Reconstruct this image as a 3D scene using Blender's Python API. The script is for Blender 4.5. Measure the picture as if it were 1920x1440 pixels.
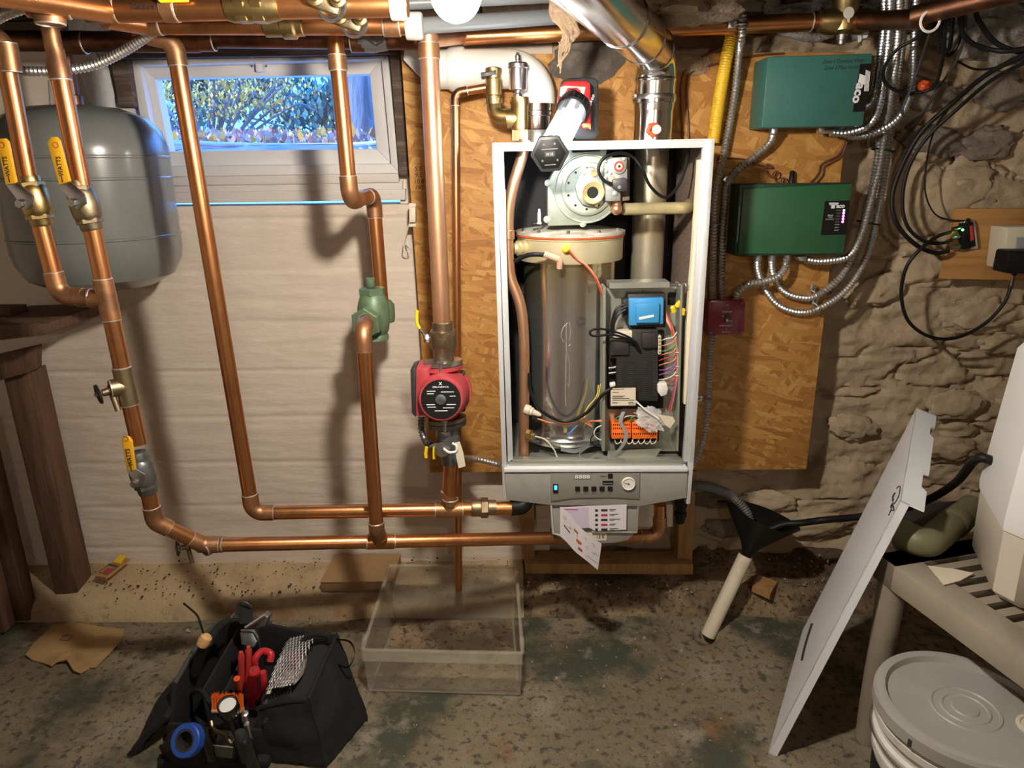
import bpy, bmesh, math, random
from mathutils import Vector as V, Matrix, noise
R = random.Random(7)
pi = math.pi
for o in list(bpy.data.objects): bpy.data.objects.remove(o)
SC = bpy.context.scene; COL = SC.collection
# ---------------------------------------------------------------- camera
FP = 1332.0; CAM = V((0, 0, 1.35)); PITCH = math.radians(17.0); ROLL = -0.010; YAW = 0.0
ROT = Matrix.Rotation(YAW, 3, 'Z') @ Matrix.Rotation(pi/2-PITCH, 3, 'X') @ Matrix.Rotation(ROLL, 3, 'Z')
cd = bpy.data.cameras.new('camera'); cam = bpy.data.objects.new('camera', cd); COL.objects.link(cam)
cd.sensor_fit = 'HORIZONTAL'; cd.sensor_width = 36; cd.lens = FP/1920*36; cd.clip_start = .02
cam.matrix_world = Matrix.Translation(CAM) @ ROT.to_4x4(); SC.camera = cam
# ---------------------------------------------------------------- daylight outside, exposure
w = bpy.data.worlds.new('world'); SC.world = w; w.use_nodes = True
bg = w.node_tree.nodes['Background']; bg.inputs[0].default_value = (.055, .23, .75, 1); bg.inputs[1].default_value = 3.9
sl = bpy.data.lights.new('sun', 'SUN'); sl.energy = 2.2; sl.color = (1, .93, .80); sl.angle = .01; so = bpy.data.objects.new('sun', sl); COL.objects.link(so)
so.location = (-4, 4, 4); so.rotation_euler = V((.80, .12, -.58)).to_track_quat('-Z', 'Y').to_euler()
vs = SC.view_settings; vs.view_transform = 'Standard'; vs.look = 'None'; vs.gamma = 1; vs.use_curve_mapping = False
vs.exposure = 1.15
FILL_W = 270.0  # emission of the added fill bulb behind the camera
BULB_W = 700.0      # emission of the bare bulb
LAMP_W = 24.0       # emission of the work lamp tube
# ---------------------------------------------------------------- pixel -> place on a plane of known depth
def ray(x, y): return ROT @ V(((x-960)/FP, (720-y)/FP, -1))
def P(x, y, Y): d = ray(x, y); return CAM + d*(Y/d.y)
def PZ(x, y, Z): d = ray(x, y); return CAM + d*((Z-CAM.z)/d.z)
def PP(l): return [P(*a) for a in l]
def proj(p): c = ROT.transposed() @ (p-CAM); return 960-FP*c.x/c.z, 720+FP*c.y/c.z
def on_x(a, b, x):       # point of a segment seen at column x
    lo, hi = 0.0, 1.0
    for _ in range(40):
        m = (lo+hi)/2
        if proj(a.lerp(b, m))[0] < x: lo = m
        else: hi = m
    return a.lerp(b, lo)
def px(p): return (p-CAM).dot(ROT @ V((0, 0, -1)))/FP     # metres per pixel at p
X, Y_, Z = V((1, 0, 0)), V((0, 1, 0)), V((0, 0, 1))
# ---------------------------------------------------------------- materials
MAT = {}
def mk(name, c, rough=.5, metal=0, var=(), bump=None, em=None, trans=0, alpha=1, coat=0, spec=.5):
    m = bpy.data.materials.new(name); m.use_nodes = True; nt = m.node_tree; N = nt.nodes; L = nt.links
    b = N['Principled BSDF']; c = tuple(c)+(1,)
    I = b.inputs
    I['Base Color'].default_value = c; I['Roughness'].default_value = rough; I['Metallic'].default_value = metal
    I['Specular IOR Level'].default_value = spec; I['Coat Weight'].default_value = coat; I['Coat Roughness'].default_value = .12
    I['Transmission Weight'].default_value = trans; I['Alpha'].default_value = alpha
    if em: I['Emission Color'].default_value = tuple(em[0])+(1,); I['Emission Strength'].default_value = em[1]
    tc = N.new('ShaderNodeTexCoord') if (var or bump) else None
    def nz(scale, st, det=7, ro=.62):
        mp = N.new('ShaderNodeMapping'); mp.inputs['Scale'].default_value = st; L.new(tc.outputs['Object'], mp.inputs[0])
        n = N.new('ShaderNodeTexNoise'); n.inputs['Scale'].default_value = scale; n.inputs['Detail'].default_value = det
        n.inputs['Roughness'].default_value = ro; L.new(mp.outputs[0], n.inputs['Vector']); return n.outputs[0]
    cur = None
    for (sc, c2, lo, hi, st) in var:
        n = nz(sc, st); rp = N.new('ShaderNodeMapRange'); rp.inputs[1].default_value = lo; rp.inputs[2].default_value = hi
        L.new(n, rp.inputs[0]); mx = N.new('ShaderNodeMix'); mx.data_type = 'RGBA'; L.new(rp.outputs[0], mx.inputs[0])
        if cur is None: mx.inputs[6].default_value = c
        else: L.new(cur, mx.inputs[6])
        mx.inputs[7].default_value = tuple(c2)+(1,); cur = mx.outputs[2]
    if cur is not None: L.new(cur, I['Base Color'])
    if bump:
        bp = N.new('ShaderNodeBump'); bp.inputs['Strength'].default_value = bump[1]; bp.inputs['Distance'].default_value = bump[2]
        L.new(nz(bump[0], bump[3] if len(bump) > 3 else (1, 1, 1)), bp.inputs['Height']); L.new(bp.outputs[0], I['Normal'])
    MAT[name] = m; return m
U = (1, 1, 1)
mk('copper', (.65, .29, .115), .32, .96, [(14, (.42, .185, .08), .48, .74, (1, 1, .5)), (60, (.70, .38, .19), .60, .8, U)], (120, .05, .002))
mk('copper_dark', (.27, .12, .065), .42, 1, [(18, (.12, .06, .04), .42, .65, U)])
mk('copper_pale', (.74, .42, .25), .4, .85, [(12, (.50, .20, .10), .45, .75, (1, 1, .4)), (30, (.62, .50, .35), .6, .8, U)])
mk('fitting', (.50, .25, .12), .45, .85, [(22, (.24, .13, .08), .45, .7, U), (50, (.55, .34, .2), .6, .8, U)])
mk('solder', (.78, .70, .60), .38, .8)
mk('brass', (.50, .36, .15), .38, 1, [(25, (.30, .22, .11), .45, .72, U)], (140, .15, .002))
mk('bronze', (.37, .29, .18), .45, 1, [(25, (.2, .16, .11), .45, .72, U)], (140, .2, .002))
mk('gunmetal', (.22, .23, .235), .42, .8, [(30, (.12, .12, .12), .5, .7, U)])
mk('steel', (.62, .62, .63), .28, 1, [(20, (.42, .42, .43), .45, .75, U)])
mk('galv', (.66, .67, .69), .32, 1, [(40, (.45, .46, .48), .45, .75, U)])
mk('flex', (.70, .69, .67), .36, .9, [(9, (.46, .44, .41), .45, .7, U)])
mk('flex_bright', (.72, .75, .80), .30, 1)
mk('stainless', (.70, .71, .72), .17, .95, [(5, (.46, .46, .46), .45, .75, (1, 1, .35))])
mk('stainless_flue', (.78, .77, .75), .16, 1, [(6, (.55, .53, .50), .45, .75, (1, 1, .3))], (40, .03, .003))
mk('stainless_tint', (.70, .66, .56), .3, .75, [(6, (.55, .44, .22), .47, .68, (1, 1, .6)), (9, (.40, .34, .27), .55, .75, (1, 1, .3))])
mk('exchanger_collar', (.68, .61, .40), .38, .35, [(9, (.56, .49, .30), .45, .7, U)])
mk('top_rust', (.66, .63, .56), .6, .2, [(18, (.40, .30, .20), .5, .66, U), (60, (.2, .12, .07), .62, .72, U)])
mk('pvc_grey', (.17, .18, .19), .4)
mk('cap_grey', (.42, .41, .38), .45)
mk('lining', (.016, .016, .017), .85, bump=(400, .5, .001))
mk('scale', (.55, .53, .48), .7, 0, [(80, (.35, .34, .32), .45, .65, U)])
mk('cast_pale', (.46, .51, .44), .42, .45, [(30, (.37, .41, .34), .5, .75, U)], (150, .1, .001))
mk('cast_grey', (.42, .44, .43), .45, .5, [(30, (.30, .31, .30), .5, .75, U)])
mk('brass_pale', (.72, .62, .34), .34, .5, [(30, (.5, .42, .24), .5, .75, U)])
mk('enamel_white', (.72, .74, .76), .35, 0, [(6, (.60, .61, .62), .55, .8, U)], coat=.2)
mk('rail', (.66, .68, .70), .38, .25, [(8, (.55, .55, .54), .55, .8, U)])
mk('foam_cream', (.74, .66, .48), .8)
mk('panel_grey', (.33, .32, .285), .5, 0, [(40, (.29, .28, .25), .5, .7, U)])
mk('panel_dark', (.24, .23, .20), .5)
mk('tray_metal', (.52, .54, .47), .38, .7, [(8, (.38, .39, .35), .45, .7, U)])
mk('insul_dark', (.030, .030, .034), .8, 0, (), (200, .4, .002))
mk('insul_brown', (.24, .17, .13), .9, 0, [(160, (.14, .10, .08), .4, .6, U)], (220, .5, .002))
mk('black', (.007, .007, .0075), .5, spec=.3)
mk('black_gloss', (.012, .012, .013), .25, coat=.3)
mk('black_fabric', (.0075, .0075, .0085), .85, 0, [(30, (.013, .013, .014), .5, .7, U)], (500, .5, .001))
mk('grey_fabric', (.06, .06, .06), .85, bump=(500, .5, .001))
mk('charcoal', (.034, .034, .036), .45)
mk('grey_plastic', (.30, .31, .32), .4)
mk('module', (.026, .024, .022), .5)
mk('red_pump', (.47, .06, .07), .38, .1, [(14, (.33, .045, .05), .5, .75, U)])
mk('red_tool', (.50, .022, .03), .35)
mk('red_switch', (.24, .012, .035), .35, 0, [(12, (.16, .01, .03), .5, .7, U)], coat=.3)
mk('orange_red', (.80, .10, .02), .5)
mk('orange', (.90, .17, .02), .45)
mk('green_valve', (.13, .20, .115), .45, .2, [(25, (.08, .13, .08), .45, .7, U), (60, (.25, .28, .2), .65, .8, U)], (120, .25, .002))
mk('teal', (.042, .145, .125), .42, 0, [(9, (.036, .122, .105), .5, .7, U)])
mk('green_box', (.028, .115, .050), .42, 0, [(9, (.022, .09, .04), .5, .7, U)])
mk('green_dark', (.012, .045, .028), .45)
mk('blue_coil', (.055, .30, .62), .3, coat=.3)
mk('blue_tape', (.02, .08, .42), .4)
mk('yellow', (.78, .40, .015), .4)
mk('yellow_bright', (.90, .62, .02), .45)
mk('yellow_gas', (.80, .48, .02), .42, 0, [(10, (.62, .36, .02), .5, .7, U)])
mk('white', (.78, .78, .76), .5)
mk('pvc', (.80, .80, .76), .35, 0, [(8, (.72, .70, .62), .5, .75, U)])
mk('pvc_dirty', (.72, .64, .50), .45, 0, [(14, (.48, .36, .22), .52, .72, (1, 1, .4)), (90, (.2, .14, .08), .66, .74, U)])
mk('pvc_green', (.15, .142, .075), .5, 0, [(12, (.10, .095, .05), .5, .7, U)])
mk('tank', (.165, .172, .162), .24, 0, [(5, (.145, .152, .142), .45, .7, U)], coat=.35)
mk('paper', (.74, .70, .74), .7)
mk('paper_lilac', (.60, .53, .68), .7)
mk('label_tan', (.70, .62, .48), .6)
mk('ink', (.02, .02, .02), .7)
mk('ink_red', (.45, .05, .08), .7)
mk('ink_white', (.80, .80, .80), .6)
mk('ink_orange', (.45, .12, .02), .7)
mk('cardboard', (.33, .20, .095), .85, 0, [(12, (.27, .16, .075), .45, .7, U)], (160, .12, .001))
mk('cardboard_pale', (.42, .27, .12), .88, 0, [(9, (.30, .18, .08), .5, .75, U)], (90, .2, .002))
mk('wood_dark', (.13, .066, .036), .75, 0, [(9, (.055, .028, .016), .42, .7, (6, 6, .5)), (40, (.19, .115, .07), .58, .8, (5, 5, .3))], (30, .35, .004, (6, 6, .4)))
mk('wood_joist', (.12, .075, .045), .85, 0, [(9, (.055, .033, .02), .42, .7, (6, .5, 6))], (30, .4, .004, (6, .4, 6)))
mk('wood_stud', (.40, .22, .085), .7, 0, [(9, (.26, .13, .05), .45, .72, (6, 6, .5)), (3, (.10, .07, .05), .60, .75, U)], (30, .25, .003, (6, 6, .4)))
mk('wood_pine', (.50, .26, .085), .6, 0, [(7, (.34, .15, .05), .45, .7, (.5, 6, 7)), (30, (.6, .35, .14), .6, .8, (.4, 6, 6))], (30, .2, .002, (.4, 6, 6)))
mk('wood_sill', (.09, .06, .045), .9, 0, [(8, (.20, .16, .13), .5, .72, (.5, 6, 6))], (26, .6, .006, (.5, 5, 5)))
mk('ply_dark', (.17, .075, .03), .7, 0, [(5, (.07, .03, .015), .45, .65, (5, 1, 5)), (26, (.24, .11, .045), .55, .75, (6, .6, 6))], (26, .3, .003, (5, .6, 5)))
mk('paint_wood', (.62, .57, .53), .6, 0, [(10, (.52, .47, .43), .5, .75, (.4, 5, 5)), (70, (.10, .08, .07), .69, .74, (.5, 1, 1))], (40, .25, .003, (.3, 5, 5)))
mk('window_frame', (.66, .64, .62), .55, 0, [(60, (.45, .42, .4), .68, .78, U)])
mk('concrete_paint', (.72, .62, .525), .78, 0, [(2.2, (.63, .53, .43), .45, .7, U), (55, (.76, .665, .57), .55, .75, (.35, 1, 1)), (70, (.12, .09, .07), .735, .765, U)], (42, .55, .006, (.22, 1, 1)))
mk('stone_paint', (.52, .405, .275), .85, 0, [(2.5, (.40, .30, .20), .42, .68, U), (14, (.58, .46, .325), .52, .72, U), (40, (.16, .12, .08), .68, .78, U)], (34, .8, .008))
mk('stone_bare', (.27, .225, .18), .9, 0, [(7, (.10, .08, .065), .42, .65, U), (20, (.38, .35, .31), .60, .75, U)], (24, .9, .01))
mk('parge_white', (.62, .61, .60), .85, 0, [(12, (.40, .36, .31), .5, .7, U)], (30, .6, .006))
mk('insulation', (.42, .30, .19), .95, 0, [(14, (.24, .16, .10), .45, .65, U), (50, (.6, .48, .34), .55, .75, U)], (60, 1, .012))
mk('insulation_grey', (.30, .27, .24), .95, 0, [(14, (.14, .12, .10), .45, .65, U), (50, (.5, .47, .43), .55, .75, U)], (60, 1, .012))
mk('curb', (.54, .405, .24), .9, 0, [(4, (.33, .235, .14), .45, .65, U), (6, (.27, .135, .05), .56, .72, U), (60, (.09, .06, .04), .62, .70, U), (110, (.55, .45, .33), .62, .74, U)], (70, .7, .006))
mk('soil', (.135, .092, .055), .95, 0, [(5, (.38, .27, .16), .45, .60, U), (60, (.035, .026, .02), .52, .66, U), (90, (.32, .28, .23), .69, .75, U)], (60, 1, .012))
mk('floor', (.20, .16, .10), .72, 0, [(2.2, (.285, .235, .155), .45, .62, U), (3.2, (.062, .070, .042), .49, .60, U), (9, (.29, .25, .185), .56, .68, U), (5, (.22, .12, .05), .60, .72, U), (45, (.07, .062, .045), .53, .63, U), (80, (.36, .32, .25), .62, .74, U), (120, (.05, .045, .035), .60, .68, U)], (50, .8, .007))
mk('hose_grey', (.10, .10, .092), .5)
mk('chip', (.42, .37, .29), .9)
mk('cream_plastic', (.66, .60, .47), .5)
mk('resin', (.34, .29, .225), .55, 0, [(6, (.26, .215, .16), .45, .7, U)], (140, .1, .001))
mk('resin_lid', (.36, .35, .32), .42, 0, [(6, (.31, .285, .24), .5, .75, U), (80, (.25, .22, .18), .69, .76, U)])
mk('bucket_white', (.62, .61, .57), .4, 0, [(16, (.42, .39, .34), .52, .7, U)])
mk('appliance', (.76, .76, .75), .35, 0, [(5, (.70, .69, .67), .5, .75, U)], coat=.2)
mk('appliance_dark', (.60, .54, .45), .5)
mk('cover_white', (.87, .89, .92), .33, 0, [(5, (.82, .84, .88), .45, .75, (1, 1, .4))], coat=.25)
mk('glass', (.8, .9, 1), .02, 0, alpha=.03, spec=.5)
mk('clear_bin', (.62, .57, .46), .14, 0, [(22, (.45, .38, .27), .50, .75, U)], alpha=.24, spec=.7)
mk('clear_bag', (.85, .85, .83), .18, 0, alpha=.38, spec=.7)
mk('bulb', (1, 1, 1), .5, em=((1, .91, .78), BULB_W))
mk('bulb_fill', (1, 1, 1), .5, em=((1, .88, .72), FILL_W))  # glow of the unseen bulb added as fill
mk('lamp_glow', (1, 1, 1), .4, em=((.93, .97, 1), LAMP_W))
mk('lamp_lens', (.9, .93, 1), .2, 0, alpha=.16, spec=.7)
mk('reflector', (.85, .88, .92), .12, 1, [(60, (.5, .55, .6), .5, .7, U)])
mk('led_pink', (.9, .1, .5), .4, em=((1, .08, .55), 6))
mk('led_white', (1, .9, .9), .4, em=((1, .8, .85), 8))
mk('led_green', (.2, 1, .3), .4, em=((.15, 1, .25), 6))
mk('teal_glow', (.02, .22, .26), .3, em=((.1, .7, .8), .5))
mk('soot', (.10, .085, .07), .95, 0, [(20, (.22, .19, .16), .5, .7, U)], (30, 1, .01))
mk('well', (.42, .50, .58), .5)
mk('leaf_yellow', (.95, .62, .12), .6)
mk('leaf_tan', (.50, .40, .42), .7)
mk('leaf_rust', (.50, .24, .22), .7)
mk('bark', (.28, .30, .34), .85, 0, [(9, (.12, .13, .16), .45, .65, (4, 4, .4))], (20, .8, .02, (4, 4, .4)))
mk('hedge', (.16, .30, .26), .8)
mk('ground_out', (.20, .17, .17), .9)
mk('wire_brown', (.13, .045, .025), .5)
mk('wire_red', (.55, .05, .04), .45)
mk('wire_orange', (.75, .26, .10), .45)
mk('wire_white', (.75, .72, .66), .45)
mk('wire_yellow', (.72, .55, .12), .45)
mk('wire_purple', (.32, .10, .36), .45)
mk('wire_blue', (.12, .25, .55), .45)
mk('wire_green', (.12, .34, .12), .45)
mk('pink_rubber', (.62, .38, .28), .5)
mk('gauge_face', (.82, .80, .74), .4)
mk('silver_edge', (.75, .76, .78), .25, .9)
mk('wax', (.72, .42, .17), .55)
mk('mesh_net', (.10, .10, .11), .7)
def osb():
    m = bpy.data.materials.new('osb'); m.use_nodes = True; N = m.node_tree.nodes; L = m.node_tree.links; b = N['Principled BSDF']
    tc = N.new('ShaderNodeTexCoord'); cur = None
    def vor(ang, sc, off):
        mp = N.new('ShaderNodeMapping'); mp.inputs['Rotation'].default_value = (0, ang, 0); mp.inputs['Location'].default_value = off
        L.new(tc.outputs['Object'], mp.inputs[0])
        m2 = N.new('ShaderNodeMapping'); m2.inputs['Scale'].default_value = sc; L.new(mp.outputs[0], m2.inputs[0])
        nz = N.new('ShaderNodeTexNoise'); nz.inputs['Scale'].default_value = 1.3; L.new(m2.outputs[0], nz.inputs['Vector'])
        ad = N.new('ShaderNodeMix'); ad.data_type = 'RGBA'; ad.inputs[0].default_value = .25; L.new(m2.outputs[0], ad.inputs[6]); L.new(nz.outputs[1], ad.inputs[7])
        v = N.new('ShaderNodeTexVoronoi'); v.inputs['Scale'].default_value = 1; L.new(ad.outputs[2], v.inputs['Vector'])
        sp = N.new('ShaderNodeSeparateColor'); L.new(v.outputs['Color'], sp.inputs[0])
        g = N.new('ShaderNodeTexNoise'); g.inputs['Scale'].default_value = 1; g.inputs['Detail'].default_value = 4
        m3 = N.new('ShaderNodeMapping'); m3.inputs['Scale'].default_value = (2.2, 1, 7); L.new(m2.outputs[0], m3.inputs[0]); L.new(m3.outputs[0], g.inputs['Vector'])
        md = N.new('ShaderNodeMath'); md.operation = 'MULTIPLY_ADD'; md.inputs[1].default_value = .62; L.new(g.outputs[0], md.inputs[0])
        m5 = N.new('ShaderNodeMath'); m5.operation = 'MULTIPLY'; m5.inputs[1].default_value = .50; L.new(sp.outputs[0], m5.inputs[0]); L.new(m5.outputs[0], md.inputs[2])
        return md.outputs[0], sp.outputs[1]
    outs = [vor(.35, (13, 13, 62), (0, 0, 0)), vor(1.5, (13, 13, 66), (.3, 0, .7)), vor(-.75, (15, 15, 70), (.9, 0, .2)), vor(2.3, (17, 17, 80), (.1, 0, .5)), vor(1.1, (15, 15, 75), (.6, 0, .15)), vor(-.2, (20, 20, 90), (.45, 0, .35))]
    cur = outs[0][0]
    for h, sel in outs[1:]:
        gt = N.new('ShaderNodeMath'); gt.operation = 'GREATER_THAN'; gt.inputs[1].default_value = .52; L.new(sel, gt.inputs[0])
        mx = N.new('ShaderNodeMix'); mx.data_type = 'FLOAT'; L.new(gt.outputs[0], mx.inputs[0]); L.new(cur, mx.inputs[2]); L.new(h, mx.inputs[3]); cur = mx.outputs[0]
    r = N.new('ShaderNodeValToRGB'); e = r.color_ramp.elements
    e[0].position = .16; e[0].color = (.15, .05, .012, 1); e[1].position = .85; e[1].color = (.62, .36, .115, 1)
    for p_, c_ in ((.30, (.36, .155, .036, 1)), (.5, (.46, .215, .052, 1)), (.68, (.52, .26, .068, 1))):
        k = e.new(p_); k.color = c_
    L.new(cur, r.inputs[0]); L.new(r.outputs[0], b.inputs['Base Color']); b.inputs['Roughness'].default_value = .6
    bp = N.new('ShaderNodeBump'); bp.inputs['Strength'].default_value = .25; bp.inputs['Distance'].default_value = .002; L.new(cur, bp.inputs['Height']); L.new(bp.outputs[0], b.inputs['Normal'])
    MAT['osb'] = m
osb()
# ---------------------------------------------------------------- mesh builder
def frame(d):
    d = d.normalized(); a = X if abs(d.x) < .9 else Z
    u = d.cross(a).normalized(); return u, d.cross(u)
def fil(pts, rad, n=6):
    out = [pts[0]]
    for i in range(1, len(pts)-1):
        a = (pts[i-1]-pts[i]); b = (pts[i+1]-pts[i]); la, lb = a.length, b.length; a = a/la; b = b/lb
        ang = math.acos(max(-1, min(1, a.dot(b)))); 
        if ang > pi-.03: out.append(pts[i]); continue
        t = min(rad/math.tan(ang/2), la*.49, lb*.49); p0 = pts[i]+a*t; p1 = pts[i]+b*t
        for k in range(n+1):
            s = k/n; out.append(p0*(1-s)**2+pts[i]*2*s*(1-s)+p1*s*s) if False else out.append(arc(p0, pts[i], p1, s))
    out.append(pts[-1]); return out
def arc(p0, c, p1, s):          # circular arc tangent to both legs
    a = (p0-c); b = (p1-c); bis = (a+b)
    if bis.length < 1e-9: return p0.lerp(p1, s)
    cosv = a.normalized().dot(b.normalized()); half = math.acos(max(-1, min(1, cosv)))/2
    o = c+bis.normalized()*(a.length/math.cos(half)); u = p0-o; v = p1-o
    om = math.acos(max(-1, min(1, u.normalized().dot(v.normalized()))))
    if om < 1e-4: return p0.lerp(p1, s)
    return o+(u*math.sin((1-s)*om)+v*math.sin(s*om))/math.sin(om)
def spl(pts, n=10):
    q = [pts[0]*2-pts[1]]+list(pts)+[pts[-1]*2-pts[-2]]; out = []
    for i in range(1, len(q)-2):
        for k in range(n):
            t = k/n; a, b, c, d = q[i-1], q[i], q[i+1], q[i+2]
            out.append(.5*((2*b)+(c-a)*t+(2*a-5*b+4*c-d)*t*t+(3*b-a-3*c+d)*t**3))
    out.append(pts[-1]); return out
def resample(pts, st):
    out = [pts[0].copy()]; acc = 0.0
    for a, b in zip(pts, pts[1:]):
        L_ = (b-a).length
        if L_ < 1e-9: continue
        t = st-acc
        while t <= L_: out.append(a.lerp(b, t/L_)); t += st
        acc = L_-(t-st)
    return out
class MB:
    def __init__(s): s.v = []; s.f = []
    def add(s, v, f):
        k = len(s.v); s.v += [V(p) for p in v]; s.f += [tuple(i+k for i in q) for q in f]; return s
    def bm(s, b, M=None):
        b.verts.index_update()
        s.add([(M @ q.co if M else q.co.copy()) for q in b.verts], [[q.index for q in f.verts] for f in b.faces]); b.free(); return s
    def box(s, c, sz, rot=None, bev=0, seg=2):
        b = bmesh.new(); bmesh.ops.create_cube(b, size=1); bmesh.ops.scale(b, vec=sz, verts=b.verts)
        if bev: bmesh.ops.bevel(b, geom=b.edges[:], offset=bev, segments=seg, affect='EDGES', profile=.5)
        M = Matrix.Translation(c)
        if rot: M = M @ rot.to_4x4()
        return s.bm(b, M)
    def prism(s, poly, off, bev=0):
        n = len(poly); b = bmesh.new()
        A = [b.verts.new(p) for p in poly]; B = [b.verts.new(p+off) for p in poly]
        b.faces.new(A); b.faces.new(B[::-1])
        for i in range(n): b.faces.new([A[(i+1) % n], A[i], B[i], B[(i+1) % n]])
        bmesh.ops.recalc_face_normals(b, faces=b.faces[:])
        if bev: bmesh.ops.bevel(b, geom=b.edges[:], offset=bev, segments=2, affect='EDGES', profile=.5)
        return s.bm(b)
    def slab(s, pxs, Y0, Y1, bev=0):       # outline at depth Y0, going back to Y1
        return s.prism([P(a, b_, Y0) for a, b_ in pxs], V((0, Y1-Y0, 0)), bev)
    def rect(s, x0, y0, x1, y1, Y0, Y1, bev=0): return s.slab([(x0, y0), (x1, y0), (x1, y1), (x0, y1)], Y0, Y1, bev)
    def tube(s, pts, r, n=12, caps=True, flat=None):
        m = len(pts); rr = r if isinstance(r, (list, tuple)) else [r]*m; T = []
        for i in range(m):
            t = pts[min(i+1, m-1)]-pts[max(i-1, 0)]; T.append(t.normalized() if t.length > 1e-9 else (T[-1] if T else Z))
        u, w_ = frame(T[0]); k = len(s.v)
        for i in range(m):
            if i: 
                u = (u-T[i]*u.dot(T[i])); u = u.normalized() if u.length > 1e-6 else frame(T[i])[0]
            w_ = T[i].cross(u)
            for j in range(n):
                a = 2*pi*j/n; s.v.append(pts[i]+u*(math.cos(a)*rr[i])+w_*(math.sin(a)*rr[i]*(flat or 1)))
        for i in range(m-1):
            for j in range(n):
                s.f.append((k+i*n+j, k+i*n+(j+1) % n, k+(i+1)*n+(j+1) % n, k+(i+1)*n+j))
        if caps: s.f.append(tuple(range(k+n-1, k-1, -1))); s.f.append(tuple(k+(m-1)*n+j for j in range(n)))
        return s
    def cyl(s, a, b, r, n=16): return s.tube([a, b], r, n)
    def lathe(s, prof, o, d=Z, n=24, caps=True, ph=0):
        d = d.normalized(); u, w_ = frame(d); k = len(s.v); m = len(prof)
        for r, h in prof:
            for j in range(n):
                a = 2*pi*j/n+ph; s.v.append(o+d*h+u*(math.cos(a)*r)+w_*(math.sin(a)*r))
        for i in range(m-1):
            for j in range(n): s.f.append((k+i*n+j, k+i*n+(j+1) % n, k+(i+1)*n+(j+1) % n, k+(i+1)*n+j))
        if caps: s.f.append(tuple(range(k+n-1, k-1, -1))); s.f.append(tuple(k+(m-1)*n+j for j in range(n)))
        return s
    def hexn(s, c, d, r, L_): return s.lathe([(r*.93, -L_/2), (r, -L_/2*.8), (r, L_/2*.8), (r*.93, L_/2)], c, d, 6)
    def ball(s, c, r, n=12, sc=(1, 1, 1)):
        b = bmesh.new(); bmesh.ops.create_uvsphere(b, u_segments=n*2, v_segments=n, radius=r)
        return s.bm(b, Matrix.Translation(c) @ Matrix.Diagonal(V((*sc, 1))))
    def torus(s, c, d, R_, r, n=24, m=8, wob=None):
        u, w_ = frame(d); d = d.normalized(); k = len(s.v)
        for i in range(n):
            a = 2*pi*i/n; rad = u*math.cos(a)+w_*math.sin(a); RR = R_*(1+(wob[1]*math.cos(wob[0]*a) if wob else 0))
            for j in range(m):
                t = 2*pi*j/m; s.v.append(c+rad*(RR+math.cos(t)*r)+d*(math.sin(t)*r))
        for i in range(n):
            for j in range(m): s.f.append((k+i*m+j, k+((i+1) % n)*m+j, k+((i+1) % n)*m+(j+1) % m, k+i*m+(j+1) % m))
        return s
    def strip(s, A, B, th=None):           # ribbon between two polylines
        k = len(s.v); n = len(A); s.v += list(A)+list(B)
        for i in range(n-1): s.f.append((k+i, k+i+1, k+n+i+1, k+n+i))
        return s
    def blob(s, c, sz, amp=.2, fr=6, sub=3, seed=0, rot=None):
        b = bmesh.new(); bmesh.ops.create_icosphere(b, subdivisions=sub, radius=1)
        for q in b.verts:
            q.co *= 1+amp*noise.fractal(q.co*fr*.3+V((seed, seed*.7, 0)), .8, 2.0, 4)
            q.co = V((q.co.x*sz[0], q.co.y*sz[1], q.co.z*sz[2]))
        M = Matrix.Translation(c)
        if rot: M = M @ rot.to_4x4()
        return s.bm(b, M)
    def fixn(s):
        b = bmesh.new(); vv = [b.verts.new(p) for p in s.v]
        for f in s.f:
            try: b.faces.new([vv[i] for i in f])
            except ValueError: pass
        bmesh.ops.recalc_face_normals(b, faces=b.faces[:]); s.v = []; s.f = []; return s.bm(b)
ORG = {}
def tag(o, label=None, cat=None, group=None, kind=None):
    if label: o['label'] = label
    if cat: o['category'] = cat
    if group: o['group'] = group
    if kind: o['kind'] = kind
    return o
def thing(name, label, cat, loc, group=None):
    o = bpy.data.objects.new(name, None); COL.objects.link(o); o.location = loc; o.empty_display_size = .05
    ORG[o.name] = V(loc); return tag(o, label, cat, group)
def ob(name, mb, mat, parent=None, ang=38, label=None, cat=None, group=None, kind=None, fix=False):
    if fix: mb.fixn()
    me = bpy.data.meshes.new(name)
    if parent is not None: og = ORG[parent.name]
    else:
        lo = [min(p[i] for p in mb.v) for i in range(3)]; hi = [max(p[i] for p in mb.v) for i in range(3)]
        og = V(((lo[0]+hi[0])/2, (lo[1]+hi[1])/2, lo[2]))
    me.from_pydata([p-og for p in mb.v], [], mb.f); me.update()
    me.polygons.foreach_set('use_smooth', [True]*len(me.polygons)); me.set_sharp_from_angle(angle=math.radians(ang))
    mats = mat if isinstance(mat, (list, tuple)) else [mat]
    for q in mats: me.materials.append(MAT[q])
    o = bpy.data.objects.new(name, me); COL.objects.link(o)
    if parent is not None: o.parent = parent
    else: o.location = og
    ORG[o.name] = og
    return tag(o, label, cat, group, kind)
def sub(name, mat, parent, **k):           # part in one go: sub('x','mat',root).slab(...) is awkward, so a callable
    def go(mb): return ob(name, mb, mat, parent, **k)
    return go
def link_copy(o, parent, M):               # copy of a mesh object placed by a world matrix under a parent with identity rotation
    c = o.copy(); COL.objects.link(c); c.parent = parent; c.matrix_basis = M; return c
TXT = {}
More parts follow.
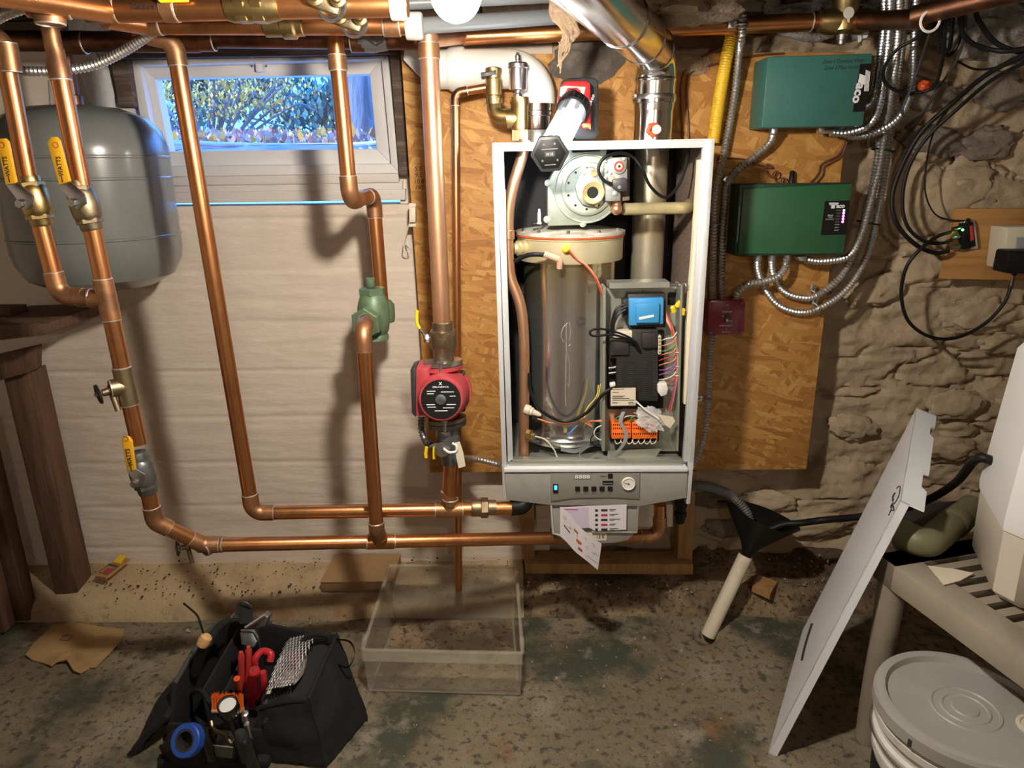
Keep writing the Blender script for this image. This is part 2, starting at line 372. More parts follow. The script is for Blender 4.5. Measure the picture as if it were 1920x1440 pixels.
def text(s, c, h, mat, parent, right=X, up=Z, ext=.0003, name='lettering', shear=0, align='CENTER', w=None, bold=0):
    key = (s, shear, align, bold)
    if key not in TXT:
        cu = bpy.data.curves.new('t', 'FONT'); cu.body = s; cu.align_x = align; cu.align_y = 'CENTER'; cu.shear = shear; cu.size = 1; cu.resolution_u = 2; cu.offset = bold
        to = bpy.data.objects.new('t', cu); me = to.to_mesh()
        TXT[key] = ([v.co.copy() for v in me.vertices], [tuple(p.vertices) for p in me.polygons]); to.to_mesh_clear(); bpy.data.objects.remove(to); bpy.data.curves.remove(cu)
    vv, ff = TXT[key]
    if not vv: return None
    ys = [v.y for v in vv]; xs = [v.x for v in vv]; hh = max(ys)-min(ys); cy = (max(ys)+min(ys))/2; k = h/max(hh, .2)
    kx = k if w is None else w/max(1e-6, max(xs)-min(xs)); cx = (max(xs)+min(xs))/2 if align == 'CENTER' else 0
    nrm = right.cross(up).normalized(); mb = MB()
    mb.add([c+right*((v.x-cx)*kx)+up*((v.y-cy)*k)+nrm*ext for v in vv], ff)
    return ob(name, mb, mat, parent)
# ---------------------------------------------------------------- plumbing builders
def sec(root, a, b, r, mat='copper', n=16, name='pipe_section'): return ob(name, MB().cyl(a, b, r, n), mat, root)
def ringp(root, p, d, r, mat='solder', wd=.0022): return ob('solder_joint', MB().lathe([(r*.98, -wd), (r*1.05, -wd*.5), (r*1.05, wd*.5), (r*.98, wd)], p, d, 16, caps=False), mat, root)
def coup(root, p, d, L_, r, mat='fitting', name='coupling', rings=True):
    d = d.normalized(); k = r*1.14
    o = ob(name, MB().lathe([(r, -L_/2), (k, -L_/2+.001), (k, L_/2-.001), (r, L_/2)], p, d, 16), mat, root)
    if rings:
        for s in (-1, 1): ringp(o, p+d*(s*(L_/2)), d, r*1.04)
    return o
def run(root, pts, r, mat='copper', fmat='fitting', rings=True, bend=1.7, cup=1.35, ends=(0, 0)):
    b = r*bend; n = len(pts); tr = [0]*n
    for i in range(1, n-1):
        a = (pts[i-1]-pts[i]).normalized(); c = (pts[i+1]-pts[i]).normalized(); ang = math.acos(max(-1, min(1, a.dot(c))))
        t = b/math.tan(ang/2); tr[i] = t
        p0 = pts[i]+a*(t+r*cup); p1 = pts[i]+c*(t+r*cup)
        path = [p0]+[arc(pts[i]+a*t, pts[i], pts[i]+c*t, s/8) for s in range(9)]+[p1]
        e = ob('elbow', MB().tube(path, r*1.13, 16), fmat, root)
        if rings: ringp(e, p0, a, r*1.05); ringp(e, p1, c, r*1.05)
    for i in range(n-1):
        d = (pts[i+1]-pts[i]).normalized(); sec(root, pts[i]+d*tr[i], pts[i+1]-d*tr[i+1], r, mat)
def tee(root, p, d, bd, r, L_, BL, mat='fitting'):
    d = d.normalized(); bd = bd.normalized(); k = r*1.14
    mb = MB().lathe([(r, -L_/2), (k, -L_/2+.001), (k, L_/2-.001), (r, L_/2)], p, d, 16); mb.lathe([(k, 0), (k, BL-.001), (r, BL)], p, bd, 16)
    o = ob('tee', mb, mat, root)
    for s in (-1, 1): ringp(o, p+d*(s*L_/2), d, r*1.04)
    ringp(o, p+bd*BL, bd, r*1.04); return o
def handwheel(root, c, d, R_, mat='black_gloss'):
    d = d.normalized(); u, w_ = frame(d); mb = MB().torus(c, d, R_, R_*.17, 32, 8, wob=(8, .07))
    for k in range(4):
        a = k*pi/2+.3; e = u*math.cos(a)+w_*math.sin(a); mb.cyl(c, c+e*R_, R_*.12, 8)
    o = ob('handwheel', mb, mat, root)
    ob('hub', MB().lathe([(R_*.42, -R_*.12), (R_*.42, R_*.1), (R_*.2, R_*.14), (R_*.2, R_*.4), (R_*.05, R_*.45)], c, d, 16), 'steel', o); return o
def hose_bib(label, p, d, R_, r, down, out):      # p on the pipe, d towards the wheel
    t = thing('drain_valve', label, 'valve', p+d*(r*1.2)); d = d.normalized()
    ob('body', MB().lathe([(r*.9, 0), (r*.9, out*.35), (r*1.15, out*.38), (r*1.15, out*.55), (r*.85, out*.58), (r*.75, out*.85), (r*.35, out*.9), (r*.3, out)], p+d*(r*.9), d, 16), 'bronze', t)
    q = p+d*(out*.45+r); ob('spout', MB().tube(fil([q, q+down*.02, q+down*.045], .01), r*.62, 12), 'bronze', t)
    handwheel(t, p+d*(out+r), d, R_); return t
def flex(name, label, pts, r, mat='flex', group=None, st=.0088, n=10, parent=None, cat='conduit', dep=.72):
    q = resample(spl(pts, 14), st/4); m = len(q); rr = [r*((1+dep)/2+(1-dep)/2*(0, 1, 0, -1)[i % 4]) for i in range(m)]
    return ob(name, MB().tube(q, rr, n), mat, parent, ang=60, label=label, cat=None if parent else cat, group=group)
def cord(name, label, pts, r, mat='black', group=None, parent=None, cat='cable', n=8, k=10):
    return ob(name, MB().tube(spl(pts, k), r, n), mat, parent, label=label, cat=None if parent else cat, group=group)
# ================================================================ SETTING
def gridw(xs, zs, fn):
    mb = MB(); nx, nz = len(xs), len(zs); mb.v = [fn(x, z) for z in zs for x in xs]
    mb.f = [(j*nx+i, j*nx+i+1, (j+1)*nx+i+1, (j+1)*nx+i) for j in range(nz-1) for i in range(nx-1)]; return mb
def lin(a, b, n): return [a+(b-a)*i/n for i in range(n+1)]
def fr(x, y, z, o=4): return noise.fractal(V((x, y, z)), .9, 2.0, o)
def skirt(mb, nx, nz, off):               # close a height field into a solid
    k = len(mb.v); bd = [i for i in range(nx)]+[j*nx+nx-1 for j in range(1, nz)]+[(nz-1)*nx+i for i in range(nx-2, -1, -1)]+[j*nx for j in range(nz-2, 0, -1)]
    mb.v += [off(mb.v[i]) for i in bd]; m = len(bd)
    for i in range(m): mb.f.append((bd[i], k+i, k+(i+1) % m, bd[(i+1) % m]))
    mb.f.append(tuple(k+i for i in range(m))[::-1]); return mb
XL, XR, YB, YW, ZC = -1.95, 2.45, -2.6, 2.10, 2.02
WX = .12                                  # where painted concrete meets the rubble wall, behind the board
# floor
hole = PZ(1322, 1188, 0)
xs = sorted(set(lin(XL, XR, 74)+lin(hole.x-.1, hole.x+.1, 20))); ys = sorted(set(lin(YB, 2.06, 76)+lin(hole.y-.1, hole.y+.1, 20)))
def ff(x, y):
    d = math.hypot(x-hole.x, (y-hole.y)); z = .006*fr(x*2.1, y*2.1, 0)
    return V((x, y, z-(.09 if d < .034 else 0)-.01*math.exp(-(d/.06)**2)))
mb = gridw(xs, ys, ff); skirt(mb, len(xs), len(ys), lambda p: V((p.x, p.y, -.2)))
ob('floor', mb, 'floor', kind='structure', ang=80, fix=True)
# sloping concrete curb (left) and dirt-covered curb (right)
def curb(name, x0, x1, mat, rough, seed):
    xs = lin(x0, x1, int((x1-x0)/.02)); ts = lin(0, 1, 16)
    def fn(x, t):
        y = 1.905+.285*t+(.018*fr(x*4, seed, 0) if t < .01 else 0); z = (.004+.055*min(1, t*5)**.7+.048*t+rough*fr(x*9, t*3, seed)*(t > .01)) if t > .01 else -.02
        return V((x, y, z))
    mb = gridw(xs, ts, fn); skirt(mb, len(xs), 17, lambda p: V((p.x, p.y, -.05))); return ob(name, mb, mat, kind='structure', ang=80, fix=True)
curb('curb', XL, .03, 'curb', .006, 3.0); curb('curb_dirt', .03, XR, 'soil', .016, 9.0)
# painted poured-concrete wall, board marks kept as relief
xs = lin(XL, WX, 260); zs = lin(.04, 1.25, 200)
def wf(x, z):
    b = z/.152; k = math.floor(b); e = abs(b-round(b))
    y = YW+.0035*fr(k*5.1, x*.8, 0)+.004*fr(x*1.4, z*2, 2)+.0022*fr(x*5, z*26, 4)+.0035*math.exp(-(e/.035)**2)*(1 if fr(x*1.2, k*3.3, 1) > -.15 else .2)
    return V((x, y, z))
mb = gridw(xs, zs, wf); skirt(mb, 261, 201, lambda p: V((p.x, YW+.16, p.z))); ob('wall_back', mb, 'concrete_paint', kind='structure', ang=80, fix=True)
# rubble wall on the right
xs = lin(WX, XR, 300); zs = lin(.03, 1.70, 215)
def sf(x, z):
    p = V((x*2.3+.3*fr(x*2, z*2, 5), z*4.6+.35*fr(x*2.2, z*2, 8), 1.7)); d, q = noise.voronoi(p)
    e = d[1]-d[0]; c = noise.random if False else None
    cr_ = fr(x*1.5, z*5.2, 9); h = .020*min(1, e*2.2)**.7+.024*noise.noise(q[0]*7.3)+.020*fr(x*2.6, z*8, 3)+.010*fr(x*9, z*20, 6)+.005*fr(x*30, z*36, 2)-.022*math.exp(-(cr_/.045)**2)
    return V((x, YW+.055-h, z))
mb = gridw(xs, zs, sf); skirt(mb, 301, 216, lambda p: V((p.x, YW+.25, p.z))); wall_stone = ob('wall_right_back', mb, 'stone_paint', kind='structure', ang=80, fix=True)
# individual stones standing proud of the parging (pixel centre, half size in pixels, tilt)
ST = [(1800, 355, 78, 62, .1, 0), (1750, 265, 70, 30, .2, 1), (1850, 270, 60, 34, -.1, 1), (1640, 330, 42, 60, 0, 0), (1640, 545, 60, 34, -.2, 0), (1735, 560, 60, 40, .15, 0), (1830, 590, 70, 36, -.1, 0), (1650, 640, 62, 34, .1, 0),
      (1765, 660, 70, 30, .05, 0), (1600, 705, 55, 26, -.1, 0), (1700, 725, 78, 26, .1, 0), (1790, 760, 62, 34, -.05, 0), (1600, 800, 48, 30, .2, 0), (1640, 860, 62, 26, -.15, 0), (1780, 840, 62, 26, .1, 0), (1590, 905, 60, 22, .05, 0),
      (1440, 940, 58, 24, .1, 0), (1530, 985, 64, 26, -.1, 0), (1470, 1040, 50, 24, .1, 0), (1580, 1020, 40, 22, 0, 0), (1360, 990, 46, 22, .1, 1), (1700, 380, 30, 42, .1, 0), (1880, 480, 50, 46, 0, 0), (1880, 170, 60, 40, .2, 1), (1740, 180, 60, 30, 0, 1),
      (1660, 450, 30, 40, 0, 0), (1560, 610, 40, 30, 0, 0), (1880, 645, 46, 24, 0, 0), (1340, 935, 44, 22, 0, 1), (1810, 915, 50, 24, 0, 0)]
for i, (x, y, a, b, t, m) in enumerate(ST):
    if i in (3, 5, 7, 8, 9, 10, 13, 15, 18, 19, 21, 25, 26, 29): continue
    c = P(x, y, YW+.03); k = px(c)
    ob('stone', MB().blob(c, (a*k*.9, .019, b*k*.85), .28, 7, 4, i*1.7, Matrix.Rotation(t, 3, 'Y')), 'stone_bare' if m else 'stone_paint', wall_stone, ang=80)
# upper wall beside the window, sill plate, rim, other walls, ceiling
def struct(name, mb, mat, kind='structure', **k): return ob(name, mb, mat, kind=kind, **k)
wl, wr = P(244, 220, 2.15).x, P(742, 220, 2.15).x
ub = struct('wall_back_upper', MB().box(V(((XL+wl)/2, 2.24, 1.475)), (wl-XL, .18, .45)), 'concrete_paint')
struct('wall_back_upper', MB().box(V(((wr+WX)/2, 2.24, 1.475)), (WX-wr, .18, .45)), 'concrete_paint')
struct('wall_left', MB().box(V((XL-.05, (YB+2.3)/2, 1)), (.1, 2.3-YB, 2.1)), 'concrete_paint')
struct('wall_right', MB().box(V((XR+.05, (YB+2.3)/2, 1)), (.1, 2.3-YB, 2.1)), 'stone_paint')
struct('wall_front', MB().box(V(((XL+XR)/2, YB-.05, 1)), (XR-XL, .1, 2.1)), 'concrete_paint')
struct('trim_1', MB().box(V(((XL+XR)/2, 2.2, 1.715)), (XR-XL, .16, .045), bev=.004), 'wood_sill')
struct('trim_2', MB().box(V(((XL+XR)/2, 2.27, 1.88)), (XR-XL, .06, .28)), 'wood_joist')
ceil = struct('ceiling', MB().box(V(((XL+XR)/2, (YB+2.3)/2, ZC+.02)), (XR-XL, 2.3-YB, .04)), 'wood_joist')
jb = ob('joist', MB().box(V((0, -.17, 1.88)), (.045, 4.82, .28), bev=.002), 'wood_joist', ceil)
for i in range(11):
    if i == 0: jb.location.x += -1.72; continue
    c = jb.copy(); COL.objects.link(c); c.parent = ceil; c.location.x = jb.location.x+.406*i
for i in range(14):       # boards of the floor above
    ob('floorboard', MB().box(V(((XL+XR)/2, 2.1-i*.16, ZC-.005)), (XR-XL-.02, .15, .012)), 'wood_sill' if i % 3 else 'wood_joist', ceil)
# ---- window
def ring4(O, I, Y0, Y1, mat, name, par, bev=.002):
    for i in range(4):
        j = (i+1) % 4; ob(name, MB().slab([O[i], O[j], I[j], I[i]], Y0, Y1, bev), mat, par)
O1 = [(238, 112), (727, 101), (748, 325), (290, 332)]; I1 = [(262, 124), (715, 112), (733, 307), (298, 312)]; G1 = [(290, 148), (693, 139), (706, 279), (318, 284)]
win = struct('window_1', MB().slab(G1, 2.180, 2.184), 'glass')
ring4(O1, I1, 2.125, 2.25, 'window_frame', 'frame', win); ring4(I1, G1, 2.160, 2.20, 'window_frame', 'sash', win)
ob('stop_bead', MB().slab([(255, 118), (720, 106), (720, 110), (256, 122)], 2.118, 2.13), 'window_frame', win)
lt = ob('latch', MB().slab([(466, 99), (496, 98), (496, 110), (490, 112), (492, 134), (480, 134), (478, 112), (468, 112)], 2.135, 2.15, .001), 'window_frame', win)
ob('catch', MB().slab([(466, 98), (497, 97), (497, 106), (467, 107)], 2.10, 2.125, .001), 'gunmetal', lt)
for x in (472, 499): ob('screw', MB().lathe([(.003, 0), (.002, .002)], P(x, 124, 2.15), -Y_, 8), 'gunmetal', lt)
for a, b, c, d, y in ((288, 332, 748, 349, 2.128), (292, 346, 755, 364, 2.135), (296, 361, 760, 382, 2.128)):
    struct('trim_sill', MB().slab([(a, b), (c, b-7), (c, d-7), (a+4, d)], y, 2.22, .002), 'paint_wood')
struct('trim_sill', MB().slab([(90, 150), (232, 146), (262, 240), (96, 240)], 2.145, 2.2, .002), 'paint_wood')
struct('trim_stud', MB().slab([(205, 108), (238, 106), (252, 200), (222, 200)], 2.10, 2.2, .003), 'wood_sill')
struct('trim_stud', MB().slab([(730, 96), (752, 96), (768, 330), (748, 330)], 2.10, 2.2, .003), 'wood_sill')
struct('trim_head', MB().slab([(225, 84), (745, 80), (745, 101), (228, 110)], 2.09, 2.2, .003), 'wood_sill')
struct('wall_patch', MB().blob(P(190, 160, 2.13), (.045, .03, .085), .25, 6, 3, 4), 'parge_white', ang=80)
struct('wall_patch', MB().blob(P(165, 45, 2.12), (.06, .04, .05), .25, 6, 3, 8), 'parge_white', ang=80)
ob('nest_debris', MB().blob(P(312, 368, 2.1), (.022, .018, .012), .5, 12, 3, 3), 'soot', label='small clump of dark debris on the ledge under the window', cat='debris')
# ---- outdoors: window well, leaf litter, shrub, trunk, hedge
wc = P(505, 262, 2.28); Z0 = 1.44
def well(a, z): return V((wc.x+.345*math.cos(a), 2.27+.56*math.sin(a), z+.006*math.sin(z*160)))
A = [[well(pi*i/28, 1.30+(Z0-1.30)*j/10) for i in range(29)] for j in range(11)]
mb = MB()
for j in range(10): mb.strip(A[j], A[j+1])
mb.tube(A[10], .008, 8); ob('window_well', mb, 'well', label='curved metal window well outside the basement window', cat='window well')
def gz(x, y): return Z0-.02+.055*(y-2.6)+.012*fr(x*3, y*3, 1)
def wellcut(x, y): return ((x-wc.x)/.36)**2+((y-2.27)/.575)**2 < 1
xs = lin(-3.2, 1.2, 88); ys = lin(2.3, 5.4, 62); mb = gridw(xs, ys, lambda x, y: V((x, y, gz(x, y)))); nx = len(xs)
mb.f = [f for f in mb.f if not all(wellcut(mb.v[i].x, mb.v[i].y) for i in f)]
struct('ground_outside', mb, 'ground_out', ang=80)
def leafs(name, pts, mat, sz, **k):
    mb = MB()
    for p in pts:
        n = V((R.gauss(0, 1), R.gauss(0, 1), R.gauss(0, 1)+.3)).normalized(); u, w_ = frame(n); s = sz*R.uniform(.6, 1.3)
        mb.add([p-u*s, p+w_*s*.55+n*s*.2, p+u*s*1.1, p-w_*s*.55+n*s*.2], [(0, 1, 2, 3)])
    return ob(name, mb, mat, **k)
lp = []
while len(lp) < 3600:
    x, y = R.uniform(-2.6, .4), 2.36+abs(R.gauss(0, .9))
    if not wellcut(x, y) and y < 5: lp.append(V((x, y, gz(x, y)+R.uniform(0, .05))))
lo_ = leafs('leaf_litter', lp, ['leaf_tan', 'leaf_rust', 'leaf_yellow'], .022, label='dry fallen leaves lying around the window well', cat='leaves', kind='stuff')
lo_.data.polygons.foreach_set('material_index', [R.choice((0, 0, 0, 1, 2)) for _ in lo_.data.polygons])
def bush(name, label, cx, cy, w_, h_, n, mat, sz, z0, yel=False):
    t = thing(name, label, 'bush', V((cx, cy, gz(cx, cy))))
    br = MB(); pts = []
    for i in range(26):
        a = R.uniform(-1, 1); e = V((cx+a*w_, cy+R.uniform(-.25, .25), z0+h_*R.uniform(.3, 1))); b0 = V((cx+a*.12, cy, gz(cx, cy)-.02))
        mid = b0.lerp(e, .5)+V((a*.1, 0, .1)); br.tube(spl([b0, mid, e], 6), .006, 5)
        for k in range(n//26):
            s = R.uniform(.35, 1.05); q = b0.lerp(mid, s*2) if s < .5 else mid.lerp(e, s*2-1)
            pts.append(q+V((R.gauss(0, .06), R.gauss(0, .06), R.gauss(0, .05))))
    ob('branches', br, 'bark', t); leafs('foliage', pts, mat, sz, parent=t, kind='stuff')
bush('shrub', 'shrub with bright yellow autumn leaves outside the window', -1.42, 3.5, .5, .42, 1500, 'leaf_yellow', .011, 1.45)
bush('shrub', 'low green shrub behind the yellow leaves outside the window', -.95, 4.6, 1.3, .7, 6500, 'hedge', .026, 1.4)
bush('shrub', 'dense green bush beside the tree trunk outside the window', -2.3, 4.9, .9, .9, 5200, 'hedge', .026, 1.4)
tp = P(684, 200, 3.3); tz = gz(tp.x, 3.3)
mb = MB().tube([V((tp.x+.01, 3.3, tz-.05)), V((tp.x, 3.3, tz+.12)), V((tp.x, 3.3, tz+.5)), V((tp.x-.03, 3.3, tz+1.5))], [.11, .085, .075, .07], 20)
ob('tree_trunk', mb, 'bark', label='grey tree trunk standing outside the window', cat='tree')
# ---- board behind the boiler and its framing
ob('backer_board', MB().slab([(752, 102), (1604, 98), (1512, 880), (806, 886)], 2.02, 2.032, .001), 'osb', label='large orange strand board fixed to the wall behind the boiler', cat='board')
fm = thing('stud_frame', 'rough timber stud frame below the strand board under the boiler', 'framing', P(1140, 1080, 2.03))
ob('stud', MB().slab([(966, 890), (1002, 890), (1002, 1058), (984, 1060)], 2.034, 2.085, .002), 'wood_stud', fm)
ob('stud', MB().slab([(1276, 884), (1306, 884), (1298, 1058), (1270, 1058)], 2.034, 2.085, .002), 'wood_stud', fm)
ob('plate', MB().slab([(984, 1058), (1300, 1058), (1300, 1078), (986, 1076)], 2.00, 2.085, .003), 'wood_stud', fm)
ob('cleat', MB().slab([(1004, 948), (1262, 946), (1262, 988), (1006, 990)], 2.04, 2.07, .002), 'concrete_paint', fm)
# ---- workbench at the left
bt = thing('workbench', 'old dark timber workbench with board sides in the corner', 'workbench', PZ(90, 1130, .0))
bx = P(85, 1000, 1.99).x
ob('leg', MB().slab([(6, 708), (52, 698), (146, 1112), (104, 1118)], 1.965, 2.05, .003), 'wood_dark', bt)
ob('leg', MB().box(V((bx-.075, 1.93, .42)), (.05, .05, .82), bev=.003), 'wood_dark', bt)
ob('rail', MB().slab([(-40, 676), (50, 655), (50, 700), (-40, 724)], 1.93, 2.0, .003), 'wood_dark', bt)
top = ob('bench_top', MB().slab([(-80, 612), (84, 607), (86, 628), (-80, 648)], 1.78, 2.07, .004), 'wood_dark', bt)
for i in range(5): ob('side_board', MB().box(V((bx-.105, 1.42, .09+.162*i)), (.028, .96, .156), bev=.003), 'ply_dark', bt)
ob('batten', MB().box(V((bx-.085, 1.86, .42)), (.022, .05, .8), bev=.002), 'wood_dark', bt)
ob('shim_block', MB().box(V((P(-4, 605, 1.9).x, 1.94, P(-4, 610, 1.78).z+.0095)), (.075, .07, .02), bev=.002), 'wood_dark', label='small dark wood block on the workbench top', cat='block')
# ================================================================ PLUMBING
r1 = .0176; r2 = .0143; r3 = .0095
def rng(a, b): return (b-a).normalized()
def root_at(pts): return min(pts, key=lambda p: p.z)
def grip(root, pxs, Y, mat='yellow', th=.006): return ob('handle_grip', MB().slab(pxs, Y, Y+th, .0018), mat, root)
# ---- grey expansion tank
c = P(172, 520, 1.86); zt = P(170, 192, 1.80).z; zb = P(230, 556, 1.75).z; rt = .196; Hh = zt-zb
c = V((P(172, 380, 1.86).x, 1.86, zb))
t = thing('expansion_tank', 'large glossy grey expansion tank hanging behind the left copper risers', 'tank', c)
ob('shell', MB().lathe([(.03, 0), (.12, .012), (.17, .038), (.19, .075), (rt, .105), (rt, Hh*.30), (rt*1.012, Hh*.305), (rt*1.012, Hh*.312), (rt, Hh*.317), (rt, Hh*.61), (rt*1.012, Hh*.615), (rt*1.012, Hh*.622), (rt, Hh*.627), (rt, Hh*.72), (rt*1.012, Hh*.725), (rt*1.012, Hh*.732), (rt, Hh*.737), (rt, Hh-.10), (.185, Hh-.06), (.155, Hh-.028), (.10, Hh-.008), (.03, Hh)], c, Z, 56), 'tank', t, ang=30)
ob('nipple', MB().lathe([(.022, Hh-.004), (.022, Hh+.02), (.016, Hh+.022), (.016, Hh+.26)], c, Z, 16), 'copper_dark', t)
# ---- riser A (outer left) with its valve
Y0 = 1.50
a0 = PP([(-70, 62, Y0), (2, 66, Y0), (60, 372, Y0)]); a1 = PP([(72, 405, Y0), (112, 556, Y0), (196, 558, Y0)])
t = thing('copper_pipe', 'leftmost copper riser bending into its neighbour below a yellow-handled valve', 'pipe', a1[1])
run(t, a0, r1); run(t, a1, r1); coup(t, P(16, 108, Y0), rng(a0[1], a0[2]), .05, r1); coup(t, P(158, 558, Y0), X, .03, r1)
def ball_valve(label, a, b, r, mat, hpx, neck, nut, Yh, txt=None, tang=0, cat='valve'):
    d = rng(a, b); L_ = (b-a).length; t = thing('ball_valve', label, cat, b); k = r
    ob('body', MB().lathe([(k*1.12, 0), (k*1.2, L_*.05), (k*1.2, L_*.16), (k*1.38, L_*.2), (k*1.55, L_*.3), (k*1.62, L_*.5), (k*1.55, L_*.7), (k*1.4, L_*.76), (k*1.22, L_*.82), (k*1.22, L_*.95), (k*1.12, L_)], a, d, 24), mat, t, ang=30)
    ob('hex_collar', MB().hexn(a+d*(L_*.17), d, k*1.5, L_*.1), mat, t); ob('hex_collar', MB().hexn(a+d*(L_*.81), d, k*1.46, L_*.1), mat, t)
    n = P(*nut, Yh); c0 = a.lerp(b, .5); ax = V((0, -1, 0))
    ob('stem', MB().cyl(V((n.x, c0.y, n.z)), n+ax*.004, r*.42, 12), 'brass', t)
    lev = ob('lever', MB().slab(neck, Yh-.004, Yh, .0008), 'steel', t)
    ob('nut', MB().hexn(n+ax*.008, ax, r*.48, .009), 'steel', lev)
    g = grip(t, hpx, Yh-.007, th=.009)
    if txt:
        q = P(*txt, Yh-.0075); kx = px(q); u = V((math.cos(tang), 0, math.sin(tang)))
        text('WATTS', q, 9*kx, 'ink', g, right=u, up=V((-u.z, 0, u.x)), w=36*kx, bold=.02)
        text('I', q-u*(23*kx), 12*kx, 'ink', g, right=V((-u.z, 0, u.x)), up=-u)
        e = q+u*(38*kx); ob('emblem', MB().torus(e, Y_, 5*kx, .8*kx, 12, 4), 'ink_orange', g)
    return t
ball_valve('brass ball valve with yellow lever on the leftmost copper riser', P(52, 330, Y0), P(80, 424, Y0), r1, 'brass', [(-8, 268), (-2, 260), (8, 259), (14, 266), (29, 343), (10, 347)], [(9, 344), (29, 340), (62, 368), (62, 386), (46, 394), (34, 386), (30, 372)], (42, 382), Y0-.04, (12, 312), pi/2)
# ---- riser B: top tee, reducer, valve, drain tee, lower valve, long return to boiler
b0 = PP([(86, 18, Y0), (118, 160, Y0), (154, 352, Y0)]); d = rng(b0[0], b0[2])
b1 = PP([(172, 425, Y0), (255, 800, Y0), (261, 832, Y0)]); b2 = PP([(276, 912, Y0), (290, 978, Y0), (382, 1022, Y0+.04), (1237, 1005, 1.80), (1238, 945, 1.80)])
t = thing('copper_pipe', 'long copper return from the second riser along the wall to the boiler base', 'pipe', b2[2])
sec(t, b0[0], P(112, 135, Y0), r1*.8); sec(t, P(112, 135, Y0), b0[2], r1); sec(t, b1[0], P(229, 690, Y0), r1); sec(t, P(236, 722, Y0), b1[2], r1)
run(t, b2, r1); coup(t, P(97, 70, Y0), d, .045, r1*.8)
q = P(108, 118, Y0); ob('reducer', MB().lathe([(r1*.95, -.025), (r1*.95, -.01), (r1*1.16, .004), (r1*1.16, .028)], q, d, 16), 'fitting', t); ringp(t, q+d*.03, d, r1*1.05)
d2 = rng(P(172, 425, Y0), P(232, 700, Y0)); tee(t, P(201, 562, Y0), d2, P(120, 558, Y0)-P(201, 562, Y0), r1, .088, .034)
q = P(236, 724, Y0); d3 = rng(b1[0], b1[2]); tee(t, q, d3, V((-.75, -.6, .0)), r1, .085, .03, 'bronze')
tee(t, P(396, 1021, Y0+.05), X, V((-.4, -.6, -.1)), r1, .06, .02); dm = rng(b2[2], b2[3]); jb_ = on_x(b2[2], b2[3], 714); tee(t, jb_, dm, V((0, -.038, .052)), r1, .07, .034, 'copper')
hose_bib('boiler drain with black handwheel on the tall riser by the wall', q, V((-.72, -.62, -.12)), .019, .0105, V((.25, -.1, -1)), .045)
hose_bib('small drain with black handwheel under the low copper elbow', P(374, 1020, Y0+.04), V((-1, -.35, -.05)), .016, .0085, V((.1, 0, -1)), .04)
ball_valve('weathered ball valve with yellow lever on the second copper riser', P(144, 338, Y0), P(174, 432, Y0), r1, 'bronze', [(88, 268), (94, 257), (104, 256), (110, 264), (130, 340), (110, 347)], [(108, 346), (130, 339), (160, 366), (162, 382), (146, 393), (133, 386), (128, 370)], (140, 380), Y0-.04, (112, 312), pi/2)
ball_valve('dark grey ball valve with yellow lever low on the riser', P(256, 848, Y0), P(279, 925, Y0), r1, 'gunmetal', [(227, 826), (232, 819), (240, 820), (246, 828), (253, 882), (238, 884)], [(238, 883), (254, 880), (272, 890), (272, 902), (260, 914), (248, 910), (247, 898)], (255, 905), Y0-.04, (242, 858), pi/2)
# ---- riser C: down to the low supply line into the boiler
Yc = 1.62
c0 = PP([(250, 60, 1.60), (326, 76, Yc), (474, 962, Yc), (968, 952.6, 1.695)])
t = thing('copper_pipe', 'plain copper riser beside the window turning along the wall into the boiler', 'pipe', c0[2])
run(t, c0, r1); dc = rng(c0[2], c0[3]); jt = P(842, 956, 1.675); tee(t, jt, dc, Z, r1, .07, .03)
u = P(908, 952, 1.686); o = ob('union', MB().hexn(u, dc, .027, .02).lathe([(r1*1.2, -.035), (r1*1.3, -.03), (r1*1.3, -.01)], u, dc, 16).lathe([(r1*1.15, .01), (r1*1.15, .03)], u, dc, 16), 'bronze', t)
ob('black_adapter', MB().tube(fil([P(958, 952, 1.693), P(985, 950, 1.70), P(985, 920, 1.72)], .02), .0215, 16), 'black', t)
# ---- pipe D with green check valve
d0 = PP([(628, 62, 1.66), (657, 378, 1.66), (700, 366, 1.855), (716, 566, 1.855)])
t = thing('copper_pipe', 'copper drop in front of the window with a double elbow offset', 'pipe', d0[3]); run(t, d0, r1); dd = rng(d0[0], d0[1]); coup(t, P(633, 118, 1.66), dd, .03, r1*1.0)
gv = thing('check_valve', 'green cast flow check valve between the two copper drops', 'valve', P(700, 632, 1.80))
g0 = P(697, 545, 1.77); g1 = P(698, 640, 1.80)
ob('body', MB().lathe([(.013, 0), (.034, .002), (.034, .012), (.031, .016), (.036, .026), (.040, .05), (.040, .085), (.036, .10), (.030, .118), (.022, .125)], V((g0.x, 1.775, g1.z+.01)), Z, 28), 'green_valve', gv)
cz = g1.z+.135; cc = V((g0.x, 1.775, cz)); ob('bonnet', MB().hexn(cc, Z, .034, .018), 'green_valve', gv); ob('stem', MB().lathe([(.01, 0), (.012, .004), (.012, .022), (.009, .024)], cc+V((-.003, 0, .01)), Z, 12), 'green_valve', gv)
hp = P(688, 605, 1.73); ob('inlet_hex', MB().hexn(hp, V((-.25, -1, -.1)), .040, .026).lathe([(.03, 0), (.034, .03)], hp, V((.2, 1, .1)), 20), 'green_valve', gv)
ob('outlet', MB().lathe([(.03, -.045), (.033, -.03), (.033, .0), (.024, .012)], P(716, 572, 1.855), rng(d0[2], d0[3])*-1, 20).cyl(P(714, 586, 1.855), V((g0.x, 1.775, P(714, 590, 1.855).z)), .026, 18), 'green_valve', gv)
e0 = [P(688, 605, 1.715), P(680, 612, 1.60), jb_+V((0, -.038, .052))]
